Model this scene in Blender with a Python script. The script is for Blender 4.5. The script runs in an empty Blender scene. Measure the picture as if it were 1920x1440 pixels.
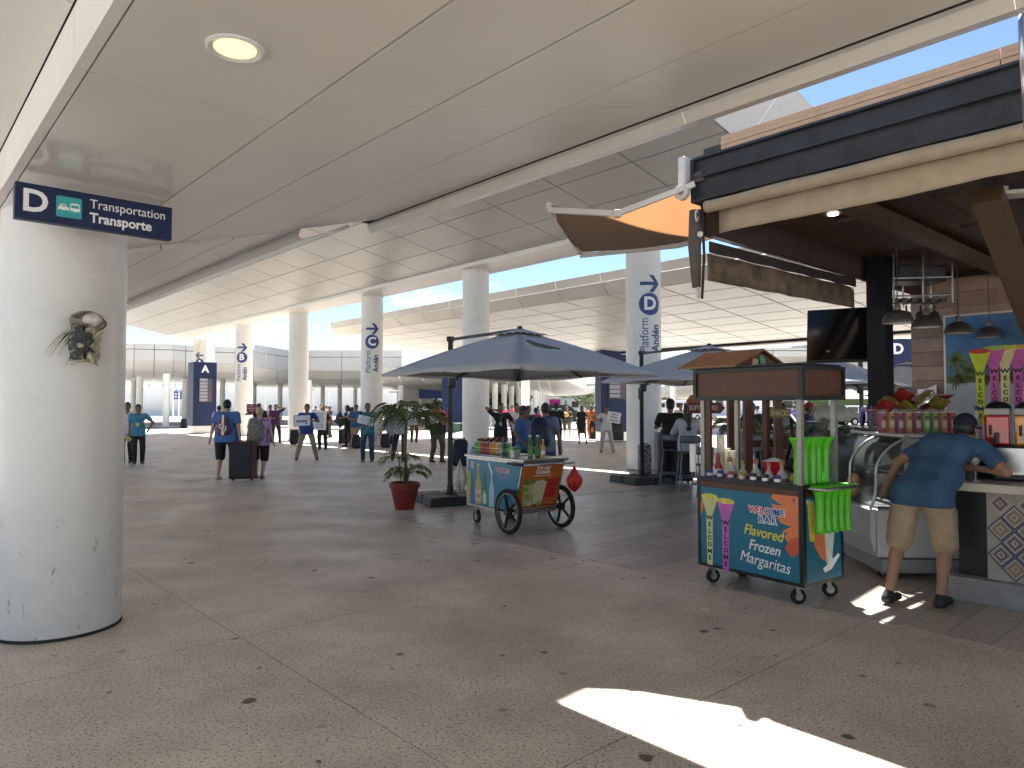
import bpy, bmesh, math, random
import numpy as np
from mathutils import Vector, Matrix
random.seed(7)
R = math.radians
SC = bpy.context.scene
COL = SC.collection
# ------------------------------------------------------------ camera, world, sun, exposure
FPX, CH = 1340.0, 1.63
PITCH = math.atan(43/FPX)
cd = bpy.data.cameras.new('camera'); cam = bpy.data.objects.new('camera', cd); COL.objects.link(cam)
cd.sensor_width = 36; cd.lens = FPX/1920*36; cd.clip_start = .05; cd.clip_end = 3000
cam.location = (0, 0, CH); cam.rotation_euler = (R(90)+PITCH, 0, 0)
SC.camera = cam
SUN_EL, SUN_AZ = 55.0, 6.6          # degrees; azimuth measured from +Y towards +X
sd = bpy.data.lights.new('sun', 'SUN'); sun = bpy.data.objects.new('sun', sd); COL.objects.link(sun)
sd.energy = 5.0; sd.angle = R(.5); sd.color = (1, .965, .91)
_sv = Vector((math.sin(R(SUN_AZ))*math.cos(R(SUN_EL)), math.cos(R(SUN_AZ))*math.cos(R(SUN_EL)), math.sin(R(SUN_EL))))
sun.rotation_euler = _sv.to_track_quat('Z', 'Y').to_euler(); sun.location = (0, 0, 60)
W = bpy.data.worlds.new('World'); SC.world = W; W.use_nodes = True
nt = W.node_tree; nt.nodes.clear()
def wn(t, **k):
    n = nt.nodes.new(t)
    for a, b in k.items(): setattr(n, a, b)
    return n
sky = wn('ShaderNodeTexSky', sky_type='NISHITA', sun_disc=False, sun_elevation=R(SUN_EL), sun_rotation=R(SUN_AZ), air_density=1.0, dust_density=.1, ozone_density=3.0)
bg = wn('ShaderNodeBackground'); bg.inputs[1].default_value = .043
wo = wn('ShaderNodeOutputWorld')
tc = wn('ShaderNodeTexCoord')
ns = wn('ShaderNodeTexNoise'); ns.inputs['Scale'].default_value = 7.5; ns.inputs['Detail'].default_value = 9; ns.inputs['Roughness'].default_value = .6
mp = wn('ShaderNodeMapping'); mp.inputs['Scale'].default_value = (1, 1, 2.6); mp.inputs['Location'].default_value = (3.1, .4, 1.9)
rp = wn('ShaderNodeValToRGB'); rp.color_ramp.elements[0].position = .535; rp.color_ramp.elements[1].position = .66
sx = wn('ShaderNodeSeparateXYZ')
rz = wn('ShaderNodeValToRGB')       # clouds only low in the sky
for p, v in ((0, 0), (.05, .9), (.22, 1), (.33, .1)):
    e = rz.color_ramp.elements.new(p) if p not in (0,) else rz.color_ramp.elements[0]
    e.position = p; e.color = (v, v, v, 1)
rz.color_ramp.elements[-1].position = 1; rz.color_ramp.elements[-1].color = (0, 0, 0, 1)
mu = wn('ShaderNodeMath', operation='MULTIPLY')
mx = wn('ShaderNodeMix', data_type='RGBA'); mx.inputs[7].default_value = (8.0, 8.2, 8.6, 1)
L = nt.links.new
L(tc.outputs['Generated'], mp.inputs[0]); L(mp.outputs[0], ns.inputs[0]); L(ns.outputs[0], rp.inputs[0])
L(tc.outputs['Generated'], sx.inputs[0]); L(sx.outputs[2], rz.inputs[0])
L(rp.outputs[0], mu.inputs[0]); L(rz.outputs[0], mu.inputs[1]); L(mu.outputs[0], mx.inputs[0])
L(sky.outputs[0], mx.inputs[6]); L(mx.outputs[2], bg.inputs[0]); L(bg.outputs[0], wo.inputs[0])
SC.view_settings.view_transform = 'Standard'; SC.view_settings.look = 'None'
SC.view_settings.gamma = 1; SC.view_settings.use_curve_mapping = False
SC.view_settings.exposure = 2.05
SC.render.engine = 'CYCLES'
SC.cycles.max_bounces = 10; SC.cycles.diffuse_bounces = 9; SC.cycles.transparent_max_bounces = 16
SC.cycles.caustics_reflective = False; SC.cycles.caustics_refractive = False
SC.cycles.sample_clamp_indirect = 6
# ------------------------------------------------------------ frames and helpers
_cp, _sp = math.cos(PITCH), math.sin(PITCH)
def ray(px, py):
    a, b = (px-960)/FPX, (720-py)/FPX
    return Vector((a, _cp - b*_sp, _sp + b*_cp))
def G(px, py, z=0.0):                 # point of that height behind a photo pixel
    d = ray(px, py); k = (z-CH)/d.z
    return Vector((d.x*k, d.y*k, z))
def D(px, py, Y):
    d = ray(px, py); k = Y/d.y
    return Vector((d.x*k, Y, CH+d.z*k))
AX = R(41.84); US, UC = math.sin(AX), math.cos(AX)
U3, V3, Z3 = Vector((-US, UC, 0)), Vector((UC, US, 0)), Vector((0, 0, 1))
def P(s, t, z=0.0): return U3*s + V3*t + Z3*z       # s runs along the canopies, t across them
def ST(p): return (p.dot(U3), p.dot(V3))
def TP(px, py, t):                    # where a pixel's ray meets the upright plane t
    d = ray(px, py); k = t/d.dot(V3)
    return Vector((0, 0, CH))+d*k
MATS = {}
def M(name, rgb, rough=.5, metal=0.0, var=.08, scale=6.0, bump=0.0, bscale=None, spec=.5, coat=0, emit=0, alpha=1, trans=0, dirt=0, sss=0, det=4):
    if name in MATS: return MATS[name]
    m = bpy.data.materials.new(name); m.use_nodes = True; MATS[name] = m
    n = m.node_tree; b = n.nodes['Principled BSDF']; ln = n.links.new
    b.inputs['Roughness'].default_value = rough; b.inputs['Metallic'].default_value = metal
    b.inputs['Specular IOR Level'].default_value = spec; b.inputs['Coat Weight'].default_value = coat
    b.inputs['Base Color'].default_value = (*rgb, 1)
    b.inputs['Transmission Weight'].default_value = trans; b.inputs['Alpha'].default_value = alpha
    if emit: b.inputs['Emission Color'].default_value = (*rgb, 1); b.inputs['Emission Strength'].default_value = emit
    if var or bump or dirt:
        t = n.nodes.new('ShaderNodeTexCoord')
        x = n.nodes.new('ShaderNodeTexNoise'); x.inputs['Scale'].default_value = scale; x.inputs['Detail'].default_value = det; x.inputs['Roughness'].default_value = .6
        ln(t.outputs['Object'], x.inputs[0])
        if var:
            r = n.nodes.new('ShaderNodeValToRGB'); r.color_ramp.elements[0].position = .3; r.color_ramp.elements[1].position = .7
            r.color_ramp.elements[0].color = (*[max(0, c*(1-var)) for c in rgb], 1); r.color_ramp.elements[1].color = (*[min(1, c*(1+var)) for c in rgb], 1)
            ln(x.outputs[0], r.inputs[0]); out = r.outputs[0]
            if dirt:
                y = n.nodes.new('ShaderNodeTexNoise'); y.inputs['Scale'].default_value = scale*.35; y.inputs['Detail'].default_value = 8; y.inputs['Roughness'].default_value = .75
                ln(t.outputs['Object'], y.inputs[0])
                q = n.nodes.new('ShaderNodeValToRGB'); q.color_ramp.elements[0].position = .52; q.color_ramp.elements[1].position = .75
                q.color_ramp.elements[1].color = (dirt, dirt, dirt, 1); q.color_ramp.elements[0].color = (0, 0, 0, 1)
                ln(y.outputs[0], q.inputs[0])
                k = n.nodes.new('ShaderNodeMix'); k.data_type = 'RGBA'; k.inputs[7].default_value = (*[c*.45 for c in rgb], 1)
                ln(q.outputs[0], k.inputs[0]); ln(out, k.inputs[6]); out = k.outputs[2]
            ln(out, b.inputs['Base Color'])
        if bump:
            z = n.nodes.new('ShaderNodeTexNoise'); z.inputs['Scale'].default_value = bscale or scale*4; z.inputs['Detail'].default_value = 3
            ln(t.outputs['Object'], z.inputs[0])
            u = n.nodes.new('ShaderNodeBump'); u.inputs['Strength'].default_value = bump; u.inputs['Distance'].default_value = .01
            ln(z.outputs[0], u.inputs['Height']); ln(u.outputs[0], b.inputs['Normal'])
    return m
def rotz(a): return Matrix.Rotation(a, 4, 'Z')
def frame(o, x, y, z=None):           # matrix with local axes x, y (and z) at o
    x = Vector(x).normalized(); y = Vector(y).normalized(); z = Vector(z).normalized() if z else x.cross(y)
    m = Matrix((x, y, z)).transposed().to_4x4(); m.translation = Vector(o); return m
class MB:
    def __init__(s): s.v = []; s.f = []; s.m = []; s.cur = 0; s.X = None
    def add(s, vs, fs):
        o = len(s.v)
        s.v += [(s.X @ Vector(p)) if s.X else Vector(p) for p in vs]
        s.f += [tuple(i+o for i in q) for q in fs]; s.m += [s.cur]*len(fs); return s
    def box(s, c, d, rot=None):
        hx, hy, hz = d[0]/2, d[1]/2, d[2]/2
        vs = [Vector((x, y, z)) for x in (-hx, hx) for y in (-hy, hy) for z in (-hz, hz)]
        if rot is not None: vs = [rot @ p for p in vs]
        c = Vector(c); vs = [p+c for p in vs]
        return s.add(vs, [(0, 1, 3, 2), (4, 6, 7, 5), (0, 4, 5, 1), (2, 3, 7, 6), (0, 2, 6, 4), (1, 5, 7, 3)])
    def hexa(s, a, b):                # two quads, bottom then top
        return s.add(list(a)+list(b), [(3, 2, 1, 0), (4, 5, 6, 7), (0, 1, 5, 4), (1, 2, 6, 5), (2, 3, 7, 6), (3, 0, 4, 7)])
    def bar(s, p, q, w, h, up=Z3):
        p, q = Vector(p), Vector(q); d = (q-p).normalized(); x = d.cross(Vector(up))
        if x.length < 1e-4: x = d.cross(Vector((1, 0, 0)))
        x.normalize(); y = x.cross(d).normalized(); x = x*w/2; y = y*h/2
        return s.hexa([p-x-y, p+x-y, p+x+y, p-x+y], [q-x-y, q+x-y, q+x+y, q-x+y])
    def tube(s, pts, r, n=8, cap=True):
        pts = [Vector(p) for p in pts]; rs = r if isinstance(r, (list, tuple)) else [r]*len(pts)
        vs = []; fs = []; d0 = (pts[1]-pts[0]).normalized(); x = d0.orthogonal().normalized()
        for i, p in enumerate(pts):
            d = (pts[min(i+1, len(pts)-1)]-pts[max(i-1, 0)]).normalized()
            x = (x - d*x.dot(d)).normalized(); y = d.cross(x)
            vs += [p+(x*math.cos(2*math.pi*k/n)+y*math.sin(2*math.pi*k/n))*rs[i] for k in range(n)]
        for i in range(len(pts)-1):
            for k in range(n):
                a, b = i*n+k, i*n+(k+1) % n; fs.append((a, b, b+n, a+n))
        if cap: fs.append(tuple(range(n-1, -1, -1))); fs.append(tuple((len(pts)-1)*n+k for k in range(n)))
        return s.add(vs, fs)
    def cyl(s, p, q, r, r2=None, n=12): return s.tube([p, q], [r, r if r2 is None else r2], n)
    def lathe(s, prof, n=20, X=None, a0=0, a1=2*math.pi):
        full = abs(a1-a0-2*math.pi) < 1e-6; c = n if full else n+1
        vs = []; fs = []
        for r, z in prof:
            for k in range(c):
                a = a0+(a1-a0)*k/n; p = Vector((r*math.cos(a), r*math.sin(a), z)); vs.append(X @ p if X else p)
        for i in range(len(prof)-1):
            for k in range(n):
                k2 = (k+1) % c; fs.append((i*c+k, i*c+k2, (i+1)*c+k2, (i+1)*c+k))
        return s.add(vs, fs)
    def prism(s, poly, h, X=None):    # poly in local xy, extruded along local z from 0 to h
        n = len(poly); vs = [Vector((x, y, 0)) for x, y in poly]+[Vector((x, y, h)) for x, y in poly]
        if X: vs = [X @ p for p in vs]
        fs = [tuple(range(n-1, -1, -1)), tuple(range(n, 2*n))]+[(i, (i+1) % n, (i+1) % n+n, i+n) for i in range(n)]
        return s.add(vs, fs)
    def grid(s, rows, cyc=False):     # rows of equal-length point lists -> quads
        n = len(rows[0]); vs = [p for r in rows for p in r]; fs = []
        for i in range(len(rows)-1):
            for k in range(n if cyc else n-1):
                k2 = (k+1) % n; fs.append((i*n+k, i*n+k2, (i+1)*n+k2, (i+1)*n+k))
        return s.add(vs, fs)
    def ball(s, c, r, n=12, m=8):
        c = Vector(c); r = Vector(r) if not isinstance(r, (int, float)) else Vector((r, r, r))
        return s.grid([[c+Vector((r.x*math.sin(a)*math.cos(b), r.y*math.sin(a)*math.sin(b), r.z*math.cos(a)))
                        for b in [2*math.pi*k/n for k in range(n)]] for a in [math.pi*j/m for j in range(m+1)]], True)
    def build(s, name, mats, parent=None, world=False, smooth=False, bevel=0, solid=0, kind=None, label=None):
        me = bpy.data.meshes.new(name)
        vs = s.v
        if world and parent is not None:
            iv = PM[parent.name].inverted(); vs = [iv @ p for p in vs]
        me.from_pydata([tuple(p) for p in vs], [], s.f)
        if not isinstance(mats, (list, tuple)): mats = [mats]
        for m in mats: me.materials.append(m)
        if len(mats) > 1: me.polygons.foreach_set('material_index', s.m)
        bm = bmesh.new(); bm.from_mesh(me); bmesh.ops.remove_doubles(bm, verts=bm.verts, dist=1e-5)
        if not solid: bmesh.ops.recalc_face_normals(bm, faces=bm.faces)
        bm.to_mesh(me); bm.free()
        if smooth:
            me.polygons.foreach_set('use_smooth', [True]*len(me.polygons))
            if smooth is not True: me.set_sharp_from_angle(angle=R(smooth))
        o = bpy.data.objects.new(name, me); COL.objects.link(o)
        if parent is not None: o.parent = parent
        if bevel:
            b = o.modifiers.new('b', 'BEVEL'); b.width = bevel; b.segments = 2; b.limit_method = 'ANGLE'; b.angle_limit = R(40)
        if solid:
            b = o.modifiers.new('s', 'SOLIDIFY'); b.thickness = solid; b.offset = 0
        if kind: o['kind'] = kind
        if label: o['label'] = label
        return o
PM = {}
def thing(name, label, cat, loc=(0, 0, 0), rz=0.0, group=None):
    o = bpy.data.objects.new(name, None); COL.objects.link(o); o.empty_display_size = .2
    o.location = loc; o.rotation_euler = (0, 0, rz)
    PM[o.name] = Matrix.Translation(Vector(loc)) @ rotz(rz)
    o['label'] = label; o['category'] = cat
    if group: o['group'] = group
    return o
def tag(o, label, cat, group=None, kind=None):
    o['label'] = label; o['category'] = cat
    if group: o['group'] = group
    if kind: o['kind'] = kind
    return o
def struct(o): o['kind'] = 'structure'; return o
def tree_copy(o, loc, rz, label=None):
    c = o.copy(); COL.objects.link(c); c.location = loc; c.rotation_euler = (0, 0, rz)
    PM[c.name] = Matrix.Translation(Vector(loc)) @ rotz(rz)
    if label: c['label'] = label
    for ch in list(o.children):
        d = ch.copy(); COL.objects.link(d); d.parent = c
        for g in list(ch.children):
            e = g.copy(); COL.objects.link(e); e.parent = d
    return c
def text(body, size, X, mat, parent, name='lettering', bold=0.0, wrap=None, shear=0, align='CENTER', depth=.001, space=1.0, sx=1.0):
    cu = bpy.data.curves.new('t', 'FONT'); cu.body = body; cu.size = size; cu.align_x = align; cu.align_y = 'CENTER'
    cu.offset = bold; cu.shear = shear; cu.extrude = depth; cu.space_character = space; cu.resolution_u = 3
    to = bpy.data.objects.new('t', cu); COL.objects.link(to)
    me = bpy.data.meshes.new_from_object(to); COL.objects.unlink(to); bpy.data.objects.remove(to); bpy.data.curves.remove(cu)
    me.name = name; me.materials.clear(); me.materials.append(mat)
    for v in me.vertices:
        v.co.x *= sx
        if wrap:                       # wrap = function of the flat point
            v.co = wrap(v.co)
        else: v.co = X @ v.co
    o = bpy.data.objects.new(name, me); COL.objects.link(o); o.parent = parent
    return o
def flat(pts, mat, X, parent, name='print', h=.0015, kind=None):   # flat printed shape
    o = MB().prism(pts, h, X).build(name, mat, parent)
    if kind: o['kind'] = kind
    return o
def ell(cx, cy, rx, ry, n=20, a0=0, a1=360): return [(cx+rx*math.cos(R(a0+(a1-a0)*k/n)), cy+ry*math.sin(R(a0+(a1-a0)*k/n))) for k in range(n if abs(a1-a0) == 360 else n+1)]
# ------------------------------------------------------------ materials of the setting
def floor_mat(name, base, dark, light, rough, gum=True):
    m = bpy.data.materials.new(name); m.use_nodes = True; n = m.node_tree; b = n.nodes['Principled BSDF']; ln = n.links.new
    t = n.nodes.new('ShaderNodeNewGeometry')
    def noise(sc, det=4, ro=.6):
        x = n.nodes.new('ShaderNodeTexNoise'); x.inputs['Scale'].default_value = sc; x.inputs['Detail'].default_value = det; x.inputs['Roughness'].default_value = ro
        ln(t.outputs['Position'], x.inputs[0]); return x.outputs[0]
    def ramp(i, a, bb, ca, cb):
        r = n.nodes.new('ShaderNodeValToRGB'); r.color_ramp.elements[0].position = a; r.color_ramp.elements[1].position = bb
        r.color_ramp.elements[0].color = (*ca, 1); r.color_ramp.elements[1].color = (*cb, 1); ln(i, r.inputs[0]); return r.outputs[0]
    def mix(f, a, c):
        k = n.nodes.new('ShaderNodeMix'); k.data_type = 'RGBA'
        if isinstance(f, float): k.inputs[0].default_value = f
        else: ln(f, k.inputs[0])
        for i, q in ((6, a), (7, c)):
            if isinstance(q, tuple): k.inputs[i].default_value = (*q, 1)
            else: ln(q, k.inputs[i])
        return k.outputs[2]
    c = ramp(noise(1.1, 6, .62), .32, .68, tuple(x*.72 for x in base), tuple(x*1.16 for x in base))
    c = mix(ramp(noise(60, 2), .57, .62, (0, 0, 0), (.85, .85, .85)), c, dark)
    c = mix(ramp(noise(85, 2), .58, .64, (0, 0, 0), (1, 1, 1)), c, light)
    c = mix(ramp(noise(.33, 5, .7), .5, .72, (0, 0, 0), (.38, .38, .38)), c, tuple(x*.42 for x in base))
    if gum:
        v = n.nodes.new('ShaderNodeTexVoronoi'); v.inputs['Scale'].default_value = 1.7; v.voronoi_dimensions = '2D'
        w = n.nodes.new('ShaderNodeVectorMath'); w.operation = 'ADD'
        q = n.nodes.new('ShaderNodeTexNoise'); q.inputs['Scale'].default_value = 9; ln(t.outputs['Position'], q.inputs[0])
        sc = n.nodes.new('ShaderNodeVectorMath'); sc.operation = 'SCALE'; sc.inputs['Scale'].default_value = .09
        ln(q.outputs[1], sc.inputs[0]); ln(t.outputs['Position'], w.inputs[0]); ln(sc.outputs[0], w.inputs[1]); ln(w.outputs[0], v.inputs[0])
        dv_ = n.nodes.new('ShaderNodeMath'); dv_.operation = 'MULTIPLY_ADD'; ln(noise(2.3, 1), dv_.inputs[0]); dv_.inputs[1].default_value = .16; ln(v.outputs['Distance'], dv_.inputs[2])
        g = ramp(dv_.outputs[0], .105, .125, (1, 1, 1), (0, 0, 0))
        e = ramp(noise(.8, 1), .44, .54, (0, 0, 0), (.85, .85, .85))
        mm = n.nodes.new('ShaderNodeMath'); mm.operation = 'MULTIPLY'; ln(g, mm.inputs[0]); ln(e, mm.inputs[1])
        c = mix(mm.outputs[0], c, (.02, .018, .016))
    ln(c, b.inputs['Base Color'])
    r = n.nodes.new('ShaderNodeMapRange'); ln(noise(.9, 6, .7), r.inputs[0]); r.inputs[1].default_value = .3; r.inputs[2].default_value = .7
    r.inputs[3].default_value = rough-.15; r.inputs[4].default_value = rough+.15; ln(r.outputs[0], b.inputs['Roughness'])
    u = n.nodes.new('ShaderNodeBump'); u.inputs['Strength'].default_value = .35; u.inputs['Distance'].default_value = .004; ln(noise(70, 2), u.inputs['Height']); ln(u.outputs[0], b.inputs['Normal'])
    MATS[name] = m; return m
m_slab = floor_mat('aggregate_concrete', (.69, .585, .47), (.14, .115, .09), (.84, .78, .68), .46)
m_ground = floor_mat('pale_concrete', (.55, .515, .465), (.42, .39, .35), (.64, .60, .55), .6, False)
m_joint = M('joint_dark', (.03, .027, .025), .9, var=.1)
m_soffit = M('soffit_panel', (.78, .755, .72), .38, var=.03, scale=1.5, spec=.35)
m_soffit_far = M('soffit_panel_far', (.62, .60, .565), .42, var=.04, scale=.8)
m_fascia = M('fascia_polished', (.78, .76, .72), .34, metal=.0, var=.04, scale=1.2, bump=.08, bscale=2.5)
m_white = M('column_white', (.72, .72, .71), .28, var=.03, scale=3, dirt=.25)
m_deck = M('roof_deck', (.06, .06, .06), .8, var=.06)
m_black_gap = M('gap_black', (.01, .01, .01), .7, var=0)
m_navy = M('navy_sign', (.008, .019, .072), .45, spec=.3, var=.08, scale=4)
m_navyletter = M('navy_vinyl', (.02, .055, .22), .4, var=0)
m_letter = M('letter_white', (.82, .83, .85), .4, var=0)
m_steel = M('stainless', (.5, .5, .5), .28, metal=1, var=.1, scale=12)
m_black = M('black_paint', (.012, .013, .016), .4, var=.2, scale=10)
m_road = M('road_pale_asphalt', (.42, .40, .37), .8, var=.12, scale=.4)
# ------------------------------------------------------------ ground
g = MB(); g.box((0, 200, -.53), (1600, 1400, 1)); g = struct(g.build('ground', m_ground)); 
T0, TW, S0, SW = 1.98, 3.77, 2.3, 2.8
fl = MB().box((0, 0, -.0), (SW-.007, TW-.007, .02)).build('floor_slab', m_slab, bevel=.003); base = fl.data
pv = thing('pavement', '', ''); del pv['label'], pv['category']; pv['kind'] = 'structure'
fl.parent = pv
first = True
RZ = math.atan2(UC, -US)              # local x along s
for i in range(-3, 15):
    for j in range(-5, 5):
        s, t = S0+SW*(i+.5), T0+TW*(j+.5)
        if i*SW+S0 < 8.9 and t > 5.75: continue
        c = P(s, t)
        if c.y < -4 or abs(c.x) > c.y*.95+7: continue
        o = fl if first else fl.copy()
        if not first: COL.objects.link(o)
        first = False
        o.location = P(s, t, -.0101+random.uniform(-.0006, .0006)); o.rotation_euler = (0, 0, RZ)
# wood-look tiles of the bar terrace
tw = []
for k, c in enumerate([(.48, .41, .34), (.41, .345, .285), (.54, .47, .39), (.36, .31, .26)]):
    m = M('wood_tile_%s' % 'abcd'[k], c, .34, var=.22, scale=3.5, bump=.12, bscale=30, dirt=.3)
    mp_ = m.node_tree.nodes.new('ShaderNodeMapping'); mp_.inputs['Scale'].default_value = (9, .8, 1)
    tcn = [n for n in m.node_tree.nodes if n.type == 'TEX_COORD'][0]; nz = [n for n in m.node_tree.nodes if n.type == 'TEX_NOISE'][0]
    m.node_tree.links.new(tcn.outputs['Object'], mp_.inputs[0]); m.node_tree.links.new(mp_.outputs[0], nz.inputs[0])
    q = MB().box((0, 0, 0), (.30-.005, 1.2-.005, .02)).build('floor_tile', m); tw.append(q)
terr = thing('terrace_floor', '', ''); del terr['label'], terr['category']; terr['kind'] = 'structure'
used = set(); cnt = 0
hf = MB().box((0, 0, 0), (.295, .595, .02)).build('floor_tile', MATS['wood_tile_a'])
for i in range(41):
    for j in range(8):
        s, t = 9.0-.3*(i+.5), 5.75+1.2*(j+.5)-(.6 if i % 2 else 0)
        half = i % 2 and j == 0
        if half: t = 5.75+.3
        c = P(s, t)
        if c.y < 2 or abs(c.x) > c.y*.8+1.2 or t > 14 or cnt > 296: continue
        if half:
            o = hf.copy() if 'h' in used else hf
            if 'h' in used: COL.objects.link(o)
            used.add('h'); o.parent = terr; o.location = P(s, t, -.0101); o.rotation_euler = (0, 0, RZ); cnt += 1; continue
        k = random.choice([0, 0, 1, 2, 3]); 
        o = tw[k] if k not in used else tw[k].copy()
        if k in used: COL.objects.link(o)
        used.add(k); cnt += 1
        o.parent = terr; o.location = P(s, t, -.0101); o.rotation_euler = (0, 0, RZ)
m_tb = M('tile_bed', (.20, .17, .145), .45, var=.25, scale=2, dirt=.3)
q = MB(); q.hexa([P(-12, 5.755, -.028), P(9.0, 5.755, -.028), P(9.0, 22, -.028), P(-12, 22, -.028)][::-1], [P(-12, 5.755, -.006), P(9.0, 5.755, -.006), P(9.0, 22, -.006), P(-12, 22, -.006)][::-1])
q.build('tile_bed', m_tb, terr)
for j in range(4):                     # closing strip of slabs between terrace and plaza
    t0_ = 5.76+3.77*j; q = MB().box((0, 0, 0), (1.685, 3.76, .02)).build('floor_slab', m_slab, pv, bevel=.003); q.location = P(9.86, t0_+1.885, -.0101); q.rotation_euler = (0, 0, RZ)
# ------------------------------------------------------------ canopies
def quadpanel(a, b, c, d, th=.04, gap=.01):
    pts = [Vector(p) for p in (a, b, c, d)]; n = (pts[1]-pts[0]).cross(pts[3]-pts[0]).normalized()
    if n.z < 0: n = -n
    cen = sum(pts, Vector())/4; out = []
    e1 = (pts[1]-pts[0]).normalized(); e2 = (pts[3]-pts[0]).normalized()
    sg = [(1, 1), (-1, 1), (-1, -1), (1, -1)]
    lo = [p+e1*gap*g1*.5+e2*gap*g2*.5 for p, (g1, g2) in zip(pts, sg)]
    return lo, [p+n*th for p in lo]
def panel(parent, a, b, c, d, mat, th=.04, gap=.01, name='panel', bevel=0):
    lo, hi = quadpanel(a, b, c, d, th, gap)
    return MB().hexa(lo, hi).build(name, mat, parent, world=True, bevel=bevel)
def canopy(root, prof, s0, s1, sl, mat, gap, th=.05, skew=None, name='panel', bow=None):
    # prof: list of (t, z); one row of panels between consecutive points
    n = int(round((s1-s0)/sl)); bow = bow or (lambda s, t: 0)
    for i in range(len(prof)-1):
        (ta, za), (tb, zb) = prof[i], prof[i+1]
        for k in range(n):
            sa, sb = s0+(s1-s0)*k/n, s0+(s1-s0)*(k+1)/n
            panel(root, P(sa, ta, za+bow(sa, ta)), P(sb, ta, za+bow(sb, ta)), P(sb, tb, zb+bow(sb, tb)), P(sa, tb, zb+bow(sa, tb)), mat, th, gap, name)
def deck(root, prof, s0, s1, lift, th, mat, name='roof_deck', bow=None):
    bow = bow or (lambda s, t: 0); b = MB(); n = 12
    for i in range(len(prof)-1):
        (ta, za), (tb, zb) = prof[i], prof[i+1]
        for k in range(n):
            sa, sb = s0+(s1-s0)*k/n, s0+(s1-s0)*(k+1)/n
            lo = [P(sa, ta, za+bow(sa, ta)+lift), P(sb, ta, za+bow(sb, ta)+lift), P(sb, tb, zb+bow(sb, tb)+lift), P(sa, tb, zb+bow(sa, tb)+lift)]
            b.hexa(lo, [p+Z3*th for p in lo])
    return b.build(name, mat, root, world=True)
# near canopy (the one overhead)
c1 = thing('canopy_roof', 'near white panelled canopy overhead, lowest beam on the scuffed front column', 'canopy', P(0, 1.07, 0), 0, None)
zb = CH+1.42
def pl1(t): return CH+1.004+.28*t
k1 = [(1.485, pl1(1.485)), (2.25, pl1(2.25)), (3.29, pl1(3.29)), (4.5, pl1(4.5))]
s_sp = [-5.4, -3.3, -1.1, 1.02, 3.14, 5.26, 7.5]
for i in range(3):
    for k in range(len(s_sp)-1):
        (ta, za), (tb, zz) = k1[i], k1[i+1]
        panel(c1, P(s_sp[k], ta, za), P(s_sp[k+1], ta, za), P(s_sp[k+1], tb, zz), P(s_sp[k], tb, zz), m_soffit, .05, .015)
k2 = [(1.485, pl1(1.485)-.05), (2.1, pl1(2.1)-.04), (2.8, pl1(2.8)-.02), (3.53, pl1(3.53))]
canopy(c1, k2, 7.52, 20.4, 2.15, m_soffit, .018)
# beam soffit on the column row, its side fascias and the left wing
for k in range(-3, 10):
    sa, sb = 1.27+2.15*k-.0, 1.27+2.15*(k+1)
    panel(c1, P(sa, .65, zb), P(sb, .65, zb), P(sb, 1.482, zb), P(sa, 1.482, zb), M('soffit_gloss', (.74, .715, .675), .13, var=.03, scale=1.5, spec=.5), .05, .01)
    lo = [P(sa+.004, .60, zb+.0), P(sb-.004, .60, zb+.0), P(sb-.004, .648, zb), P(sa+.004, .648, zb)]
    MB().hexa(lo, [p+Z3*.27 for p in lo]).build('fascia_panel', m_soffit, c1, world=True)
    for (ta, za, tb, z2) in ((.598, zb+.27, -.7, zb+.52), (-.7, zb+.52, -2.0, zb+.78), (-2.0, zb+.78, -3.3, zb+1.0)):
        panel(c1, P(sa, tb, z2), P(sb, tb, z2), P(sb, ta, za), P(sa, ta, za), m_soffit, .05, .012)
deck(c1, [(-3.4, zb+1.06), (-.7, zb+.58), (.6, zb+.35), (1.5, zb+.08), (4.5, pl1(4.5)+.08)], -5.4, 7.5, .0, .35, m_deck)
deck(c1, [(-3.4, zb+1.06), (-.7, zb+.58), (.6, zb+.35), (1.5, zb+.08), (3.53, pl1(3.53)+.08)], 7.5, 20.4, .0, .35, m_deck, 'roof_deck')
# outer lips of polished metal
def lip(prof, ss, name='edge_trim'):
    for k in range(len(ss)-1):
        sa, sb = ss[k]+.0015, ss[k+1]-.0015
        rows = [[P(s, t, z) for (t, z) in prof] for s in (sa, sb)]
        MB().grid(rows).build(name, m_fascia, c1, world=True, solid=.012)
e1 = pl1(4.5)
lip([(4.555, e1+.10), (4.555, e1-.02), (4.60, e1-.095), (4.90, e1+.01), (4.93, e1+.2)], s_sp[:-1]+[6.27, 7.25, 7.78])
MB().hexa([P(-5.4, 4.47, e1+.01), P(7.76, 4.47, e1+.01), P(7.76, 4.55, e1+.01), P(-5.4, 4.55, e1+.01)], [P(-5.4, 4.47, e1+.3), P(7.76, 4.47, e1+.3), P(7.76, 4.55, e1+.3), P(-5.4, 4.55, e1+.3)]).build('gap_strip', m_black_gap, c1, world=True)  # black strip stands in for the dark gap before the lip
e2 = pl1(3.53)
lip([(3.58, e2+.05), (3.55, e2-.06), (3.60, e2-.09), (3.75, e2-.03), (4.18, e2+.15), (4.185, e2+.18)], [7.58, 10.1, 12.3, 14.5, 16.7, 18.9, 20.4])
# recessed lamp in the beam
lp = G(441, 90, zb)
lt = thing('recessed_downlight', 'lit round downlight recessed in the near canopy beam', 'ceiling light', lp)
MB().lathe([(.078, -.002), (.100, -.012), (.110, -.006), (.110, .02), (.078, .04)], 32).build('trim_ring', m_white, lt, smooth=40)
MB().prism(ell(0, 0, .080, .080, 32), .004, Matrix.Translation((0, 0, -.006))).build('diffuser', M('lamp_glow', (1, .84, .46), .5, var=0, emit=.29), lt)
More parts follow.
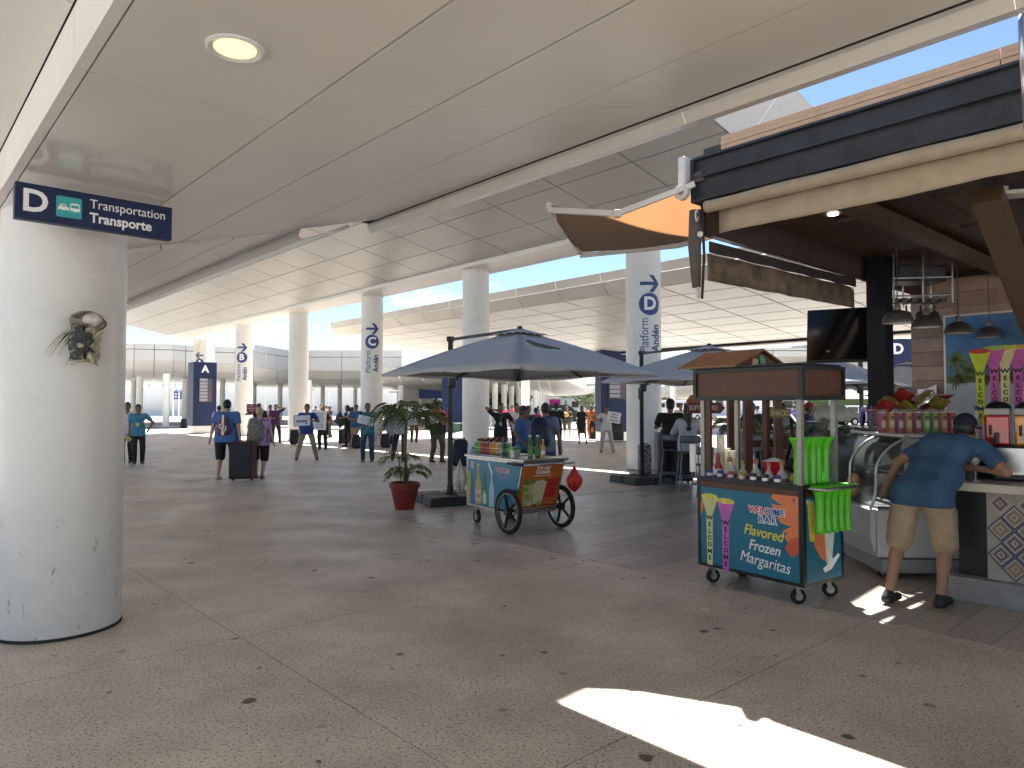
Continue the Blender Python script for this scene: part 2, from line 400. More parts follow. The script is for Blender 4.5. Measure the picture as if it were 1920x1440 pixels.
# second canopy
c2 = thing('canopy_roof', 'long grid-panelled canopy on the lettered white column row', 'canopy', P(30, 15.2, 0))
b2z = CH+4.62; nS2 = 19
def pl2(t): return CH+7.645-.2*t
S2A, S2B = 7.3, 50.4
p2 = [(4.5, pl2(4.5)), (5.8, pl2(5.8)), (7.05, pl2(7.05)), (8.3, pl2(8.3)), (9.53, pl2(9.53)), (10.77, pl2(10.77)), (12.02, pl2(12.02)), (13.28, pl2(13.28)), (14.55, pl2(14.55))]  # nearest rows are out of view, extended so their shadow covers the floor
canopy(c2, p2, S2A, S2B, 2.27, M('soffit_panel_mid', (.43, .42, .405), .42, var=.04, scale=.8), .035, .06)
n2 = int(round((S2B-S2A)/2.27))
for k in range(n2):
    sa, sb = S2A+(S2B-S2A)*k/n2, S2A+(S2B-S2A)*(k+1)/n2
    lo = [P(sa+.01, 14.56, b2z), P(sb-.01, 14.56, b2z), P(sb-.01, 14.62, b2z), P(sa+.01, 14.62, b2z)]
    MB().hexa(lo, [p+Z3*.14 for p in lo]).build('fascia_panel', m_white, c2, world=True)
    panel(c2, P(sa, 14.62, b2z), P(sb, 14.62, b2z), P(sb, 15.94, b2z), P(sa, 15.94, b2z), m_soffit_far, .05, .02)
MB().hexa([P(S2A, 15.96, b2z+.02), P(S2B, 15.96, b2z+.02), P(S2B, 17.25, b2z+.42), P(S2A, 17.25, b2z+.42)], [P(S2A, 15.96, b2z+.3), P(S2B, 15.96, b2z+.3), P(S2B, 17.25, b2z+.7), P(S2A, 17.25, b2z+.7)]).build('outer_fascia', m_white, c2, world=True)  # hidden slab, extended outward to throw shade on the floor
deck(c2, [(4.5, pl2(4.5)+.07), (14.55, pl2(14.55)+.07), (15.9, b2z+.08)], S2A, S2B, 0, .5, m_deck)
for k in range(-5, 7):                     # end fascia leaning out over us
    ta, tb = 9.6+1.0*k-.0, 9.6+1.0*(k+1)
    za, zc = pl2(min(ta, 14.55)), pl2(min(tb, 14.55))
    if ta > 14.55: za = zc = b2z
    ln_ = .95 if ta >= 9.6 else .45  # deeper lean shaped so its shadow cuts the sunlit floor patch
    panel(c2, P(S2A-.02, ta, za), P(S2A-.02, tb, zc), P(S2A-ln_, tb, zc+.95), P(S2A-ln_, ta, za+.95), M('fascia_lilac_white', (.72, .72, .76), .45, var=.03), .05, .014, 'fascia_panel')
# third canopy
c3 = thing('canopy_roof', 'wide canopy with two-row bevelled fascia behind the lettered columns', 'canopy', P(20, 36, 0))
t3a, t3b = 17.6, 26.6; z3a, z3b = CH+1.342*17.6*.153, CH+1.342*26.6*.074
p3 = [(t3a+(t3b-t3a)*i/8, z3a+(z3b-z3a)*i/8) for i in range(9)]
S3A, S3B = -7.0, 33.0
def endcut(s, t): return 0
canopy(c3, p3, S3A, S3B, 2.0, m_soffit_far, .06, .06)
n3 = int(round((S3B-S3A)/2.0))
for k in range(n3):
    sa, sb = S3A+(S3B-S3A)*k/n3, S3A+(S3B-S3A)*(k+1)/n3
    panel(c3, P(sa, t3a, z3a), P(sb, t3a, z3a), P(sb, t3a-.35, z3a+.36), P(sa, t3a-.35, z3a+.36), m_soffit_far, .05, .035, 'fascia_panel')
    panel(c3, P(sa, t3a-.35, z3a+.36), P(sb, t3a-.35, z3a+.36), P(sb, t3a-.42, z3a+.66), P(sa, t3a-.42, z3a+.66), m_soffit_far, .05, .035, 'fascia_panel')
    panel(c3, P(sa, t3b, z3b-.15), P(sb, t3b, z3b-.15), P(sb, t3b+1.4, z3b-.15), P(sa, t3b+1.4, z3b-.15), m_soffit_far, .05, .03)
deck(c3, [(t3a-.15, z3a+.32), (t3a+.3, z3a+.08), (t3b, z3b+.07), (t3b+1.4, z3b)], S3A, S3B, 0, .35, m_deck)
for (ta, za, tb, zc) in [(t3a-.5, z3a+.1, t3a+4, z3a+.3), (t3a+4, z3a-.4, t3a+12, z3b)]:
    pass
# ------------------------------------------------------------ columns
def column(base, top, r, label, group, scuffs=True, n=48, mat=None):
    t = thing('platform_column', label, 'column', (base.x, base.y, 0), 0, group)
    MB().lathe([(0, .02), (r, .02), (r, top), (0, top)], n).build('shaft', mat or m_white, t, smooth=40)
    MB().lathe([(0, 0), (r+.006 if r < .42 else r-.02, 0), (r+.004 if r < .42 else r-.02, .022), (0, .022)], n).build('base_joint', m_joint, t)
    return t
GC = 'white round columns carrying the canopies'
m_scuff = M('column_white_scuffed', (.72, .72, .71), .28, var=.03, scale=3, dirt=.3)
n_ = m_scuff.node_tree; pb_ = n_.nodes['Principled BSDF']; src_ = pb_.inputs['Base Color'].links[0].from_socket
tc_ = n_.nodes.new('ShaderNodeTexCoord'); q_ = n_.nodes.new('ShaderNodeTexNoise'); q_.inputs['Scale'].default_value = 9; q_.inputs['Detail'].default_value = 7; q_.inputs['Roughness'].default_value = .7
ma_ = n_.nodes.new('ShaderNodeMapping'); ma_.inputs['Scale'].default_value = (1.6, 1.6, .55); ma_.inputs['Rotation'].default_value = (.5, .3, 0)
r1_ = n_.nodes.new('ShaderNodeValToRGB'); r1_.color_ramp.elements[0].position = .635; r1_.color_ramp.elements[1].position = .67
se_ = n_.nodes.new('ShaderNodeSeparateXYZ'); mr_ = n_.nodes.new('ShaderNodeMapRange'); mr_.inputs[1].default_value = 1.25; mr_.inputs[2].default_value = .05
mm_ = n_.nodes.new('ShaderNodeMath'); mm_.operation = 'MULTIPLY'; mk_ = n_.nodes.new('ShaderNodeMix'); mk_.data_type = 'RGBA'; mk_.inputs[7].default_value = (.16, .15, .14, 1)
for a_, b_ in ((tc_.outputs['Object'], ma_.inputs[0]), (ma_.outputs[0], q_.inputs[0]), (q_.outputs[0], r1_.inputs[0]), (tc_.outputs['Object'], se_.inputs[0]), (se_.outputs[2], mr_.inputs[0]), (r1_.outputs[0], mm_.inputs[0]), (mr_.outputs[0], mm_.inputs[1]), (mm_.outputs[0], mk_.inputs[0]), (src_, mk_.inputs[6]), (mk_.outputs[2], pb_.inputs['Base Color'])): n_.links.new(a_, b_)
colfront = column(P(6.25, 1.07), zb+.01, .41, 'thick scuffed white column at left with the tape-wrapped device', GC, mat=m_scuff)
cD = column(Vector((G(1197, 875).x*1.0, 18.7, 0)), b2z+.01, .455, 'white column lettered Platform D behind the second umbrella', GC)
def colat(px, Y, top, r, label, mat=None): return column(Vector(((px-960)/FPX*Y, Y, 0)), top, r, label, GC, mat=mat)
cX = colat(892, 24.2, b2z+.01, .455, 'plain white column directly behind the beer cart and umbrella pole')
cC = colat(697, 29.9, b2z+.01, .455, 'white column lettered Platform C behind the potted palm')
cY = colat(559, 35.2, b2z+.01, .47, 'plain white column behind the man holding the blue-lettered board')
cB = colat(457, 40.4, b2z+.01, .48, 'white column lettered Platform B behind the walking couple')
cA = colat(374, 49, b2z+.01, .42, 'stained column with letter A behind the blue pylon', M('stained_column', (.6, .57, .5), .7, var=.1, scale=3, dirt=.9))
cA2 = colat(391, 50.5, b2z+.01, .36, 'plain column just right of and behind the stained A column')
def cutrows(me, n0, n1, st):
    bm = bmesh.new(); bm.from_mesh(me)
    k = n0
    while k < n1:
        bmesh.ops.bisect_plane(bm, geom=bm.verts[:]+bm.edges[:]+bm.faces[:], plane_co=(0, k, 0), plane_no=(0, 1, 0)); k += st
    bm.to_mesh(me); bm.free()
def colprint(col, r, letter, ang, sc, dz=0.0, left=False):
    mt = m_navyletter; E = r+.006
    def wr(side0, z0, up):             # up: text runs up the shaft, else upright
        def f(co):
            side, z = (-co.y, co.x) if up else (co.x, co.y)
            a = ang+(side*sc+side0*sc)/E; rr = E+max(0, co.z)
            return Vector((math.cos(a)*rr, math.sin(a)*rr, 1.63+(z0+z-1.63)*sc+dz))
        return f
    def wt(body, size, f, sxx, bold, mat, cutax):
        cu = bpy.data.curves.new('t', 'FONT'); cu.body = body; cu.size = size; cu.align_x = 'CENTER'; cu.align_y = 'CENTER'; cu.offset = bold; cu.resolution_u = 3
        to = bpy.data.objects.new('t', cu); COL.objects.link(to); me = bpy.data.meshes.new_from_object(to); bpy.data.objects.remove(to); bpy.data.curves.remove(cu)
        me.name = 'lettering'; me.materials.clear(); me.materials.append(mat)
        bm = bmesh.new(); bm.from_mesh(me)
        for k in range(-9, 10):
            no = (0, 1, 0) if cutax == 'y' else (1, 0, 0); bmesh.ops.bisect_plane(bm, geom=bm.verts[:]+bm.edges[:]+bm.faces[:], plane_co=(k*.035*no[0], k*.035*no[1], 0), plane_no=no)
        bm.to_mesh(me); bm.free()
        for v in me.vertices:
            v.co.x *= sxx; v.co.z = .003 if mat is mt else .009; v.co = f(v.co)
        o = bpy.data.objects.new('lettering', me); COL.objects.link(o); o.parent = col
    wt('Platform', .33, wr(-.15, 3.46, True), .80, .000, mt, 'y')
    wt('Andén', .33, wr(.17, 3.40, True), .80, .008, mt, 'y')
    n = 28; f = wr(0.0, 4.27, False)
    rows = [[f(Vector((q*.29*math.cos(2*math.pi*k/n), q*.29*math.sin(2*math.pi*k/n), .003))) for k in range(n)] for q in (.01, .35, .7, 1)]
    MB().grid(rows, True).build('roundel', mt, col)
    wt(letter, .46, f, 1.0, .016, m_letter, 'x')
    g = wr(0.0, 4.80, False); m_ = -1 if left else 1; bb = MB()
    def q4(a, b, c, d):
        N = 6; L2 = lambda p, q, k: (p[0]+(q[0]-p[0])*k, p[1]+(q[1]-p[1])*k); rows = []
        for u in range(N+1):
            e0, e1_ = L2(a, b, u/N), L2(d, c, u/N); rows.append([g(Vector((m_*p[0], p[1], .004))) for p in [L2(e0, e1_, v/N) for v in range(N+1)]])
        bb.grid(rows)
    q4((-.26, -.045), (.14, -.045), (.14, .045), (-.26, .045))
    q4((-.03, .22), (.10, .22), (.28, 0.0), (.15, 0.0)); q4((-.03, -.22), (.10, -.22), (.28, 0.0), (.15, 0.0))
    bb.build('arrow', mt, col)
def face_angle(col): return math.atan2(-col.location.y, -col.location.x)
colprint(cD, .455, 'D', face_angle(cD)+.38, 1.0)
colprint(cC, .455, 'C', face_angle(cC)+.0, 1.02)
colprint(cB, .48, 'B', face_angle(cB)-.28, 1.05)
colprint(cA, .42, 'A', face_angle(cA)-.05, .95, dz=.50, left=True)
# ------------------------------------------------------------ the bar pavilion
BF = 5.6                              # front plane of the roof
m_beam = M('painted_steel_beam', (.028, .034, .045), .55, var=.35, scale=5, dirt=.3, bump=.1)
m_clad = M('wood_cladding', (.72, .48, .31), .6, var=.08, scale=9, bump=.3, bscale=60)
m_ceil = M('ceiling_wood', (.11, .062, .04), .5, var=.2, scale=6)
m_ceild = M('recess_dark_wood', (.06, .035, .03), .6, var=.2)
m_brown = M('brown_timber', (.10, .06, .033), .55, var=.2, scale=7)
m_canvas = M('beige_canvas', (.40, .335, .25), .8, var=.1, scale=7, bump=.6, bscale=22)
m_grayc = M('grey_canvas', (.11, .10, .10), .8, var=.15, scale=8, bump=.4)
m_white_pl = M('white_plastic', (.7, .7, .68), .4, var=.05, scale=20, dirt=.3)
bar = thing('bar_pavilion', 'open wood-ceilinged bar pavilion with black steel beam at right', 'kiosk', P(0, 8, 0))
def hexst(s0, s1, t0, t1, z0, z1):
    lo = [P(s0, t0, z0), P(s1, t0, z0), P(s1, t1, z0), P(s0, t1, z0)]
    return lo, [p+Z3*(z1-z0) for p in lo]
def stbox(name, s0, s1, t0, t1, z0, z1, mat, parent=None, bevel=0, **k):
    return MB().hexa(*hexst(s0, s1, t0, t1, z0, z1)).build(name, mat, parent or bar, world=True, bevel=bevel, **k)
BS = 3.72
for (sa, sb, nm) in ((-9, BS, 'beam'),):
    b = MB(); b.hexa(*hexst(sa, sb, BF, BF+.03, 3.52, 3.89)); b.hexa(*hexst(sa, sb, BF-.05, BF+.10, 3.885, 3.905)); b.hexa(*hexst(sa, sb, BF-.045, BF, 3.715, 3.735)); b.hexa(*hexst(sa, sb, BF-.05, BF+.1, 3.50, 3.522))
    b.build('front_beam', m_beam, bar, world=True)
b = MB(); b.hexa(*hexst(BS, BS+.03, BF-.04, 11.4, 3.5, 3.9)); b.build('side_beam', m_beam, bar, world=True)
sps = [3.5, 1.35, -.9, -3.1, -5.3, -7.5, -9]
for i in range(6):                     # cladding boards on the roof edge, five laths each
    for j in range(4):
        z0 = 3.908+j*.042
        lo, hi = hexst(sps[i+1]+.004, sps[i]-.004, BF+.06+.004*(j % 2), BF+.09, z0, z0+.038)
        MB().hexa(lo, hi).build('clad_board', m_clad, bar, world=True)
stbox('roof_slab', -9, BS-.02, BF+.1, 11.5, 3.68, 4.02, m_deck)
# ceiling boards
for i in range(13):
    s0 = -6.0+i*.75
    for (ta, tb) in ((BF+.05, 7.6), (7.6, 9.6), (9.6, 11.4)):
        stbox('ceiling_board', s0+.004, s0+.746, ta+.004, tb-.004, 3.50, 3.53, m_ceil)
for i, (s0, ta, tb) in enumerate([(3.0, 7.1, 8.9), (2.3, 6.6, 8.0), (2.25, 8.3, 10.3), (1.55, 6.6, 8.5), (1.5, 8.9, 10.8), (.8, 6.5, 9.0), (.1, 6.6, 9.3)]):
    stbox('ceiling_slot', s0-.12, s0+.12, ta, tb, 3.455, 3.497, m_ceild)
stbox('pillar', 3.36, 3.58, 9.0, 9.22, .0, 3.45, M('pillar_black', (.008, .008, .014), .45, var=.1, spec=.2))
stbox('pillar', -2.6, -2.38, 9.0, 9.22, .0, 3.45, MATS['pillar_black'])
# diagonal timbers
def tbar(a, b_, w, h, name='timber'): MB().bar(a, b_, w, h).build(name, m_brown, bar, world=True, bevel=.006)
q0 = G(1585, 378, 3.40); q1 = G(1890, 512, 3.38); tbar(q0, q1, .17, .1)
q0 = G(1850, 365, 3.36); q1 = D(1950, 640, 7.6); tbar(q0, q1, .22, .14)
# awning cloths: roll and valance along the front
def roll(s0, s1, t, z, r, mat, name):
    n = 60; rows = []
    for i in range(n+1):
        s = s0+(s1-s0)*i/n; row = []
        for k in range(14):
            a = 2*math.pi*k/14
            rr = r*(1+.10*math.sin(i*1.3+2.2*math.sin(a+i*.15))*max(0, math.sin(a+.5)))
            row.append(P(s, t+rr*math.cos(a), z+rr*math.sin(a)))
        rows.append(row)
    return MB().grid(rows, True).build(name, mat, bar, world=True, smooth=True)
roll(-6, BS-.12, BF-.02, 3.435, .055, m_canvas, 'rolled_awning')
rows = []
for i in range(70):
    s = -6+(BS-.22+6)*i/69; w = .012*math.sin(i*.9)+.008*math.sin(i*2.3)
    rows.append([P(s, BF+.03+w*j/4, 3.40-.215*j/4+.006*math.sin(i*.5)*(j == 4)) for j in range(5)])
MB().grid(rows).build('valance', m_canvas, bar, world=True, smooth=True, solid=.004)
# end bracket and curtain rolls at the corner
stbox('awning_bracket', BS+.04, BS+.12, BF-.12, BF+.02, 3.62, 3.93, m_white_pl, bevel=.02)
X = frame(P(BS+.08, BF-.125, 3.60), U3, Z3); MB().prism(ell(0, 0, .075, .075, 24), .05, X).build('awning_crank_hub', m_white_pl, bar, world=True)
MB().prism(ell(0, 0, .03, .03, 16), .056, X).build('awning_crank_hub', m_joint, bar, world=True)
b = MB(); b.tube([P(BS-.02, BF-.02, 3.42), P(BS-.0, BF-.03, 3.1), P(BS-.01, BF-.02, 2.72)], [.07, .06, .04], 10); b.build('tied_curtain', m_grayc, bar, world=True, smooth=True)
b = MB(); b.tube([P(BS-.1, BF-.06, 3.44), P(BS-.12, BF-.06, 3.0), P(BS-.1, BF-.07, 2.6)], .012, 6)
b.build('curtain_cord', m_joint, bar, world=True, smooth=True)
b = MB(); b.ball(P(BS-.1, BF-.09, 3.18), .028); b.build('cord_stop', m_white_pl, bar, world=True, smooth=True)
for zz, dt in ((3.36, -.06), (2.66, -.05)):
    b = MB(); pts = [P(BS-.06, BF+dt-.02+.02*math.sin(a), zz+.05*math.cos(a)) for a in [2*math.pi*k/12 for k in range(13)]]; b.tube(pts, .008, 6); b.build('snap_hook', m_white_pl, bar, world=True, smooth=True)
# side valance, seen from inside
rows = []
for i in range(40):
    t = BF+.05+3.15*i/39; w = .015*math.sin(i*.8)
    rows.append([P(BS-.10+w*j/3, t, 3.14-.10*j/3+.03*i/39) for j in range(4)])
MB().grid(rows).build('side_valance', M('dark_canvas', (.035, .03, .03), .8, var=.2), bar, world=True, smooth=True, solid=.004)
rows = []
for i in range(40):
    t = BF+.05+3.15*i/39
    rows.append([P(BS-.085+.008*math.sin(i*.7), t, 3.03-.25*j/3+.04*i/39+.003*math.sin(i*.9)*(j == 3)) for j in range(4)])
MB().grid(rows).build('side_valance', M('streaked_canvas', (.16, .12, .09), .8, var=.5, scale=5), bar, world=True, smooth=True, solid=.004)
stbox('valance_rail', BS-.14, BS-.12, BF+.05, 8.9, 3.165, 3.18, m_steel)
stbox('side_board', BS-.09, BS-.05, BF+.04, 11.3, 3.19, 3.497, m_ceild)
# ceiling fittings
for (px, py) in ((1385, 457), (1453, 463), (1533, 480)):
    p = G(px, py, 3.49); MB().lathe([(0, 0), (.075, 0), (.08, .006), (.0, .006)], 20, Matrix.Translation(p-Z3*.004)).build('ceiling_disc', m_white_pl, bar, world=True)
p = G(1385, 452, 3.44)
cc = thing('dome_camera', 'small white dome security camera under the bar ceiling', 'camera', p)
MB().lathe([(0, .05), (.075, .05), (.075, .01), (.062, -.005), (0, -.005)], 20).build('housing', m_white_pl, cc, smooth=40)
MB().lathe([(.055, -.006), (.05, -.03), (.03, -.05), (0, -.056)], 20).build('dome', M('black_glass', (.01, .01, .01), .05, var=0), cc, smooth=True)
p = G(1562, 402, 3.49); MB().lathe([(0, 0), (.05, 0), (.05, .006), (0, .006)], 20, Matrix.Translation(p-Z3*.004)).build('spot_lens', M('spot_glow', (1, .97, .9), .5, var=0, emit=3), bar, world=True)
p = G(1768, 360, 3.49); MB().lathe([(0, 0), (.14, 0), (.15, .01), (0, .01)], 24, Matrix.Translation(p-Z3*.004)).build('ceiling_speaker', m_ceild, bar, world=True)
p = D(1905, 345, 5.9); b = MB(); b.box(p, (.26, .2, .20), rotz(R(-20)).to_3x3()); b.build('fan_heater', m_white_pl, bar, world=True, bevel=.01)
b = MB(); b.box(p+Vector((-.02, -.1, 0)), (.19, .02, .14), rotz(R(-20)).to_3x3()); b.build('heater_grille', m_joint, bar, world=True)
p = G(1908, 80, 3.9)               # cable conduit hooked over the beam
MB().tube([p+Vector((.03, -.02, -.55)), p+Vector((.0, -.04, -.1)), p+Vector((.0, -.03, .12)), p+Vector((.04, .0, .2)), p+Vector((.1, .05, .18)), p+Vector((.12, .08, .0))], .018, 8).build('conduit', m_steel, bar, world=True, smooth=True)
# back wall, mural
TW_ = 11.0
for i in range(12):
    stbox('wall_plank', -3.5, 3.78, TW_+.03, TW_+.06, 1.0+i*.2+.003, 1.2+i*.2-.003, M('wall_plank', (.34, .235, .175), .5, var=.2, scale=5) if i % 2 else M('wall_plank_dark', (.27, .18, .135), .5, var=.2, scale=5))
stbox('back_wall', -3.5, 3.76, TW_+.07, TW_+.12, 0, 3.5, m_ceild)
mural = thing('beach_mural', 'printed beach mural with tall pink and yellow cups on the bar back wall', 'poster', P(3.32, TW_-.02, 2.85))
# poster frame: local x to the right (towards smaller s), local y up, local z towards the bar
XM = frame((0, 0, 0), -U3, Z3)
def mf(pts, mat, lay, name='print'): return flat(pts, mat, XM @ Matrix.Translation((0, 0, .003*lay)), mural, name, .001)
msky = M('print_sky', (.07, .20, .42), .5, var=.45, scale=1.6, det=6); msand = M('print_sand', (.42, .46, .52), .5, var=.1, scale=3)
mf([(0, 0), (4.4, 0), (4.4, -.88), (0, -.88)], msky, 0, 'printed_sky')
mf([(0, -.88), (4.4, -.88), (4.4, -2.0), (0, -2.0)], msand, 0, 'printed_sand')
mpalm = M('print_palm', (.10, .15, .05), .5, var=.6, scale=14)
rnd = random.Random(3)
def leafy(cx, cy, r, n, lay):
    b = MB(); X2 = XM @ Matrix.Translation((0, 0, .003*lay))
    for k in range(n):
        a = 2*math.pi*k/n+rnd.uniform(-.15, .15); l = r*rnd.uniform(.7, 1.1); c_, s_ = math.cos(a), math.sin(a); w = r*.07
        b.prism([(cx-s_*w, cy+c_*w), (cx+s_*w, cy-c_*w), (cx+c_*l*.6+s_*w*1.3, cy+s_*l*.6-c_*w*1.3-.02), (cx+c_*l, cy+s_*l-.06*l-.03), (cx+c_*l*.6-s_*w*1.3, cy+s_*l*.6+c_*w*1.3)], .001, X2)
    b.build('printed_palm', mpalm, mural)
for (cx, cy, r) in ((.10, -.58, .20), (.24, -.72, .17), (.12, -.82, .15), (.36, -.74, .14), (.55, -.78, .14), (.75, -.8, .12), (1.0, -.84, .1), (.45, -.84, .1)): leafy(cx, cy, r, 15, 1)
mf([(0, -.8), (.4, -.80), (.9, -.85), (1.2, -.875), (1.2, -.89), (0, -.90)], mpalm, 1, 'printed_bush')
stbox('mural_border', 3.325, 3.35, TW_-.03, TW_-.015, .9, 2.86, m_white_pl); stbox('mural_border', -1, 3.35, TW_-.03, TW_-.015, 2.86, 2.885, m_white_pl)
CUPC = [((.55, .62, .03), (.6, .05, .04)), ((.60, .10, .42), (.35, .5, .1)), ((.72, .66, .30), (.6, .55, .1)), ((.60, .10, .42), (.65, .45, .08))]
def welcome_cup(pfx, X2, parent, x, top, w, h, col, froth, lay=2, lets=True, upto=7):
    cm = M(pfx+'_%d_%d_%d' % tuple(int(q*100) for q in col), col, .45, var=.12, scale=8); fm = M(pfx+'f_%d_%d' % (int(froth[0]*100), int(froth[1]*100)), froth, .5, var=.25, scale=30)
    Y = lambda q: X2 @ Matrix.Translation((0, 0, .002*(lay+q)))
    flat([(x-w*.5, top-.02*h), (x+w*.5, top-.02*h), (x+w*.34, top-.16*h), (x+w*.20, top-.27*h), (x+w*.16, top-h), (x-w*.16, top-h), (x-w*.20, top-.27*h), (x-w*.34, top-.16*h)], cm, Y(0), parent, 'printed_cup')
    flat(ell(x, top-.02*h, w*.5, w*.13), fm, Y(.5), parent, 'printed_froth')
    if lets:
        bl = M('ink_black', (.01, .01, .01), .5, var=0); n = 7
        for i, ch in enumerate('WELCOME'[:upto]):
            text(ch, w*.29, Y(1) @ Matrix.Translation((x, top-h*(.33+.095*i), 0)), bl, parent, 'printed_letter', bold=.012*w, depth=.0004, sx=1.25 if i in (0, 5) else 1.0)
for i, x in enumerate((.40, .56, .68, .82)):
    welcome_cup('muralcup', XM @ Matrix.Translation((0, 0, .004+.003*(3-i))), mural, x, -.46+.03*(i > 0), .26, .98, *CUPC[i])
# notice with the no smoking sign
nt_ = thing('no_smoking_notice', 'white no smoking notice beside the beach mural', 'sign', P(3.58, TW_-.02, 1.72))
flat([(-.11, -.36), (.13, -.36), (.13, .22), (.0, .16), (-.11, .16)], m_letter, frame((0, 0, 0), -U3, Z3), nt_, 'board', .006)
Xn = frame((0, 0, 0), -U3, Z3) @ Matrix.Translation((.03, .07, .007)); red = M('ink_red', (.35, .04, .05), .5, var=0)
b = MB(); b.X = Xn
for k in range(20):
    a, c_ = 2*math.pi*k/20, 2*math.pi*(k+1)/20
    b.prism([(.085*math.cos(a), .085*math.sin(a)), (.085*math.cos(c_), .085*math.sin(c_)), (.07*math.cos(c_), .07*math.sin(c_)), (.07*math.cos(a), .07*math.sin(a))], .001)
b.bar(Vector((-.055, .055, .001)), Vector((.055, -.055, .001)), .012, .002); b.build('prohibition_ring', red, nt_)
b = MB(); b.X = Xn
b.bar(Vector((-.05, -.01, .001)), Vector((.045, -.01, .001)), .014, .0015)
for r_ in range(7): b.box((0, -.15-.035*r_, .001), (.17, .012+.006*(r_ % 3 == 0), .001))
b.build('printed_lines', M('ink_grey', (.15, .15, .18), .5, var=0), nt_)
# pendant lamps
m_lamp = M('lamp_grey', (.065, .062, .06), .45, var=.15, scale=10)
for i, (px, py, Y, lab) in enumerate([(1683, 606, 7.9, 'half behind the black pillar'), (1738, 614, 8.2, 'nearest the black pillar, over the fridge'), (1797, 625, 8.8, 'in front of the mural left edge'), (1855, 633, 9.3, 'above the printed yellow cup'), (1897, 640, 9.8, 'farthest right, above the drinks dispenser')]):
    p = D(px, py, Y)
    l = thing('pendant_lamp', 'grey dome pendant lamp '+lab, 'pendant lamp', p, 0, 'pendant lamps over the bar')
    MB().lathe([(.158, 0), (.155, .03), (.135, .085), (.10, .122), (.045, .14), (.04, .145)], 28).build('lamp_shade', m_lamp, l, smooth=50, solid=.004)
    MB().lathe([(.15, .004), (.0, .012)], 24).build('shade_lining', m_white_pl, l)
    MB().lathe([(0, .14), (.035, .14), (.035, .2), (.02, .22), (0, .22)], 16).build('lamp_cap', M('lamp_cap', (.3, .29, .27), .4, metal=.6), l, smooth=40)
    MB().cyl((0, 0, .2), (0, 0, 3.49-p.z), .006, n=6).build('cord', m_lamp, l)
sd_ = thing('smoke_detector', 'round white smoke detector on the plank wall above the lamps', 'smoke detector', D(1881, 568, 9.5))
MB().lathe([(0, -.06), (.03, -.055), (.06, -.035), (.075, 0), (.075, .03), (0, .03)], 20).build('housing', m_white_pl, sd_, smooth=40)
# hanging glass rack near the pillar
gr = thing('hanging_rack', 'steel rack hung under the bar ceiling beside the black pillar', 'rack', D(1720, 560, 8.9))
b = MB()
for zz in (.22, .0): b.tube([(-.4, -.2, zz), (.32, -.2, zz+.02), (.32, .25, zz+.02), (-.4, .25, zz), (-.4, -.2, zz)], .011, 6)
for x in (-.4, -.04, .32):
    for y in (-.2, .25): b.cyl((x, y, -.08), (x, y, .95), .011, n=6)
b.build('rack_frame', m_steel, gr)
b = MB()
for k in range(6): b.box((-.33+.12*k, .02, -.03), (.07, .25, .05))
b.build('hanging_hooks', m_lamp, gr)
for k, x in enumerate((-.3, -.13, .05, .22)):
    b = MB(); b.lathe([(.05, 0), (.07, .07), (.05, .13), (.012, .15), (.01, .22)], 14, Matrix.Translation((x, .02, -.30))); b.build('upturned_glass', M('smoked_glass', (.06, .06, .06), .15, var=0, alpha=.8), gr, smooth=True)
MB().box((0, .05, .30), (.6, .35, .2)).build('dark_crate', m_black, gr, bevel=.01)
# television
tv = thing('television', 'black flat television on the black bar pillar, tilted down', 'television', D(1592, 628, 8.95))
Xt = rotz(R(-28)) @ Matrix.Rotation(R(-16), 4, 'X')
b = MB(); b.X = Xt; b.box((0, 0, 0), (.98, .05, .72)); b.build('casing', M('tv_black', (.006, .007, .008), .3, var=.1), tv, bevel=.012)
b = MB(); b.X = Xt; b.box((0, -.027, .012), (.95, .004, .68)); b.build('screen', M('tv_screen', (.004, .004, .005), .12, var=0), tv)
b = MB(); b.X = Xt; b.bar((.1, .03, 0), (.45, .45, .0), .05, .07); b.box((.1, .04, 0), (.2, .03, .2)); b.build('wall_arm', m_black, tv)
text('LG', .035, Xt @ frame((-.24, -.0296, -.22), (1, 0, 0), (0, 0, 1)), M('logo_grey', (.3, .3, .3), .4, var=0), tv, 'logo', bold=.001)
# counter, plinth
CT = 6.95
ctr = thing('bar_counter', 'bar counter with pale top and blue diamond patterned front', 'counter', P(.5, CT+.3, 0))
stbox('counter_top', -4, 2.0, CT-.16, CT+.5, .93, 1.0, M('counter_top', (.50, .46, .40), .4, var=.06), ctr, bevel=.006)
stbox('counter_body', -4, 1.83, CT+.02, CT+.5, .2, .93, M('pattern_ground', (.38, .35, .31), .6, var=.1), ctr)
stbox('plinth', -4, 2.15, CT-.09, CT+.7, 0, .20, M('plinth_grey', (.28, .28, .285), .7, var=.12, scale=5, dirt=.5), ctr, bevel=.008)
# diamond tiles
mdb = M('tile_blue_line', (.03, .05, .14), .5, var=.15, scale=30); mdt = M('tile_tan_line', (.30, .20, .12), .5, var=.2, scale=30); mdc = M('tile_cream', (.52, .48, .42), .5, var=.1, scale=30)
XF = frame(P(1.83, CT+.015, .2), -U3, Z3)
def ring(b, cx, cy, hw, hh, th):
    o = [(cx-hw, cy), (cx, cy-hh), (cx+hw, cy), (cx, cy+hh)]; k = 1-th/hw; i_ = [(cx+(x-cx)*k, cy+(y-cy)*k) for x, y in o]
    for a in range(4):
        c_ = (a+1) % 4; b.prism([o[a], o[c_], i_[c_], i_[a]], .002)
b1, b2, b3 = MB(), MB(), MB()
for q in (b1, b2, b3): q.X = XF
dw, dh = .118, .118
for i in range(0, 9):
    for j in range(-1, 8):
        cx, cy = i*2*dw*.5+.06, (j+.5*(i % 2))*2*dh*.5*2*.5
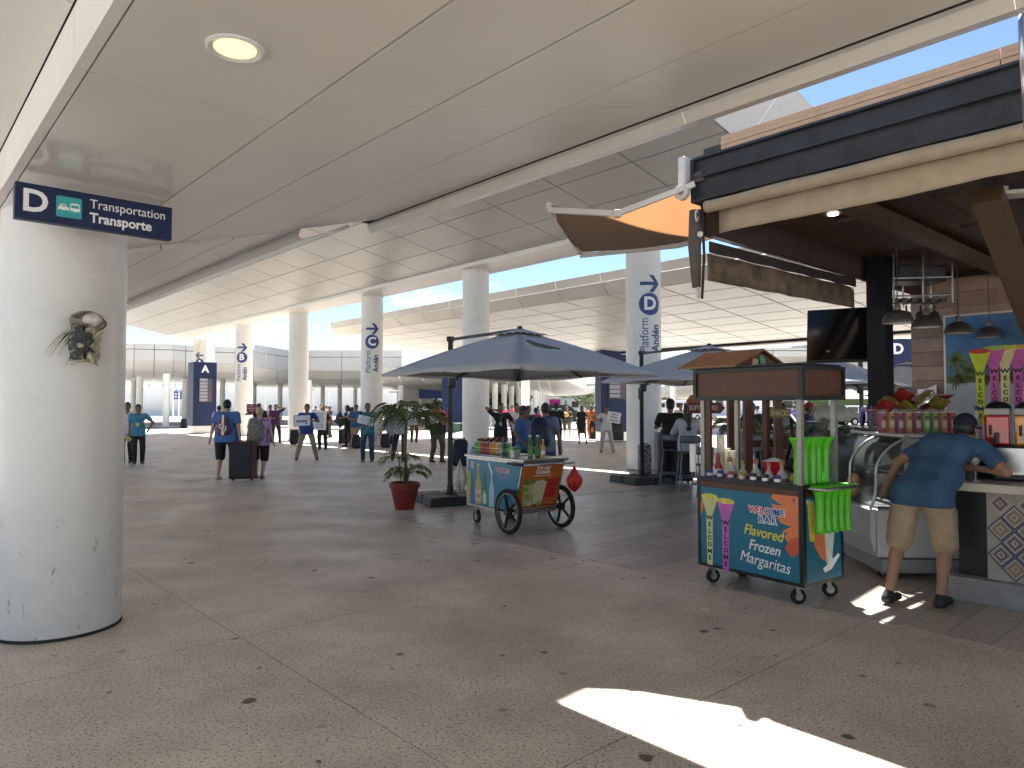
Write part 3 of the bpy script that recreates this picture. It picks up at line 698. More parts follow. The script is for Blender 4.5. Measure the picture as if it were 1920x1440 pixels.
for i in range(0, 12):
    for j in range(0, 7):
        cx = .02+i*dw; cy = .0+(j*2+(i % 2))*dh*.5
        if cy > .73 or cy < .0: continue
        hw = dw*.94; lim = min(cy, .73-cy)
        if i % 2 == 0 and j % 2 or i % 2 and not j % 2: pass
for i in range(0, 10):
    for j in range(0, 8):
        if (i+j) % 2: continue
        cx, cy = .098+i*.098, .0+j*.105
        for (k, th, bb) in ((.97, .012, b1), (.80, .012, b3), (.64, .012, b2), (.48, .012, b1 if (j//2) % 2 else b2), (.32, .010, b3), (.16, .012, b2)):
            if cy+.105*k > .728 or cy-.105*k < .002 or cx-.098*k < 0: continue
            ring(b, cx, cy, .098*k, .105*k, th) if False else ring(bb, cx, cy, .098*k, .105*k, th)
b1.build('tile_pattern_blue', mdb, ctr, world=True, kind='stuff'); b2.build('tile_pattern_tan', mdt, ctr, world=True, kind='stuff'); b3.build('tile_pattern_cream', mdc, ctr, world=True, kind='stuff')
stbox('dark_gap_block', 1.84, 2.05, CT+.05, CT+.5, .2, .93, m_black, ctr)  # black block stands in for the shaded gap beside the fridge
b = MB(); pts = [P(1.3, CT-.19, 1.0-.0), P(1.28, CT-.2, .6), P(1.25, CT-.19, .3), P(1.27, CT-.2, .1), P(1.15, CT-.25, .02), P(.9, CT-.3, .012)]
tag(b.tube(pts, .008, 6).build('power_cable', m_black, None, smooth=True), 'black power cable hanging down the patterned counter front', 'cable')
tag(MB().tube([P(1.31, CT-.18, 1.004), P(1.33, CT-.21, .55), P(1.22, CT-.2, .12), P(1.1, CT-.2, .02)], .006, 6).build('power_cable', m_black, None, smooth=True), 'thinner black cable looping beside the hanging power cable', 'cable')
# awning hanging out over the passage
aw = thing('awning', 'orange glowing folding-arm awning jutting from the bar roof corner', 'awning', P(BS+.1, BF+.6, 3.5))
m_aw = bpy.data.materials.new('awning_cloth'); m_aw.use_nodes = True
n_ = m_aw.node_tree; n_.nodes.clear(); di = n_.nodes.new('ShaderNodeBsdfDiffuse'); tr = n_.nodes.new('ShaderNodeBsdfTranslucent'); ms = n_.nodes.new('ShaderNodeMixShader'); oo = n_.nodes.new('ShaderNodeOutputMaterial')
nz = n_.nodes.new('ShaderNodeTexNoise'); nz.inputs['Scale'].default_value = 3; cr = n_.nodes.new('ShaderNodeValToRGB'); cr.color_ramp.elements[0].color = (.30, .14, .06, 1); cr.color_ramp.elements[1].color = (.42, .21, .09, 1)
n_.links.new(nz.outputs[0], cr.inputs[0]); n_.links.new(cr.outputs[0], tr.inputs[0]); di.inputs[0].default_value = (.26, .21, .175, 1); ms.inputs[0].default_value = .5
n_.links.new(di.outputs[0], ms.inputs[1]); n_.links.new(tr.outputs[0], ms.inputs[2]); n_.links.new(ms.outputs[0], oo.inputs[0])
A0, A1 = D(1302, 335, 6.45), D(1028, 384, 6.7)     # near edge: bracket and outer corner
B0, B1 = P(3.78, 7.5, 3.80), D(1088, 472, 8.9)      # far edge
rows = []
for i in range(17):
    u_ = i/16; row = []
    for j in range(13):
        w_ = j/12; p = (A0*(1-u_)+A1*u_)*(1-w_)+(B0*(1-u_)+B1*u_)*w_
        p = p - Z3*(.16*math.sin(math.pi*u_)**1.0*(1-.2*w_)+.05*math.sin(math.pi*w_)); row.append(p)
    rows.append(row)
MB().grid(rows).build('cloth', m_aw, aw, world=True, smooth=True)
fl2 = [[A1*(1-w_)+B1*w_-Z3*(k*.09) for w_ in [j/8 for j in range(9)]] for k in range(2)]
MB().bar(A1, B1, .05, .06).build('front_bar', m_white_pl, aw, world=True, bevel=.01)
e_ = A1*.52+A0*.48-Z3*.20
MB().bar(A0-Z3*.05, e_, .04, .05).build('folding_arm', m_white_pl, aw, world=True)
MB().bar(e_, A1-Z3*.05, .04, .05).build('folding_arm', m_white_pl, aw, world=True)
MB().box(e_, (.07, .07, .07)).build('arm_joint', m_white_pl, aw, world=True, bevel=.01)
e2_ = B1*.5+B0*.5-Z3*.16
MB().bar(B0-Z3*.05, e2_, .04, .05).build('folding_arm', m_white_pl, aw, world=True)
MB().bar(e2_, B1-Z3*.05, .04, .05).build('folding_arm', m_white_pl, aw, world=True)
MB().bar(A0+Vector((.03, 0, .02)), B0+Vector((.03, 0, .02)), .1, .1).build('roller_box', m_grayc, aw, world=True, bevel=.02)
# hung sign on the first column
sg = thing('hanging_sign', 'navy Transportation Transporte sign with letter D at the front column top', 'sign', D(160, 390, 4.55))
e0 = D(26, 375, 4.33); dx = V3*.90; e1_ = e0+dx; cS = (e0+e1_)/2; sg.location = cS; PM[sg.name] = Matrix.Translation(cS)
XS = frame((0, 0, 0), dx.normalized(), Z3)
wS = dx.length
b = MB(); b.X = XS; b.box((0, 0, 0), (wS, .225, .07)); b.build('panel', m_navy, sg, bevel=.004)
XL = XS @ Matrix.Translation((0, 0, .036))
text('D', .19, XL @ Matrix.Translation((-wS/2+.105, 0, 0)), m_letter, sg, bold=.005)
text('Transportation', .083, XL @ Matrix.Translation((-wS/2+.40, .045, 0)), m_letter, sg, align='LEFT', sx=.90)
text('Transporte', .088, XL @ Matrix.Translation((-wS/2+.40, -.045, 0)), m_letter, sg, align='LEFT', bold=.0022, sx=.92)
teal = M('sign_teal', (.03, .36, .38), .4, var=0)
flat([(x*.07, y*.066) for x, y in [(-1, -.9), (-.9, -1), (.9, -1), (1, -.9), (1, .9), (.9, 1), (-.9, 1), (-1, .9)]], teal, XL @ Matrix.Translation((-wS/2+.285, 0, 0)), sg, 'pictogram_plate', .001)
Xp = XL @ Matrix.Translation((-wS/2+.285, 0, .0015))
flat([(-.06, -.022), (.0, -.022), (.0, -.002), (-.012, .0), (-.02, .016), (-.044, .016), (-.052, .0), (-.06, -.004)], m_letter, Xp, sg, 'car_pictogram', .001)
flat([(.006, -.024), (.06, -.024), (.06, .02), (.052, .028), (.014, .028), (.006, .02)], m_letter, Xp, sg, 'bus_pictogram', .001)
b = MB(); b.X = Xp
for x in (-.048, -.012, .016, .05): b.prism(ell(x, -.024, .006, .006, 10), .0022)
b.box((.033, .008, .001), (.044, .018, .0028)); b.box((-.031, .005, .001), (.02, .009, .0028)); b.build('pictogram_detail', teal, sg)
# tape wrapped device on the first column
p = Vector((-2.99, 4.98, 2.11))
dv = thing('taped_device', 'device bandaged in black-lettered yellow tape fixed to the front column', 'device', p)
dv.scale = (1.12, 1.12, 1.12)
m_tape = M('tape_yellow', (.42, .40, .22), .35, var=.3, scale=25); m_wrap = M('brown_wrap', (.10, .07, .06), .12, var=.7, scale=14, bump=.6)
b = MB(); b.box((-.10, .10, .04), (.10, .03, .17)); b.build('mount_plate', m_black, dv)
MB().tube([(-.16, .16, .04), (.0, .0, .04)], .03, 8).build('mount_arm', m_black, dv)
def blob(c, r, sd, n=20, m=12, amp=.12):
    rr = random.Random(sd); ph = [rr.uniform(0, 6) for _ in range(6)]
    return [[Vector((c[0]+r[0]*math.sin(a)*math.cos(bb)*(1+amp*math.sin(3*bb+ph[0])*math.sin(2*a+ph[1])), c[1]+r[1]*math.sin(a)*math.sin(bb)*(1+amp*math.sin(4*bb+ph[2])), c[2]+r[2]*math.cos(a)*(1+amp*math.sin(2*bb+ph[3])))) for bb in [2*math.pi*k/n for k in range(n)]] for a in [math.pi*j/m for j in range(m+1)]]
rr0 = random.Random(12)
rows_ = blob((.015, 0, .10), (.10, .085, .062), 1, 26, 14, .16)
rows_ = [[q+Vector((rr0.uniform(-.006, .006), rr0.uniform(-.006, .006), rr0.uniform(-.006, .006)+.25*(q.x-.0)*-.35)) for q in r] for r in rows_]
MB().grid(rows_, True).build('plastic_wrap', M('grey_brown_wrap', (.24, .20, .17), .18, var=.8, scale=11, bump=.9, bscale=30), dv, smooth=40)
MB().grid(blob((.075, -.045, .11), (.058, .05, .036), 6, 14, 9, .15), True).build('plastic_highlight', M('wrap_highlight', (.60, .57, .54), .08, var=.15, scale=30, bump=.6), dv, smooth=True)  # pale opaque lump paints a white highlight on the clear plastic
rr_ = []
for j in range(15):
    z = .07-.23*j/14; rad = .080+.008*math.sin(j*1.9)-.012*(j > 12)
    rr_.append([Vector((.01+rad*math.cos(a)*(1+.05*math.sin(5*a+j)+rr0.uniform(-.05, .05)), rad*.9*math.sin(a)*(1+rr0.uniform(-.06, .06)), z+.014*math.sin(a*2+j*.7)+rr0.uniform(-.004, .004))) for a in [2*math.pi*k/26 for k in range(26)]])
MB().grid(rr_, True).build('tape_bandage', M('tape_greyyellow', (.40, .39, .28), .3, var=.35, scale=22, bump=.5), dv, smooth=30)
ink = M('ink_black', (.01, .01, .01), .5, var=0)
rn = random.Random(5)
for r_, (w, z, sz) in enumerate([('LIST', .045, .055), ('CARR', .0, .065), ('UCK', -.055, .085), ('KET', -.115, .07)]):
    def wr(co, z=z): a = R(-88)+co.x/.090; return Vector((.01+.0925*math.cos(a), .0855*math.sin(a), z+co.y+.2*co.x*math.sin(z*50)))
    text(w, sz, None, ink, dv, 'printed_tape', bold=.005, wrap=wr, depth=0)
def wr(co): a = R(-158)+co.x/.088; return Vector((.01+.0925*math.cos(a), .0855*math.sin(a), -.06+co.y))
text('SE', .06, None, ink, dv, 'printed_tape', bold=.003, wrap=wr, depth=0)
for k, (a, c_) in enumerate([((-.07, -.05, .05), (-.20, -.03, -.11)), ((-.06, -.05, .03), (-.18, -.04, -.12)), ((-.07, -.04, .0), (-.13, -.04, -.11)), ((-.06, -.04, -.02), (-.11, -.05, -.10)), ((.08, -.02, .0), (.125, 0, .08)), ((-.03, -.06, -.10), (-.06, -.07, -.18)), ((.06, -.06, -.11), (.10, -.06, -.17)), ((-.08, -.04, .04), (-.22, -.03, -.09)), ((.07, -.03, -.02), (.13, -.02, .03))]):
    a, c_ = Vector(a), Vector(c_); md = (a+c_)/2+Vector((.01, -.02, .03)); rows = []
    for j in range(7):
        u_ = j/6; p_ = a*(1-u_)**2+md*2*u_*(1-u_)+c_*u_**2; w_ = .017*(1-.5*u_)
        rows.append([p_+Vector((-w_*.6, 0, -w_)), p_+Vector((w_*.6, -.004, w_))])
    MB().grid(rows).build('tape_tail', m_tape if k != 1 else m_black, dv, smooth=True, solid=.002)
# ------------------------------------------------------------ far canopies, walls, plain, trees, vehicles
m_thin = M('thin_column_white', (.85, .83, .77), .5, var=.06, scale=4)
GT = 'thin round columns under the far canopies'
def facet_canopy(label, pts, h0, h1, h2, depth, cols, colr=.26, soffit=m_soffit_far, inner=1.2):
    """pts: ground polyline of the front edge (world xy); fascia upright from h1..h2, bevelled back under to h0"""
    root = thing('canopy_roof', label, 'canopy', (pts[0][0], pts[0][1], h0))
    rows = []
    for i, (x, y) in enumerate(pts):
        a = Vector((x, y, 0)); d = Vector((x, y, 0)).normalized()
        rows.append([a+Z3*h2, a+Z3*(h2-.35*(h2-h1)), a+Z3*h1, a+d*inner+Z3*(h0+.35*(h1-h0)), a+d*inner*1.9+Z3*h0, a+d*depth+Z3*(h0+.1)])
    for i in range(len(rows)-1):
        for j in range(5):
            nm = 'fascia_panel' if j < 3 else 'panel'
            seg = 1 if j < 4 else 3
            for q in range(seg):
                A0_, A1_ = rows[i][j].lerp(rows[i][j+1], q/seg), rows[i][j].lerp(rows[i][j+1], (q+1)/seg)
                B0_, B1_ = rows[i+1][j].lerp(rows[i+1][j+1], q/seg), rows[i+1][j].lerp(rows[i+1][j+1], (q+1)/seg)
                panel(root, A0_, B0_, B1_, A1_, soffit, .05, .045, nm)
    b = MB()
    for i in range(len(rows)-1):
        d = Vector((rows[i][0].x, rows[i][0].y, 0)).normalized()
        lo = [rows[i][0]+d*.1-Z3*.15, rows[i+1][0]+d*.1-Z3*.15, rows[i+1][5]+Z3*.5, rows[i][5]+Z3*.5]; b.hexa(lo, [p+Z3*.1 for p in lo])
    b.build('roof_deck', m_deck, root)
    for v in root.children: v.data.transform(Matrix.Translation(-Vector(root.location))) if v.name.startswith('roof_deck') else None
    for (px, Y, lab) in cols:
        c = thing('thin_column', lab, 'column', ((px-960)/FPX*Y, Y, 0), 0, GT)
        MB().lathe([(0, 0), (colr, 0), (colr, h0+.05), (0, h0+.05)], 16).build('shaft', m_thin, c, smooth=40)
    return root
def xy(px, Y): return ((px-960)/FPX*Y, Y)
facet_canopy('far left canopy with folded white fascia behind the blue A pylon', [xy(150, 56), xy(200, 56), xy(250, 56), xy(288, 56.5), xy(324, 57), xy(347, 58), xy(395, 59), xy(440, 60), xy(500, 62)], 4.2, 5.3, 6.65, 26,
    [(262, 61, 'thin column with a grey pipe, left of the plain far one'), (312, 56.5, 'thin column just left of the blue A pylon'), (347, 66, 'thin column half behind the blue A pylon'), (250, 72, 'far thin column beside the front column edge'), (417, 72, 'thin column right of the blue A pylon'), (476, 74, 'thin column between the B column and the red sign')])
facet_canopy('far middle canopy with peaked underside behind plain column', [xy(476, 60), xy(520, 64), xy(542, 66), xy(577, 66), xy(640, 66), xy(700, 66), xy(753, 66)], 3.9, 5.0, 6.9, 30,
    [(579, 62, 'thin column just right of the plain wide column'), (525, 78, 'far thin column left of the plain wide column'), (605, 84, 'thin column behind the tall white list board'), (637, 84, 'thin column left of the C column'), (666, 90, 'farthest thin column left of the C column'), (751, 66, 'thin column right of the C column')])
m_silver = M('louvre_glassy', (.45, .48, .46), .3, var=.3, scale=.8)
c5 = facet_canopy('long low canopy with pointed end above the magenta van', [xy(735, 62), xy(800, 64), xy(860, 66), xy(925, 68)], 3.75, 4.1, 4.6, 40, [(985, 44, 'stout round column with a small grey box, behind the black-shirted men'), (867, 66, 'thin column beside the left edge of the plain umbrella-side column'), (928, 66, 'first thin column of the row right of the plain column'), (945, 70, 'second thin column of the row right of the plain column'), (959, 74, 'third thin column of the row right of the plain column'), (972, 78, 'fourth thin column of the row right of the plain column')])
# the receding pointed wing
wg = thing('canopy_wing', 'pointed canopy wing with silvery fascia receding above the van', 'canopy', (0, 70, 4.5))
A = [D(700, 690, 50), D(930, 700, 58), D(1037, 702, 66), D(1110, 737, 110)]
Bp = [D(700, 722, 62), D(930, 742, 100), D(1060, 742, 105), D(1098, 741, 112)]
for i in range(3):
    N = 6
    for k in range(N):
        a0, a1 = A[i].lerp(A[i+1], k/N), A[i].lerp(A[i+1], (k+1)/N); b0, b1 = Bp[i].lerp(Bp[i+1], k/N), Bp[i].lerp(Bp[i+1], (k+1)/N)
        for (u0, u1) in ((0, .5), (.5, 1)):
            panel(wg, a0.lerp(b0, u0), a1.lerp(b1, u0), a1.lerp(b1, u1), a0.lerp(b0, u1), m_soffit_far, .08, .08)
N = 14
for k in range(N):
    a0, a1 = A[2].lerp(A[3], k/N), A[2].lerp(A[3], (k+1)/N)
    a0l, a1l = a0-Z3*.0, a1; t0_, t1_ = a0+Vector((.5, 0, .9*(1-k/N)+.25)), a1+Vector((.5, 0, .9*(1-(k+1)/N)+.25))
    lo = [a0, a1, t1_, t0_]; MB().hexa(lo, [p+Vector((.05, .12, .02)) for p in lo]).build('fascia_panel', m_silver, wg, world=True)
for k in range(14):
    px, Y = 1003+k*4.6*(1-.02*k), 66+k*3.4
    c = thing('thin_column', 'thin column in the dense receding row behind the dark car', 'column', ((px-960)/FPX*Y, Y, 0), 0, 'dense row of thin columns behind the dark car')
    MB().lathe([(0, 0), (.17, 0), (.17, 3.1), (0, 3.1)], 10).build('shaft', m_thin, c)
# right far canopy
wr_ = thing('canopy_wing', 'distant pale canopy above the parked white vans at right', 'canopy', (20, 110, 4))
A = [D(1225, 742, 110), D(1295, 722, 90), D(1560, 650, 60)]; Bp = [D(1225, 748, 125), D(1295, 748, 120), D(1560, 716, 110)]
for i in range(2):
    for k in range(6):
        a0, a1 = A[i].lerp(A[i+1], k/6), A[i].lerp(A[i+1], (k+1)/6); b0, b1 = Bp[i].lerp(Bp[i+1], k/6), Bp[i].lerp(Bp[i+1], (k+1)/6)
        panel(wr_, a0, a1, b1, b0, m_soffit_far, .1, .08)
        lo = [a0, a1, a1+Vector((0, .3, 1.0)), a0+Vector((0, .3, 1.0))]; MB().hexa(lo, [p+Vector((0, .1, 0)) for p in lo]).build('fascia_panel', m_silver, wr_, world=True)
# canopy seen through the right gaps, behind the cart roof
facet_canopy('bright far canopy seen above the margarita cart roof', [xy(1290, 46), xy(1370, 46), xy(1450, 46), xy(1530, 46), xy(1610, 46), xy(1700, 46), xy(1790, 46)], 4.6, 4.9, 5.45, 20,
    [(1262, 60, 'thin column seen left of the direction signs'), (1440, 62, 'thin column seen between the cart posts'), (1560, 62, 'thin column seen right of the margarita cart')])
# perimeter wall
m_wall = M('perimeter_wall_paint', (.80, .83, .88), .7, var=.05, scale=.3)
pw = thing('perimeter_wall', 'long pale blue-white perimeter wall with barbed wire in the distance', 'wall', (-60, 128, 0))
for k in range(26):
    x = -95+4.6*k; MB().box((x, 128+.02*k, 2.5), (4.56, .25, 5.0)).build('wall_panel', m_wall, pw, world=True)
b = MB()
for k in range(53): b.bar((-97+2.3*k, 128, 5), (-97+2.3*k, 127.4, 6.0), .07, .07)
for z_, y_ in ((5.35, 127.8), (5.65, 127.6), (5.95, 127.43)): b.bar((-97, y_, z_), (23, y_, z_), .05, .05)
for k in range(260):
    x = -97+k*.46; b.bar((x, 127.4, 5.8), (x+.23, 127.3, 6.35), .03, .03); b.bar((x+.23, 127.3, 6.35), (x+.46, 127.4, 5.8), .03, .03)
b.build('barbed_wire', m_joint, pw, world=True, kind='stuff')
v = thing('verge', '', ''); del v['label'], v['category']; v['kind'] = 'structure'
MB().box((-30, 124, .05), (160, 3.5, .1)).build('dry_grass', M('dry_grass', (.42, .33, .12), .9, var=.3, scale=1.5), v)
MB().box((-30, 121.8, .06), (160, .5, .14)).build('kerb', m_ground, v)
q = struct(MB().box((0, 85, -.019), (300, 50, .03)).build('road', m_road))
for (x0, x1, y) in ((-40, -16, 57), (-14, 6, 52), (8, 40, 58), (-30, 10, 68), (12, 60, 72)):
    struct(MB().box(((x0+x1)/2, y, .07), (x1-x0, 2.2, .14)).build('kerb', m_ground, bevel=.03))
s_ = thing('wall_sign', 'small blue sign on the perimeter wall', 'sign', D(333, 741, 127.5))
s_.scale = (.42, 1, .42)
MB().box((0, 0, 0), (3.4, .1, 3.4)).build('board', M('blue_sign', (.03, .09, .35), .5, var=0), s_)
b = MB()
for dx_ in (-.7, .7): b.box((dx_, -.07, .5), (.9, .03, .7)); b.box((dx_, -.07, -.7), (.9, .03, .7))
b.build('sign_print', m_letter, s_)
# street lamps and poles
for (px, py, Y, lab) in ((1116, 722, 90, 'grey street lamp in the gap right of the pointed canopy'), (1234, 722, 70, 'grey pole standing before the white vans'), (325, 718, 110, 'grey street lamp over the wall by the A pylon'), (336, 716, 118, 'shorter street lamp over the wall by the A pylon'), (745, 735, 95, 'pole near the grey billboard'), (830, 730, 95, 'pole right of the grey billboard'), (498, 726, 100, 'pole between B column and red sign'), (588, 730, 100, 'pole right of plain wide column')):
    p = D(px, py, Y); o = thing('street_lamp', lab, 'street lamp', (p.x, p.y, 0), 0, 'street lamps in the distance')
    MB().cyl((0, 0, 0), (0, 0, p.z), .12, .07, 8).build('pole', m_thin if px != 1234 else m_lamp, o); MB().box((-.5, 0, p.z), (1.1, .2, .12)).build('lamp_head', m_lamp, o)
bb_ = thing('billboard', 'blank grey billboard on a pole beyond the C column', 'billboard', D(782, 742, 95) )
MB().box((0, 0, 0), (4.2, .2, 3.0)).build('panel', M('billboard_grey', (.5, .52, .54), .6), bb_); MB().box((0, .15, -3), (.3, .2, 6)).build('post', m_lamp, bb_)
# low buildings
for (x0, x1, Y, h, lab) in ((770, 860, 115, 3.6, 'low grey building behind the billboard'), (1050, 1240, 170, 4.0, 'long low pale building behind the trees'), (1228, 1420, 140, 4.6, 'flat-roofed pale building behind the white vans'), (640, 720, 150, 3.4, 'low dark-roofed building beyond the wall')):
    xa, xb = (x0-960)/FPX*Y, (x1-960)/FPX*Y; o = thing('low_building', lab, 'building', ((xa+xb)/2, Y, 0))
    MB().box((0, 0, h/2), (xb-xa, 8, h)).build('wall', m_wall, o); MB().box((0, 0, h+.15), (xb-xa+.6, 8.6, .3)).build('roof', m_lamp, o)
    for k in range(6):
        MB().box(((xb-xa)*(k-2.5)/7, -4.01, h*.55), ((xb-xa)/14, .06, h*.3)).build('window', M('far_glass', (.08, .10, .12), .1, var=0), o)
ga = thing('toll_gate', 'blue-topped gantry with thin posts beyond the umbrella pole', 'gate', D(822, 745, 85))
MB().box((0, 0, .4), (4.6, .6, 1.1)).build('beam', M('gantry_blue', (.05, .10, .33), .5), ga)
for x in (-2.2, 2.2): MB().box((x, 0, -1.6), (.25, .3, 3.3)).build('post', m_thin, ga)
# trees
m_leaf = M('leaf_mid', (.10, .13, .03), .7, var=.5, scale=.8); m_leaf2 = M('leaf_dark', (.05, .08, .02), .7, var=.4, scale=.8); m_bark = M('bark', (.16, .13, .10), .9, var=.3, scale=3)
def tree(px, Y, h, w, label, sd):
    rr = random.Random(sd); o = thing('tree', label, 'tree', ((px-960)/FPX*Y, Y, 0), 0, 'broadleaf trees beyond the vehicles')
    b = MB(); b.tube([(0, 0, 0), (.1, 0, h*.25), (0, .1, h*.5)], [.22, .17, .1], 7)
    for k in range(5):
        a = k*1.3; b.tube([(.05, 0, h*.3), (w*.25*math.cos(a), w*.2*math.sin(a), h*.6)], [.09, .03], 5)
    b.build('trunk', m_bark, o)
    for nm, mt_, n in (('crown', m_leaf, 900), ('crown_dark', m_leaf2, 420)):  # leaves in a second, darker tone scattered through the crown
        b = MB(); cl = [(rr.uniform(-.38, .38)*w, rr.uniform(-.3, .3)*w, h*rr.uniform(.48, .85), rr.uniform(.12, .22)*w) for _ in range(11)]
        for k in range(n):
            c = cl[k % 11]; d = Vector((rr.gauss(0, 1), rr.gauss(0, 1), rr.gauss(0, .7))).normalized()*c[3]*rr.uniform(.6, 1.05)
            p = Vector(c[:3])+d; s_ = rr.uniform(.10, .22); u_ = Vector((rr.gauss(0, 1), rr.gauss(0, 1), rr.gauss(0, 1))).normalized(); v_ = u_.orthogonal().normalized()
            b.add([p-u_*s_, p+v_*s_*.6, p+u_*s_, p-v_*s_*.6], [(0, 1, 2, 3)])
        b.build(nm, mt_, o)
for i, (px, Y, h, w, lab) in enumerate([(1080, 112, 4.0, 7, 'bushy tree directly right of the pointed canopy tip'), (1103, 118, 4.6, 6, 'tall rounded tree left of the far lamp'), (1122, 120, 3.6, 5, 'small tree right of the far lamp'), (1062, 125, 3.2, 5, 'low tree behind the magenta van'), (935, 95, 3.6, 6, 'tree seen between the first columns of the row'), (951, 98, 3.5, 6, 'tree seen between the middle columns of the row'), (966, 102, 3.6, 5, 'tree seen between the last columns of the row'), (838, 100, 3.0, 6, 'low tree under the blue gantry'), (625, 150, 5.8, 7, 'tree top showing over the wall left of the C column'), (672, 152, 5.6, 4, 'tree top at the C column left edge'), (1236, 120, 5.2, 7, 'tree under the distant right canopy'), (1262, 125, 4.9, 6, 'tree behind the pole by the white vans')]): tree(px, Y, h, w, lab, i+1)
tag(MB().box((80, 420, 3), (700, 20, 6.5)).build('tree_line', m_leaf2), 'distant dark tree line', 'trees'); bpy.data.objects['tree_line']['kind'] = 'stuff'
# vehicles
m_tyre = M('tyre', (.015, .015, .015), .85, var=.2); m_carblack = M('car_black', (.010, .011, .013), .2, var=.05, coat=.6); m_glass = M('vehicle_glass', (.03, .035, .04), .06, var=0)
m_vanw = M('van_white', (.7, .71, .73), .3, var=.03, coat=.4)
def vehicle(name, label, cat, loc, rz, Lg, Wd, Hg, prof, mat, group=None, wheel=.36, glass=None):
    o = thing(name, label, cat, loc, rz, group)
    X = Matrix.Translation((0, Wd/2, 0)) @ Matrix.Rotation(R(90), 4, 'X')
    MB().prism([(x*Lg, z*Hg) for x, z in prof], Wd, X).build('body', mat, o, bevel=.08)
    for x in (-.31, .31):
        for y in (-1, 1):
            w = MB(); w.cyl((x*Lg, y*(Wd/2-.1), wheel), (x*Lg, y*(Wd/2+.02), wheel), wheel, n=18); wo_ = w.build('wheel', m_tyre, o)
            w = MB(); w.cyl((x*Lg, y*(Wd/2+.015), wheel), (x*Lg, y*(Wd/2+.03), wheel), wheel*.55, n=12); w.build('rim', m_steel, wo_)
    for (xa, xb, za, zb_) in glass or []:
        for y in (-1, 1): MB().box(((xa+xb)/2*Lg, y*(Wd/2+.005), (za+zb_)/2*Hg), ((xb-xa)*Lg, .03, (zb_-za)*Hg)).build('window', m_glass, o, bevel=.01)
    return o
suv = [(-.5, .18), (-.5, .6), (-.46, .95), (-.40, 1.0), (.12, 1.0), (.27, .68), (.47, .60), (.5, .45), (.5, .18)]
vehicle('parked_car', 'black sport utility vehicle in sun before the magenta van', 'car', ((1056-960)/FPX*82, 82, 0), R(-8), 4.9, 1.95, 1.85, suv, m_carblack, glass=[(-.44, -.28, .64, .9), (-.26, -.05, .64, .92), (-.03, .14, .64, .92)])
van = [(-.5, .14), (-.5, .95), (-.47, 1.0), (.25, 1.0), (.40, .62), (.5, .45), (.5, .14)]
vo = vehicle('parked_van', 'white van with magenta and dark panels behind the black car', 'van', ((1052-960)/FPX*88, 88, 0), R(-5), 6.0, 2.0, 2.7, van, m_vanw, glass=[(.22, .36, .58, .85)])
MB().box((-.17*6, -1.01, .78*2.7), (1.9, .03, .9)).build('side_print', M('magenta', (.55, .03, .30), .5, var=0), vo); MB().box((-.40*6, -1.01, .78*2.7), (.95, .03, .9)).build('side_print', m_lamp, vo)
MB().box((.10*6, -1.01, .78*2.7), (.22, .03, .6)).build('side_print', M('van_green', (.1, .4, .15), .5, var=0), vo)
for k in range(7):
    x, Y = (1222+k*13-960)/FPX*(96-1.5*k), 96-1.5*k
    vehicle('parked_van', 'white van parked in the angled row at the far right, %s from the D column' % ['first', 'second', 'third', 'fourth', 'fifth', 'sixth', 'seventh'][k], 'van', (x, Y, 0), R(-62), 5.8, 2.0, 2.5, van, m_vanw, 'white vans parked in the angled row', glass=[(.24, .36, .58, .85), (-.1, .18, .62, .85), (-.45, -.13, .62, .85)])
for k, (px, Y, c, lab) in enumerate([(1480, 70, m_vanw, 'white van parked seen through the cart posts'), (1560, 62, m_carblack, 'black car parked seen right of the margarita cart'), (1600, 66, m_vanw, 'white car parked seen behind the snack bags')]):
    vehicle('parked_car' if k else 'parked_van', lab, 'car' if k else 'van', ((px-960)/FPX*Y, Y, 0), R(10), 4.8, 1.9, 1.75 if k else 2.4, suv if k else van, c, glass=[(-.44, -.28, .64, .9), (-.26, -.05, .64, .92), (-.03, .14, .64, .92)])
# pylons
def pylon(px, base_y, Yw, wdt, dep, h, rz, letter, label, screen=True, lp=(0, 0)):
    o = thing('information_pylon', label, 'sign', ((px-960)/FPX*Yw, Yw, 0), rz)
    MB().box((0, 0, .45+(h-.45)/2), (wdt, dep, h-.45)).build('body', m_navy, o, bevel=.01)
    MB().box((0, 0, .22), (wdt-.04, dep-.04, .44)).build('plinth', m_steel, o)
    XX = frame((0, -dep/2-.004, 0), (1, 0, 0), Z3)
    if letter: text(letter, .62, XX @ Matrix.Translation((lp[0], h-.45, 0)), m_letter, o, bold=.022)
    if screen:
        MB().box((.06, -dep/2-.02, h*.60), (wdt*.64, .04, h*.36)).build('display_frame', m_black, o)
        for i in range(7):
            MB().box((-.10, -dep/2-.045, h*.60+.66-.21*i), (wdt*.34, .012, .17)).build('timetable_row', M('display_grey', (.28, .28, .33), .4, var=.1, scale=20), o)
        MB().box((.27, -dep/2-.043, h*.60), (wdt*.20, .01, h*.32)).build('display_panel', M('display_dark', (.07, .06, .08), .3, var=.1), o)
    return o
pylon(379, 808, 45.5, 1.40, 1.30, 4.45, R(38), 'A', 'blue information pylon with white letter A and timetable screen')
pylon(851, 806, 50, 1.6, 1.0, 4.6, R(0), None, 'blue pylon between umbrella pole and plain column', False)
o = pylon(1150, 825, 34.5, 1.55, .9, 4.6, R(12), None, 'blue pylon with screen left of the D column')
o = pylon(1683, 800, 31, 1.7, .9, 4.55, R(0), 'D', 'blue pylon with letter D seen right of the bar pillar', False, (-.18, 0))
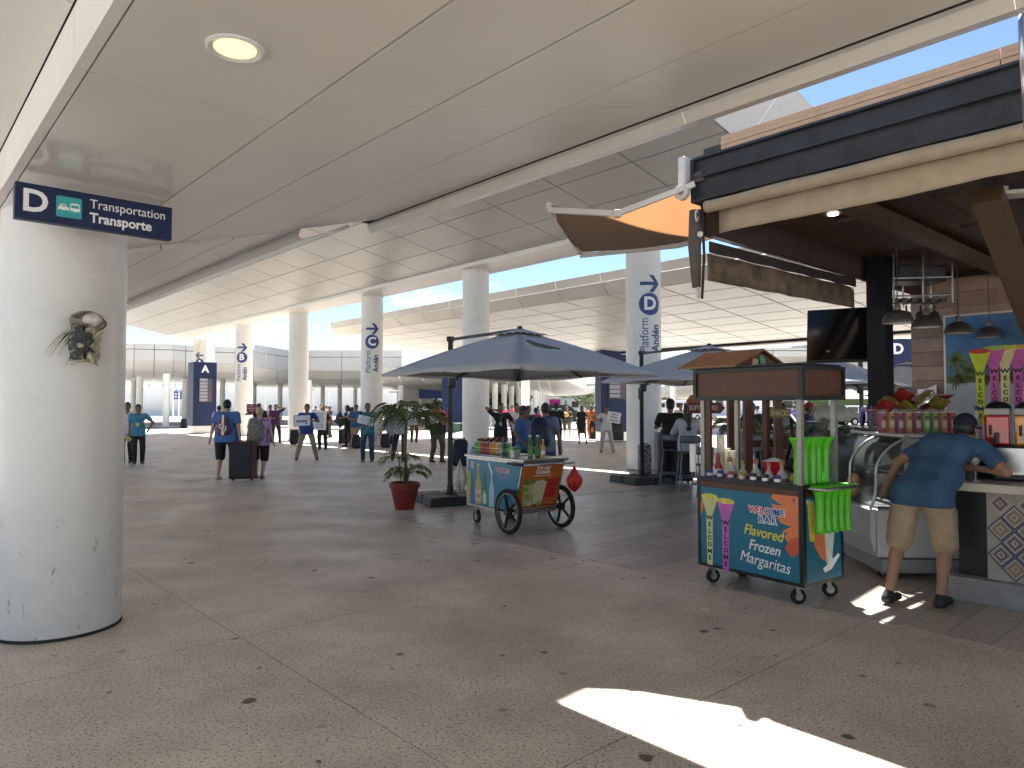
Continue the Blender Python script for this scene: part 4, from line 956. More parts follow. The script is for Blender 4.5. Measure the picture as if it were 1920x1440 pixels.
# ------------------------------------------------------------ margarita cart
def inksh(c): return M('ink_%d_%d_%d' % tuple(int(x*99) for x in c), c, .45, var=.08, scale=20)
MC = thing('margarita_cart', 'blue and black Flavored Frozen Margaritas cart with brown gabled roof', 'cart', (2.37, 5.85, 0), math.atan2(.57, .82))
CW, CLn = .57, 1.085
m_cblack = M('cart_black', (.010, .011, .012), .35, var=.15); m_cbrown = M('cart_brown', (.10, .035, .018), .4, var=.15, scale=12); m_cblue = M('cart_print_blue', (.012, .16, .26), .35, var=.12, scale=3)
m_alu = M('aluminium_post', (.36, .35, .33), .4, metal=.6, var=.05); m_rooftan = M('roof_tan', (.27, .145, .075), .6, var=.1)
MB().box((CW/2, CLn/2, .555), (CW-.02, CLn-.02, .75)).build('body', m_cblack, MC)
def cframe(z0, z1, e, nm, th=.04):
    for (x, y) in ((0, 0), (CW, 0), (0, CLn), (CW, CLn)):
        MB().box((x+(e if x else -e)+(-th/2 if x else th/2), y+(e if y else -e)+(-th/2 if y else th/2), (z0+z1)/2), (th, th, z1-z0)).build(nm+'_post', m_cblack, MC)
    for z in (z0, z1-th):
        for (c, d) in (((CW/2, -e+th/2, z+th/2), (CW+2*e-2*th, th, th)), ((CW/2, CLn+e-th/2, z+th/2), (CW+2*e-2*th, th, th)), ((-e+th/2, CLn/2, z+th/2), (th, CLn+2*e-2*th, th)), ((CW+e-th/2, CLn/2, z+th/2), (th, CLn+2*e-2*th, th))):
            MB().box(c, d).build(nm+'_rail', m_cblack, MC)
cframe(.16, .985, .005, 'frame')
FF = lambda z=0: frame((-.0 -.001, CLn/2, .55), (0, -1, 0), (0, 0, 1)) @ Matrix.Translation((0, 0, z))
SF = lambda z=0: frame((CW/2, -.001, .55), (1, 0, 0), (0, 0, 1)) @ Matrix.Translation((0, 0, z))
MB().box((-.001, CLn/2, .54), (.01, CLn-.07, .70)).build('front_print_panel', m_cblue, MC); MB().box((-.001, CLn/2, .918), (.012, CLn-.07, .05)).build('brown_band', m_cbrown, MC)
MB().box((CW/2, -.001, .54), (CW-.07, .01, .70)).build('side_print_panel', m_cblue, MC); MB().box((CW/2, -.001, .918), (CW-.07, .012, .05)).build('brown_band', m_cbrown, MC)
MB().box((CW/2, CLn/2, .955), (CW-.02, CLn-.02, .02)).build('tray', M('tray_wood', (.14, .08, .05), .5), MC)
Fp = FF(.0065); orange = inksh((.75, .22, .08)); dorange = inksh((.62, .10, .04))
flat([(.27, .345), (.505, .345), (.505, -.10), (.42, -.06), (.37, .0), (.40, .03), (.36, .05), (.44, .09), (.34, .11), (.30, .16), (.38, .19), (.28, .20), (.25, .26), (.36, .255), (.25, .31)], orange, Fp, MC, 'leaf_print')
flat([(.505, -.12), (.505, .02), (.42, -.02), (.38, -.10), (.44, -.16)], dorange, Fp @ Matrix.Translation((0, 0, .001)), MC, 'leaf_print')
welcome_cup('cartcup', FF(.0075), MC, -.405, .27, .19, .64, (.62, .66, .30), (.70, .68, .12), lay=0)
welcome_cup('cartcup', FF(.0075), MC, -.225, .245, .20, .64, (.55, .13, .50), (.72, .60, .12), lay=0)
flat([(-.509, .20), (-.487, .22), (-.478, .15), (-.50, .08), (-.509, .06)], orange, FF(.0075), MC, 'fruit_print')
Lw, Ly, Lp = inksh((.88, .88, .86)), inksh((.78, .72, .08)), inksh((.60, .05, .14)); Lb = inksh((.03, .10, .35))
for dx_, col, wd in ((0, Lw, 'WELCOME'),):
    pass
x_ = .205-.165
for i, ch in enumerate('WELCOME'):
    w_ = [.064, .043, .037, .049, .053, .058, .042][i]
    text(ch, .074, FF(.0085) @ Matrix.Translation((x_+w_/2-.008, .19, 0)), Lw, MC, bold=.0075)
    text(ch, .074, FF(.0105) @ Matrix.Translation((x_+w_/2-.008, .19, 0)), Lp if i < 4 else Lb, MC, bold=.002); x_ += w_
text('BAR', .078, FF(.0085) @ Matrix.Translation((.21, .115, 0)), Lw, MC, bold=.009, space=1.4)
text('BAR', .078, FF(.0105) @ Matrix.Translation((.21, .115, 0)), Lb, MC, bold=.001, space=1.4)
def hand(body, size, x, y, mat, parent=MC, F=None, bold=.0015, tilt=0, sx=.9):
    text(body, size, (F or FF(.0085)) @ Matrix.Translation((x, y, 0)) @ Matrix.Rotation(tilt, 4, 'Z'), mat, parent, bold=bold, shear=.22, sx=sx)
hand('Flavored', .125, .165, .0, Ly, tilt=R(-3)); hand('Frozen', .125, .175, -.125, Lw, tilt=R(-3)); hand('Margaritas', .135, .175, -.245, Lw, tilt=R(-4), sx=.88, bold=0)
flat([(.46, .30), (.475, .30), (.475, .325), (.46, .325)], Lb, FF(.0095), MC, 'small_mark')
# side print: fruit and a pale glass
flat([(-.235, .30), (-.14, .28), (-.12, .02), (-.15, -.03), (-.21, -.02)], inksh((.75, .60, .10)), SF(.0065), MC, 'drink_print')
flat([(-.14, .06), (-.02, .09), (.05, -.15), (.03, -.22), (-.06, -.17), (-.15, -.06)], orange, SF(.007), MC, 'fruit_print')
flat([(-.01, .12), (.16, .12), (.10, -.24), (.03, -.24)], inksh((.72, .74, .66)), SF(.008), MC, 'drink_print')
flat([(-.03, -.26), (.0, -.30), (.10, -.28), (.22, -.18), (.20, -.16), (.12, -.20), (.09, -.17), (.04, -.24)], Lw, SF(.009), MC, 'hand_print')
text('Non', .06, SF(.0065) @ Matrix.Translation((-.2, .30, 0)), Lw, MC, shear=.2)
# casters
def caster(parent, x, y, r, z=.16, a=0, mat=None):
    X = Matrix.Translation((x, y, 0)) @ rotz(a)
    b = MB(); b.X = X; b.lathe([(.0, -.018), (r*.8, -.018), (r, -.012), (r, .012), (r*.8, .018), (0, .018)], 20, Matrix.Translation((0, 0, r)) @ Matrix.Rotation(R(90), 4, 'X'))
    w = b.build('wheel', m_tyre, parent, smooth=40)
    b = MB(); b.X = X; b.cyl((0, -.021, r), (0, .021, r), r*.5, n=14); b.build('hub', m_steel, w)
    b = MB(); b.X = X
    for y_ in (-.028, .028): b.bar((0, y_, r), (-.02, y_, z-.01), .035, .005, (0, 1, 0))
    b.box((-.02, 0, z-.006), (.09, .07, .012)); b.build('fork', m_alu, parent)
for x, y, a in ((.07, .10, -.5), (.50, .08, -.8), (.07, .98, -.4), (.50, .98, -.9)): caster(MC, x, y, .064, .16, a)
for (x, y) in ((.035, .04), (CW-.04, .04), (.035, CLn-.04), (CW-.04, CLn-.04)):
    MB().box((x, y, 1.335), (.042, .042, .73)).build('post', m_alu, MC)
for y in (.36, .72): MB().box((CW-.04, y, 1.335), (.05, .05, .73)).build('wood_post', m_cbrown, MC)
MB().box((.035, CLn-.105, 1.335), (.03, .045, .73)).build('wood_post', m_cbrown, MC)
MB().box((CW/2, CLn/2, 1.83), (CW+.02, CLn+.02, .26)).build('canopy_box', m_cbrown, MC); cframe(1.69, 1.975, .03, 'canopy', .035)
for e_, z in ((0, 1.0),): pass
# gable
gx0, gx1, gy0, gy1, gz0, gz1 = -.10, .70, .60, 1.24, 1.985, 2.145
mx_ = (gx0+gx1)/2-.0; 
for sgn, xe in ((1, gx0), (1, gx1)):
    lo = [(xe, gy0-.03, gz0), (xe, gy1, gz0), (mx_, gy1, gz1), (mx_, gy0-.03, gz1)]; MB().hexa([Vector(p) for p in lo], [Vector(p)+Z3*.016 for p in lo]).build('roof_slope', m_rooftan, MC)
for k in range(3):
    h0, h1 = k/3, (k+1)/3; w0, w1 = .36*(1-h0), .36*(1-h1)
    MB().hexa([Vector((mx_-w0, gy0, gz0+.145*h0)), Vector((mx_+w0, gy0, gz0+.145*h0)), Vector((mx_+w0, gy0+.03, gz0+.145*h0)), Vector((mx_-w0, gy0+.03, gz0+.145*h0))], [Vector((mx_-w1, gy0, gz0+.145*h1-.004)), Vector((mx_+w1, gy0, gz0+.145*h1-.004)), Vector((mx_+w1, gy0+.03, gz0+.145*h1-.004)), Vector((mx_-w1, gy0+.03, gz0+.145*h1-.004))]).build('gable_board', M('gable_brown', (.20, .07, .035), .5, var=.1), MC)
XG = frame((mx_, gy0-.003, gz0+.055), (1, 0, 0), (0, 0, 1))
flat(ell(.02, .0, .035, .055), inksh((.10, .45, .38)), XG @ Matrix.Rotation(R(35), 4, 'Z'), MC, 'sandal_emblem', .004)
flat([(-.14, -.03), (-.06, -.05), (-.05, .02), (-.12, .03)], inksh((.6, .5, .4)), XG, MC, 'sandal_emblem', .004)
MB().box((.235, CLn/2, 1.985), (CW+.06, CLn+.05, .012)).build('roof_board', m_cblack, MC)
b = MB(); b.tube([(.02, -.0, .965), (.02, -.13, .965), (.06, -.16, .965), (.55, -.16, .965), (.60, -.12, .965), (.60, 0, .965)], .013, 8); b.build('handle', m_steel, MC, smooth=True)
b = MB(); b.X = rotz(0); b.box((.21, .10, .0), (.001, .001, .001))
def mcw(x, y, z=0): return PM[MC.name] @ Vector((x, y, z))
# things on the cart
m_green = M('green_plastic', (.10, .55, .02), .3, var=.08, scale=9, trans=.0, spec=.6)
def yard_cup(p, lab, h=.40, r=.055, flip=False, g='neon green yard cups on the margarita cart'):
    o = thing('yard_cup', lab, 'cup', p, MC.rotation_euler.z, g)
    pr = [(.0, 0), (.038, .0), (.040, .03), (.034, .06), (.034, h*.72), (.042, h*.83), (r+.020, h*.97), (r+.022, h), (r+.014, h), (.03, h*.86)]
    MB().lathe(pr, 18).build('cup', m_green, o, smooth=True)
    b = MB()
    for i in range(7): b.box((0, -.0275, h*(.62-.065*i)), (.022, .003, .013 if i % 2 else .010))
    b.build('print_marks', ink, o, kind='stuff')
    return o
for i in range(5): yard_cup(mcw(.07+.098*i, .085+.01*(i % 2), .965), ['neon green cup nearest the cart corner post, upper row', 'second neon green cup in the upper row', 'middle neon green cup in the upper row', 'fourth neon green cup in the upper row', 'neon green cup by the right cart post, upper row'][i], .41, .05)
for i in range(5): yard_cup(mcw(.10+.098*i, -.085, .60), ['neon green cup at the left of the hanging row', 'second neon green cup in the hanging row', 'middle neon green cup in the hanging row', 'fourth neon green cup in the hanging row', 'neon green cup at the right of the hanging row'][i], .385, .05)
m_gl = M('clear_glass', (.75, .78, .76), .04, var=0, alpha=.35, spec=.8); m_gold = M('tequila_gold', (.40, .24, .04), .1, var=0, alpha=.9); m_cork = M('cork', (.30, .16, .08), .7)
def bottle(p, lab, kind, group, s=1.0, par_rz=0):
    o = thing('bottle', lab, 'bottle', p, par_rz, group)
    if kind in ('round', 'gold'):
        MB().lathe([(r*s, z*s) for r, z in [(0, 0), (.045, .0), (.052, .02), (.05, .06), (.032, .095), (.014, .115), (.013, .15)]], 18).build('glass', m_gl if kind == 'round' else m_gold, o, smooth=True)
        MB().lathe([(r*s, z*s) for r, z in [(0, .147), (.02, .147), (.022, .165), (.018, .185), (0, .19)]], 14).build('cork', m_cork, o, smooth=40)
        MB().lathe([(r*s, z*s) for r, z in [(.0525, .02), (.053, .05)]], 18).build('label', M('label_dark', (.10, .05, .07), .5, var=.5, scale=40), o)
    elif kind == 'red':
        MB().lathe([(r*s, z*s) for r, z in [(0, 0), (.036, 0), (.036, .11), (.015, .15), (.014, .24), (0, .24)]], 16).build('glass', M('red_bottle', (.35, .02, .03), .2, var=.1), o, smooth=50)
        MB().lathe([(.0365*s, .04*s), (.0365*s, .09*s)], 16).build('label', m_letter, o)
    elif kind in ('green', 'amber'):
        mt_ = M('green_bottle', (.02, .14, .03), .08, var=.1) if kind == 'green' else M('amber_beer', (.55, .28, .03), .1, var=.1, alpha=.95)
        MB().lathe([(r*s, z*s) for r, z in [(0, 0), (.031, 0), (.031, .13), (.026, .16), (.013, .20), (.012, .245), (0, .245)]], 16).build('glass', mt_, o, smooth=50)
        MB().lathe([(.0315*s, .045*s), (.0315*s, .10*s)], 16).build('label', m_letter if kind == 'amber' else M('label_green', (.10, .28, .08), .5, var=.4, scale=40), o)
        MB().lathe([(0, .25*s), (.015*s, .25*s), (.015*s, .238*s)], 12).build('cap', m_letter if kind == 'amber' else m_steel, o)
    return o
GB = 'liquor bottles on the margarita cart'
for i, (y, kind, lab) in enumerate([(.93, 'red', 'slim red bottle at the far left of the margarita cart'), (.80, 'round', 'clear bottle just right of the slim red bottle'), (.66, 'round', 'second clear corked bottle from the left'), (.52, 'round', 'third clear corked bottle, before the red bucket'), (.39, 'round', 'fourth corked bottle with orange label glow'), (.26, 'round', 'fifth corked bottle beside the golden one'), (.13, 'gold', 'golden tequila bottle nearest the near cart post')]):
    bottle(mcw(.10, y, .965), lab, kind, GB, 1.0+.12*(i % 2))
for i in range(7):
    c = [(.02, .06, .28), (.02, .06, .28), (.3, .04, .05), (.35, .25, .05), (.03, .03, .05), (.03, .03, .06), (.04, .04, .2)][i]
    o = thing('drink_can', ['blue can at the far left front of the cart', 'second blue can from the left', 'red topped small can near the front edge', 'yellow small can near the front edge', 'dark can with white skull print, left', 'dark can with white skull print, right', 'dark blue can below the golden bottle'][i], 'can', mcw(.035, .98-.12*i, .965), 0, 'small cans along the front edge of the margarita cart')
    MB().lathe([(0, 0), (.026, 0), (.028, .008), (.028, .075), (.022, .085), (0, .085)], 16).build('can_body', inksh(c), o, smooth=40)
    MB().lathe([(.0285, .03), (.0285, .055)], 16).build('label', m_letter if i > 3 else inksh((.5, .5, .6)), o)
m_cupp = M('plastic_cups', (.72, .70, .60), .3, var=.06, scale=20, alpha=.85)
for i, (x, y, n_, lab) in enumerate([(.22, 1.00, 22, 'tallest stack of clear plastic cups by the left cart post'), (.30, .93, 14, 'shorter stack of clear plastic cups behind the tall one'), (.16, .97, 13, 'front stack of clear plastic cups'), (.33, 1.02, 15, 'rear stack of clear plastic cups')]):
    pr = []
    for k in range(n_): pr += [(.034, .018*k), (.043, .018*k+.013), (.043, .018*k+.017)]
    tag(MB().lathe([(0, 0)]+pr+[(.03, .018*n_)], 14, Matrix.Translation(mcw(x, y, .966))).build('cup_stack', m_cupp, None), lab, 'cups', 'stacks of plastic cups on the margarita cart')
bk = thing('red_bucket', 'bright red plastic bucket behind the liquor bottles', 'bucket', mcw(.36, .52, .966), 0)
MB().lathe([(0, 0), (.07, 0), (.10, .17), (.105, .175), (.095, .175), (.066, .01)], 20).build('bucket', M('bucket_red', (.65, .02, .05), .3, var=.1), bk, smooth=50)
MB().grid(blob((0, 0, .17), (.085, .085, .03), 9, 14, 8, .3), True).build('napkins', m_letter, bk, smooth=True)
o = thing('paper_towel', 'white paper towel roll by the cart left post', 'paper roll', mcw(-.02, 1.13, 1.02)); MB().cyl((0, 0, 0), (0, 0, .26), .03, n=14).build('roll', m_letter, o); MB().cyl((0, 0, -.05), (0, 0, .0), .02, n=8).build('holder', m_black, o)
bp = mcw(.62, .45, 1.55); o = thing('shoulder_bag', 'black shoulder bag with orange inside hung behind the cart', 'bag', bp, R(35))
b = MB(); b.tube([(0, .07, 0), (0, .05, -.22), (0, .12, -.42)], .016, 8); b.tube([(0, .07, 0), (0, -.10, -.2), (0, -.16, -.42)], .02, 8); b.build('strap', m_black, o, smooth=True)
MB().grid(blob((0, -.02, -.46), (.05, .17, .09), 4), True).build('bag_body', m_black, o, smooth=True)
MB().grid(blob((.02, -.02, -.28), (.01, .06, .14), 6), True).build('orange_lining', inksh((.5, .14, .04)), o, smooth=True)
o = thing('wooden_sign', 'green-yellow SNACKS board on a timber post behind the cart', 'sign', D(1462, 775, 8.3))
Xs = frame((0, 0, 0), (1, .06, 0), Z3)
b = MB(); b.X = Xs; b.box((0, 0, 0), (.26, .105, .02)); b.build('board', M('board_olive', (.22, .19, .04), .6, var=.2), o)
text('SNACKS', .085, Xs @ Matrix.Translation((0, 0, .0115)), inksh((.62, .55, .42)), o, bold=.002, sx=.72)
MB().box((0, .06, -.70), (.09, .07, 1.9)).build('post', m_cbrown, o)
for (px, Y, lab) in ((1372, 9.6, 'leftmost'), (1403, 9.2, 'right')):
    p = D(px, 900, Y); tag(MB().box((p.x, p.y, .98), (.10, .10, 1.96)).build('timber_post', m_cbrown, None, bevel=.006), 'brown timber post seen between the cart posts, %s of the pair' % lab, 'post', 'brown timber posts behind the cart')
o = thing('direction_sign', 'orange and dark red SOFT DRINKS arrow boards left of the cart', 'sign', D(1318, 765, 11.0))
b = MB(); b.X = frame((-.10, .02, .10), (1, 0, 0), Z3); b.prism([(-.16, 0), (-.09, .10), (.25, .10), (.25, -.10), (-.09, -.10)], .02); b.build('arrow_board', inksh((.42, .10, .02)), o)
b = MB(); b.X = frame((0, 0, 0), (1, 0, 0), Z3); b.prism([(.34, 0), (.26, .085), (-.24, .085), (-.24, -.085), (.26, -.085)], .02); b.build('arrow_board', inksh((.14, .03, .025)), o)
text('SOFT DRINKS', .10, frame((0, -.021, 0), (1, 0, 0), Z3) @ Matrix.Translation((0, 0, .022-.02)) , inksh((.66, .60, .52)), o, bold=.002, sx=.72)
MB().box((.05, .08, -.72), (.06, .06, 1.9)).build('post', m_cbrown, o)
# ------------------------------------------------------------ beer cart
BC = thing('beer_cart', 'blue and orange bottle-printed drinks cart with big spoked wheels', 'cart', (.14, 9.1, 0), math.atan2(.58, .815))
BL, BWd = 1.35, .69
m_bblue = M('beercart_blue', (.02, .20, .33), .3, var=.15, scale=3); m_borange = M('beercart_orange', (.50, .14, .03), .35, var=.25, scale=4)
lo = [Vector((0, .20, .24)), Vector((BWd, .20, .24)), Vector((BWd, BL, .24)), Vector((0, BL, .24))]; hi = [Vector((0, 0, .93)), Vector((BWd, 0, .93)), Vector((BWd, BL, .93)), Vector((0, BL, .93))]
MB().hexa(lo, hi).build('body', m_steel, BC)
b = MB(); b.hexa([Vector((-.006, .225, .27)), Vector((.0, .225, .27)), Vector((.0, BL-.03, .27)), Vector((-.006, BL-.03, .27))], [Vector((-.006, .035, .90)), Vector((.0, .035, .90)), Vector((.0, BL-.03, .90)), Vector((-.006, BL-.03, .90))]); b.build('side_print', m_bblue, BC)
sl = Vector((0, -.20, .69)).normalized(); XO = frame((BWd/2, .105, .57), (1, 0, 0), -sl if sl.z < 0 else sl)
b = MB(); b.X = XO; b.box((0, .03, .004), (BWd-.05, .60, .008)); b.build('end_print', m_borange, BC)
b = MB(); b.X = XO; b.box((0, -.24, .011), (BWd-.05, .008, .006)); b.build('end_trim', m_black, BC)
XO = XO @ Matrix.Translation((0, 0, .0095))
hand('Try our', .085, 0, .285, Lw, BC, XO, .002); hand('Cocktails', .07, 0, .225, Lw, BC, XO, .002)
b = MB(); b.X = XO; b.box((0, .175, 0), (.3, .008, .001)); b.build('small_print', Lw, BC)
flat([(-.28, .05), (-.10, .08), (-.12, -.24), (-.24, -.24)], inksh((.45, .50, .22)), XO, BC, 'glass_print')
flat([(-.12, .10), (.10, .12), (.06, -.21), (-.09, -.21)], inksh((.62, .62, .40)), XO @ Matrix.Translation((0, 0, .001)), BC, 'glass_print')
flat([(.08, .12), (.29, .14), (.26, -.14), (.04, -.12)], inksh((.50, .03, .02)), XO @ Matrix.Translation((0, 0, .0005)), BC, 'glass_print')
for (x, y, r_, c) in ((-.24, .0, .05, (.2, .4, .05)), (-.19, -.1, .05, (.25, .42, .06)), (-.22, .09, .045, (.1, .25, .03)), (-.13, .10, .04, (.1, .25, .03)), (.07, .12, .03, (.08, .2, .03)), (-.14, -.2, .05, (.5, .55, .35)), (.02, -.22, .05, (.3, .4, .1))): flat(ell(x, y, r_, r_*.8, 12), inksh(c), XO @ Matrix.Translation((0, 0, .002+r_*.01)), BC, 'fruit_print')
XB = frame((-.0065, BL/2, .57), (0, -1, 0), Z3)
def bprint(x, y0, h, w, c, cap, lab, lc):
    flat([(x-w, y0), (x+w, y0), (x+w, y0+h*.50), (x+w*.35, y0+h*.75), (x+w*.3, y0+h), (x-w*.3, y0+h), (x-w*.35, y0+h*.75), (x-w, y0+h*.50)], inksh(c), XB @ Matrix.Translation((0, 0, .001)), BC, 'bottle_print')
    flat([(x-w, y0+h*.08), (x+w, y0+h*.08), (x+w, y0+h*.36), (x-w, y0+h*.36)], inksh(lc), XB @ Matrix.Translation((0, 0, .002)), BC, 'label_print')
    flat([(x-w*.38, y0+h*.97), (x+w*.38, y0+h*.97), (x+w*.38, y0+h*1.03), (x-w*.38, y0+h*1.03)], inksh(cap), XB @ Matrix.Translation((0, 0, .002)), BC, 'cap_print')
bprint(-.36, -.28, .54, .075, (.52, .36, .12), (.5, .5, .5), '', (.62, .50, .34)); bprint(-.20, -.29, .46, .055, (.02, .22, .05), (.02, .2, .05), '', (.30, .55, .30)); bprint(-.03, -.28, .45, .06, (.42, .55, .68), (.6, .65, .7), '', (.40, .50, .66))
text('Sol', .08, XB @ Matrix.Translation((-.36, -.16, .003)), inksh((.5, .04, .04)), BC, bold=.003, shear=.2)
text('HEINEKEN', .05, XB @ Matrix.Translation((-.20, -.17, .003)) @ Matrix.Rotation(R(90), 4, 'Z'), Lw, BC, bold=.001, sx=.8)
flat([(-.64, -.29), (-.58, -.29), (-.55, .1), (-.60, .18), (-.64, .1)], inksh((.45, .42, .05)), XB @ Matrix.Translation((0, 0, .001)), BC, 'wave_print')
flat([(-.57, -.29), (-.47, -.29), (-.49, -.02), (-.54, .1), (-.58, .0)], inksh((.03, .15, .4)), XB @ Matrix.Translation((0, 0, .0008)), BC, 'wave_print')
flat([(-.55, .2), (-.48, .2), (-.48, .30), (-.55, .30)], inksh((.55, .45, .35)), XB @ Matrix.Translation((0, 0, .001)), BC, 'sticker')
flat([(-.12, .30), (-.10, .31), (.0, .16), (-.02, .13)], Lw, XB @ Matrix.Translation((0, 0, .001)), BC, 'straw_print')
text('WELCOME', .085, XB @ Matrix.Translation((.22, .22, .001)), Lw, BC, bold=.004, sx=.8); text('WELCOME', .085, XB @ Matrix.Translation((.22, .22, .003)), Lp, BC, bold=0, sx=.8)
text('BAR', .08, XB @ Matrix.Translation((.22, .145, .001)), Lw, BC, bold=.004, sx=.9, space=1.3); text('BAR', .08, XB @ Matrix.Translation((.22, .145, .003)), Lb, BC, bold=.001, sx=.9, space=1.3)
MB().box((BWd/2, BL/2-.01, .945), (BWd+.06, BL+.07, .035)).build('steel_top', m_steel, BC, bevel=.008)
MB().box((BWd/2-.02, BL/2+.1, .968), (BWd-.1, .5, .012)).build('lid', m_steel, BC, bevel=.004)
b = MB(); b.tube([(-.04, .28, .90), (-.06, .05, .895), (-.05, -.08, .895)], .018, 8); b.build('handle_grip', m_black, BC, smooth=True)
b = MB(); b.tube([(-.05, -.08, .895), (BWd+.09, -.08, .895)], .014, 8); b.tube([(.1, -.08, .895), (.1, 0, .90)], .01, 6); b.tube([(.6, -.08, .895), (.6, 0, .90)], .01, 6); b.build('handle', m_steel, BC, smooth=True)
def bigwheel(x, y, r=.29):
    X = Matrix.Translation((x, y, r)) @ Matrix.Rotation(R(90), 4, 'Y')
    b = MB(); b.X = X; rows = []
    for k in range(40):
        a = 2*math.pi*k/40; rows.append([Vector(((r-.032+.032*math.cos(q))*math.cos(a), (r-.032+.032*math.cos(q))*math.sin(a), .028*math.sin(q))) for q in [2*math.pi*j/10 for j in range(10)]])
    b.grid(rows+[rows[0]], True); w = b.build('wheel', m_tyre, BC, smooth=True)
    b = MB(); b.X = X; b.lathe([(r-.066, -.018), (r-.058, -.018), (r-.056, .018), (r-.066, .018), (r-.066, -.018)], 40); b.build('rim', m_steel, w, smooth=40)
    for k in range(5):
        a = 2*math.pi*k/5+.3; b = MB(); b.X = X; b.bar((.03*math.cos(a), .03*math.sin(a), 0), ((r-.064)*math.cos(a), (r-.064)*math.sin(a), 0), .022, .03); b.build('spoke', m_tyre, w)
    b = MB(); b.X = X; b.cyl((0, 0, -.04), (0, 0, .04), .045, n=16); b.build('hub', m_tyre, w)
    b = MB(); b.X = X; b.lathe([(.018, .041), (.026, .041), (.026, -.041), (.018, -.041)], 16); b.build('hub_ring', m_steel, w)
bigwheel(-.09, .20); bigwheel(BWd+.09, .20)
MB().cyl((-.1, .2, .29), (BWd+.1, .2, .29), .015, n=8).build('axle', m_tyre, BC)
caster(BC, .06, 1.17, .095, .24, 1.5); caster(BC, BWd-.06, 1.17, .095, .24, 1.5)
b = MB(); b.tube([(.3, .25, .24), (.32, .22, .12), (.38, .2, .10), (.42, .22, .22)], .006, 6); b.build('drain_hose', m_alu, BC, smooth=True)
def bcw(x, y, z=0): return PM[BC.name] @ Vector((x, y, z))
BG = 'bottles on the beer cart'
bottle(bcw(.28, .22, .965), 'green beer bottle left of the pair on the beer cart', 'green', BG, 1.15); bottle(bcw(.42, .24, .965), 'green beer bottle right of the pair on the beer cart', 'green', BG, 1.15); bottle(bcw(.40, .10, .965), 'amber beer bottle with white label at the cart corner', 'amber', BG, .95)
o = thing('plastic_tub', 'clear plastic tub with green lid label on the beer cart', 'container', bcw(.10, .32, .965), BC.rotation_euler.z)
MB().box((0, 0, .07), (.11, .11, .14)).build('tub', M('tub_clear', (.55, .57, .56), .15, var=.1, alpha=.45), o, bevel=.01); MB().box((0, 0, .12), (.115, .115, .03)).build('label', M('label_green', (.10, .28, .08), .5), o); MB().box((0, 0, .04), (.07, .07, .07)).build('contents', m_steel, o)
bs = thing('wire_basket', 'black wire basket of cans and snacks on the beer cart', 'basket', bcw(.20, .98, .97), BC.rotation_euler.z)
for z in (.01, .075):
    b = MB(); b.tube([(-.16, -.36, z), (.2, -.36, z+(.1 if z > .05 else 0)), (.2, .30, z), (-.16, .30, z), (-.16, -.36, z)], .005, 5); b.build('wire', m_black, bs)
for k in range(12):
    y = -.34+.058*k; MB().cyl((-.16, y, .01), (-.16, y, .075), .003, n=4).build('wire', m_black, bs)
cols = [(.10, .36, .08), (.10, .36, .08), (.42, .03, .05), (.30, .02, .03), (.35, .02, .03), (.55, .22, .03), (.55, .20, .04), (.5, .4, .1), (.25, .25, .25)]
for k in range(9):
    for r_ in range(2):
        o = thing('snack_can', '%s snack tube in the wire basket, %s row, number %s from the left' % (['green', 'green', 'crimson', 'red', 'red', 'orange', 'orange', 'yellow', 'grey'][k], ['front', 'back'][r_], ['one', 'two', 'three', 'four', 'five', 'six', 'seven', 'eight', 'nine'][k]), 'can', bcw(.10+.11*r_, 1.24-.075*k, .972), 0, 'snack tubes in the wire basket')
        MB().cyl((0, 0, 0), (0, 0, .165), .033, n=14).build('tube', inksh(cols[(k+r_*2) % 9]), o); MB().cyl((0, 0, .165), (0, 0, .172), .034, n=14).build('lid', m_letter, o)
        MB().lathe([(.0335, .04), (.0335, .1)], 14).build('label', inksh(tuple(min(1, c*1.8+.1) for c in cols[(k+r_) % 9])), o)
m_foil = M('foil_yellow', (.32, .25, .06), .35, metal=.3, var=.5, scale=25, bump=.5); m_foilr = M('foil_red', (.28, .02, .02), .35, metal=.3, var=.5, scale=25, bump=.5); m_foilb = M('foil_blue', (.05, .08, .28), .25, metal=.3, var=.8, scale=18, bump=.5)
def snackbag(p, mat, rot, label, group, s=1.0):
    rows = []; rr = random.Random(int(p.x*997+p.z*511))
    for i in range(9):
        u = i/8; row = []
        for j in range(7):
            v = j/6; th = .028*math.sin(math.pi*u)**.6*math.sin(math.pi*v)**.5; row.append(Vector(((v-.5)*.15, -th+rr.uniform(-.003, .003), (u-.5)*.21)))
        rows.append(row)
    b = MB(); b.X = Matrix.Translation(p) @ rot @ Matrix.Scale(s, 4); b.grid(rows); b.grid([[Vector((q.x, -q.y, q.z)) for q in r] for r in rows])
    return tag(b.build('snack_bag', mat, None, smooth=True), label, 'snack bag', group)
Ry = lambda a, ax: Matrix.Rotation(R(a), 4, ax)
for k in range(5): snackbag(bcw(.15, 1.2-.13*k, 1.165), m_foil if k < 2 else m_foilr, Ry(80, 'X') @ Ry(20*k, 'Z'), '%s foil bag lying on the snack tubes, %s' % ('yellow' if k < 2 else 'dark red', ['at the left end', 'second from left', 'in the middle', 'right of the middle', 'at the right end'][k]), 'foil bags on the beer cart basket', .8)
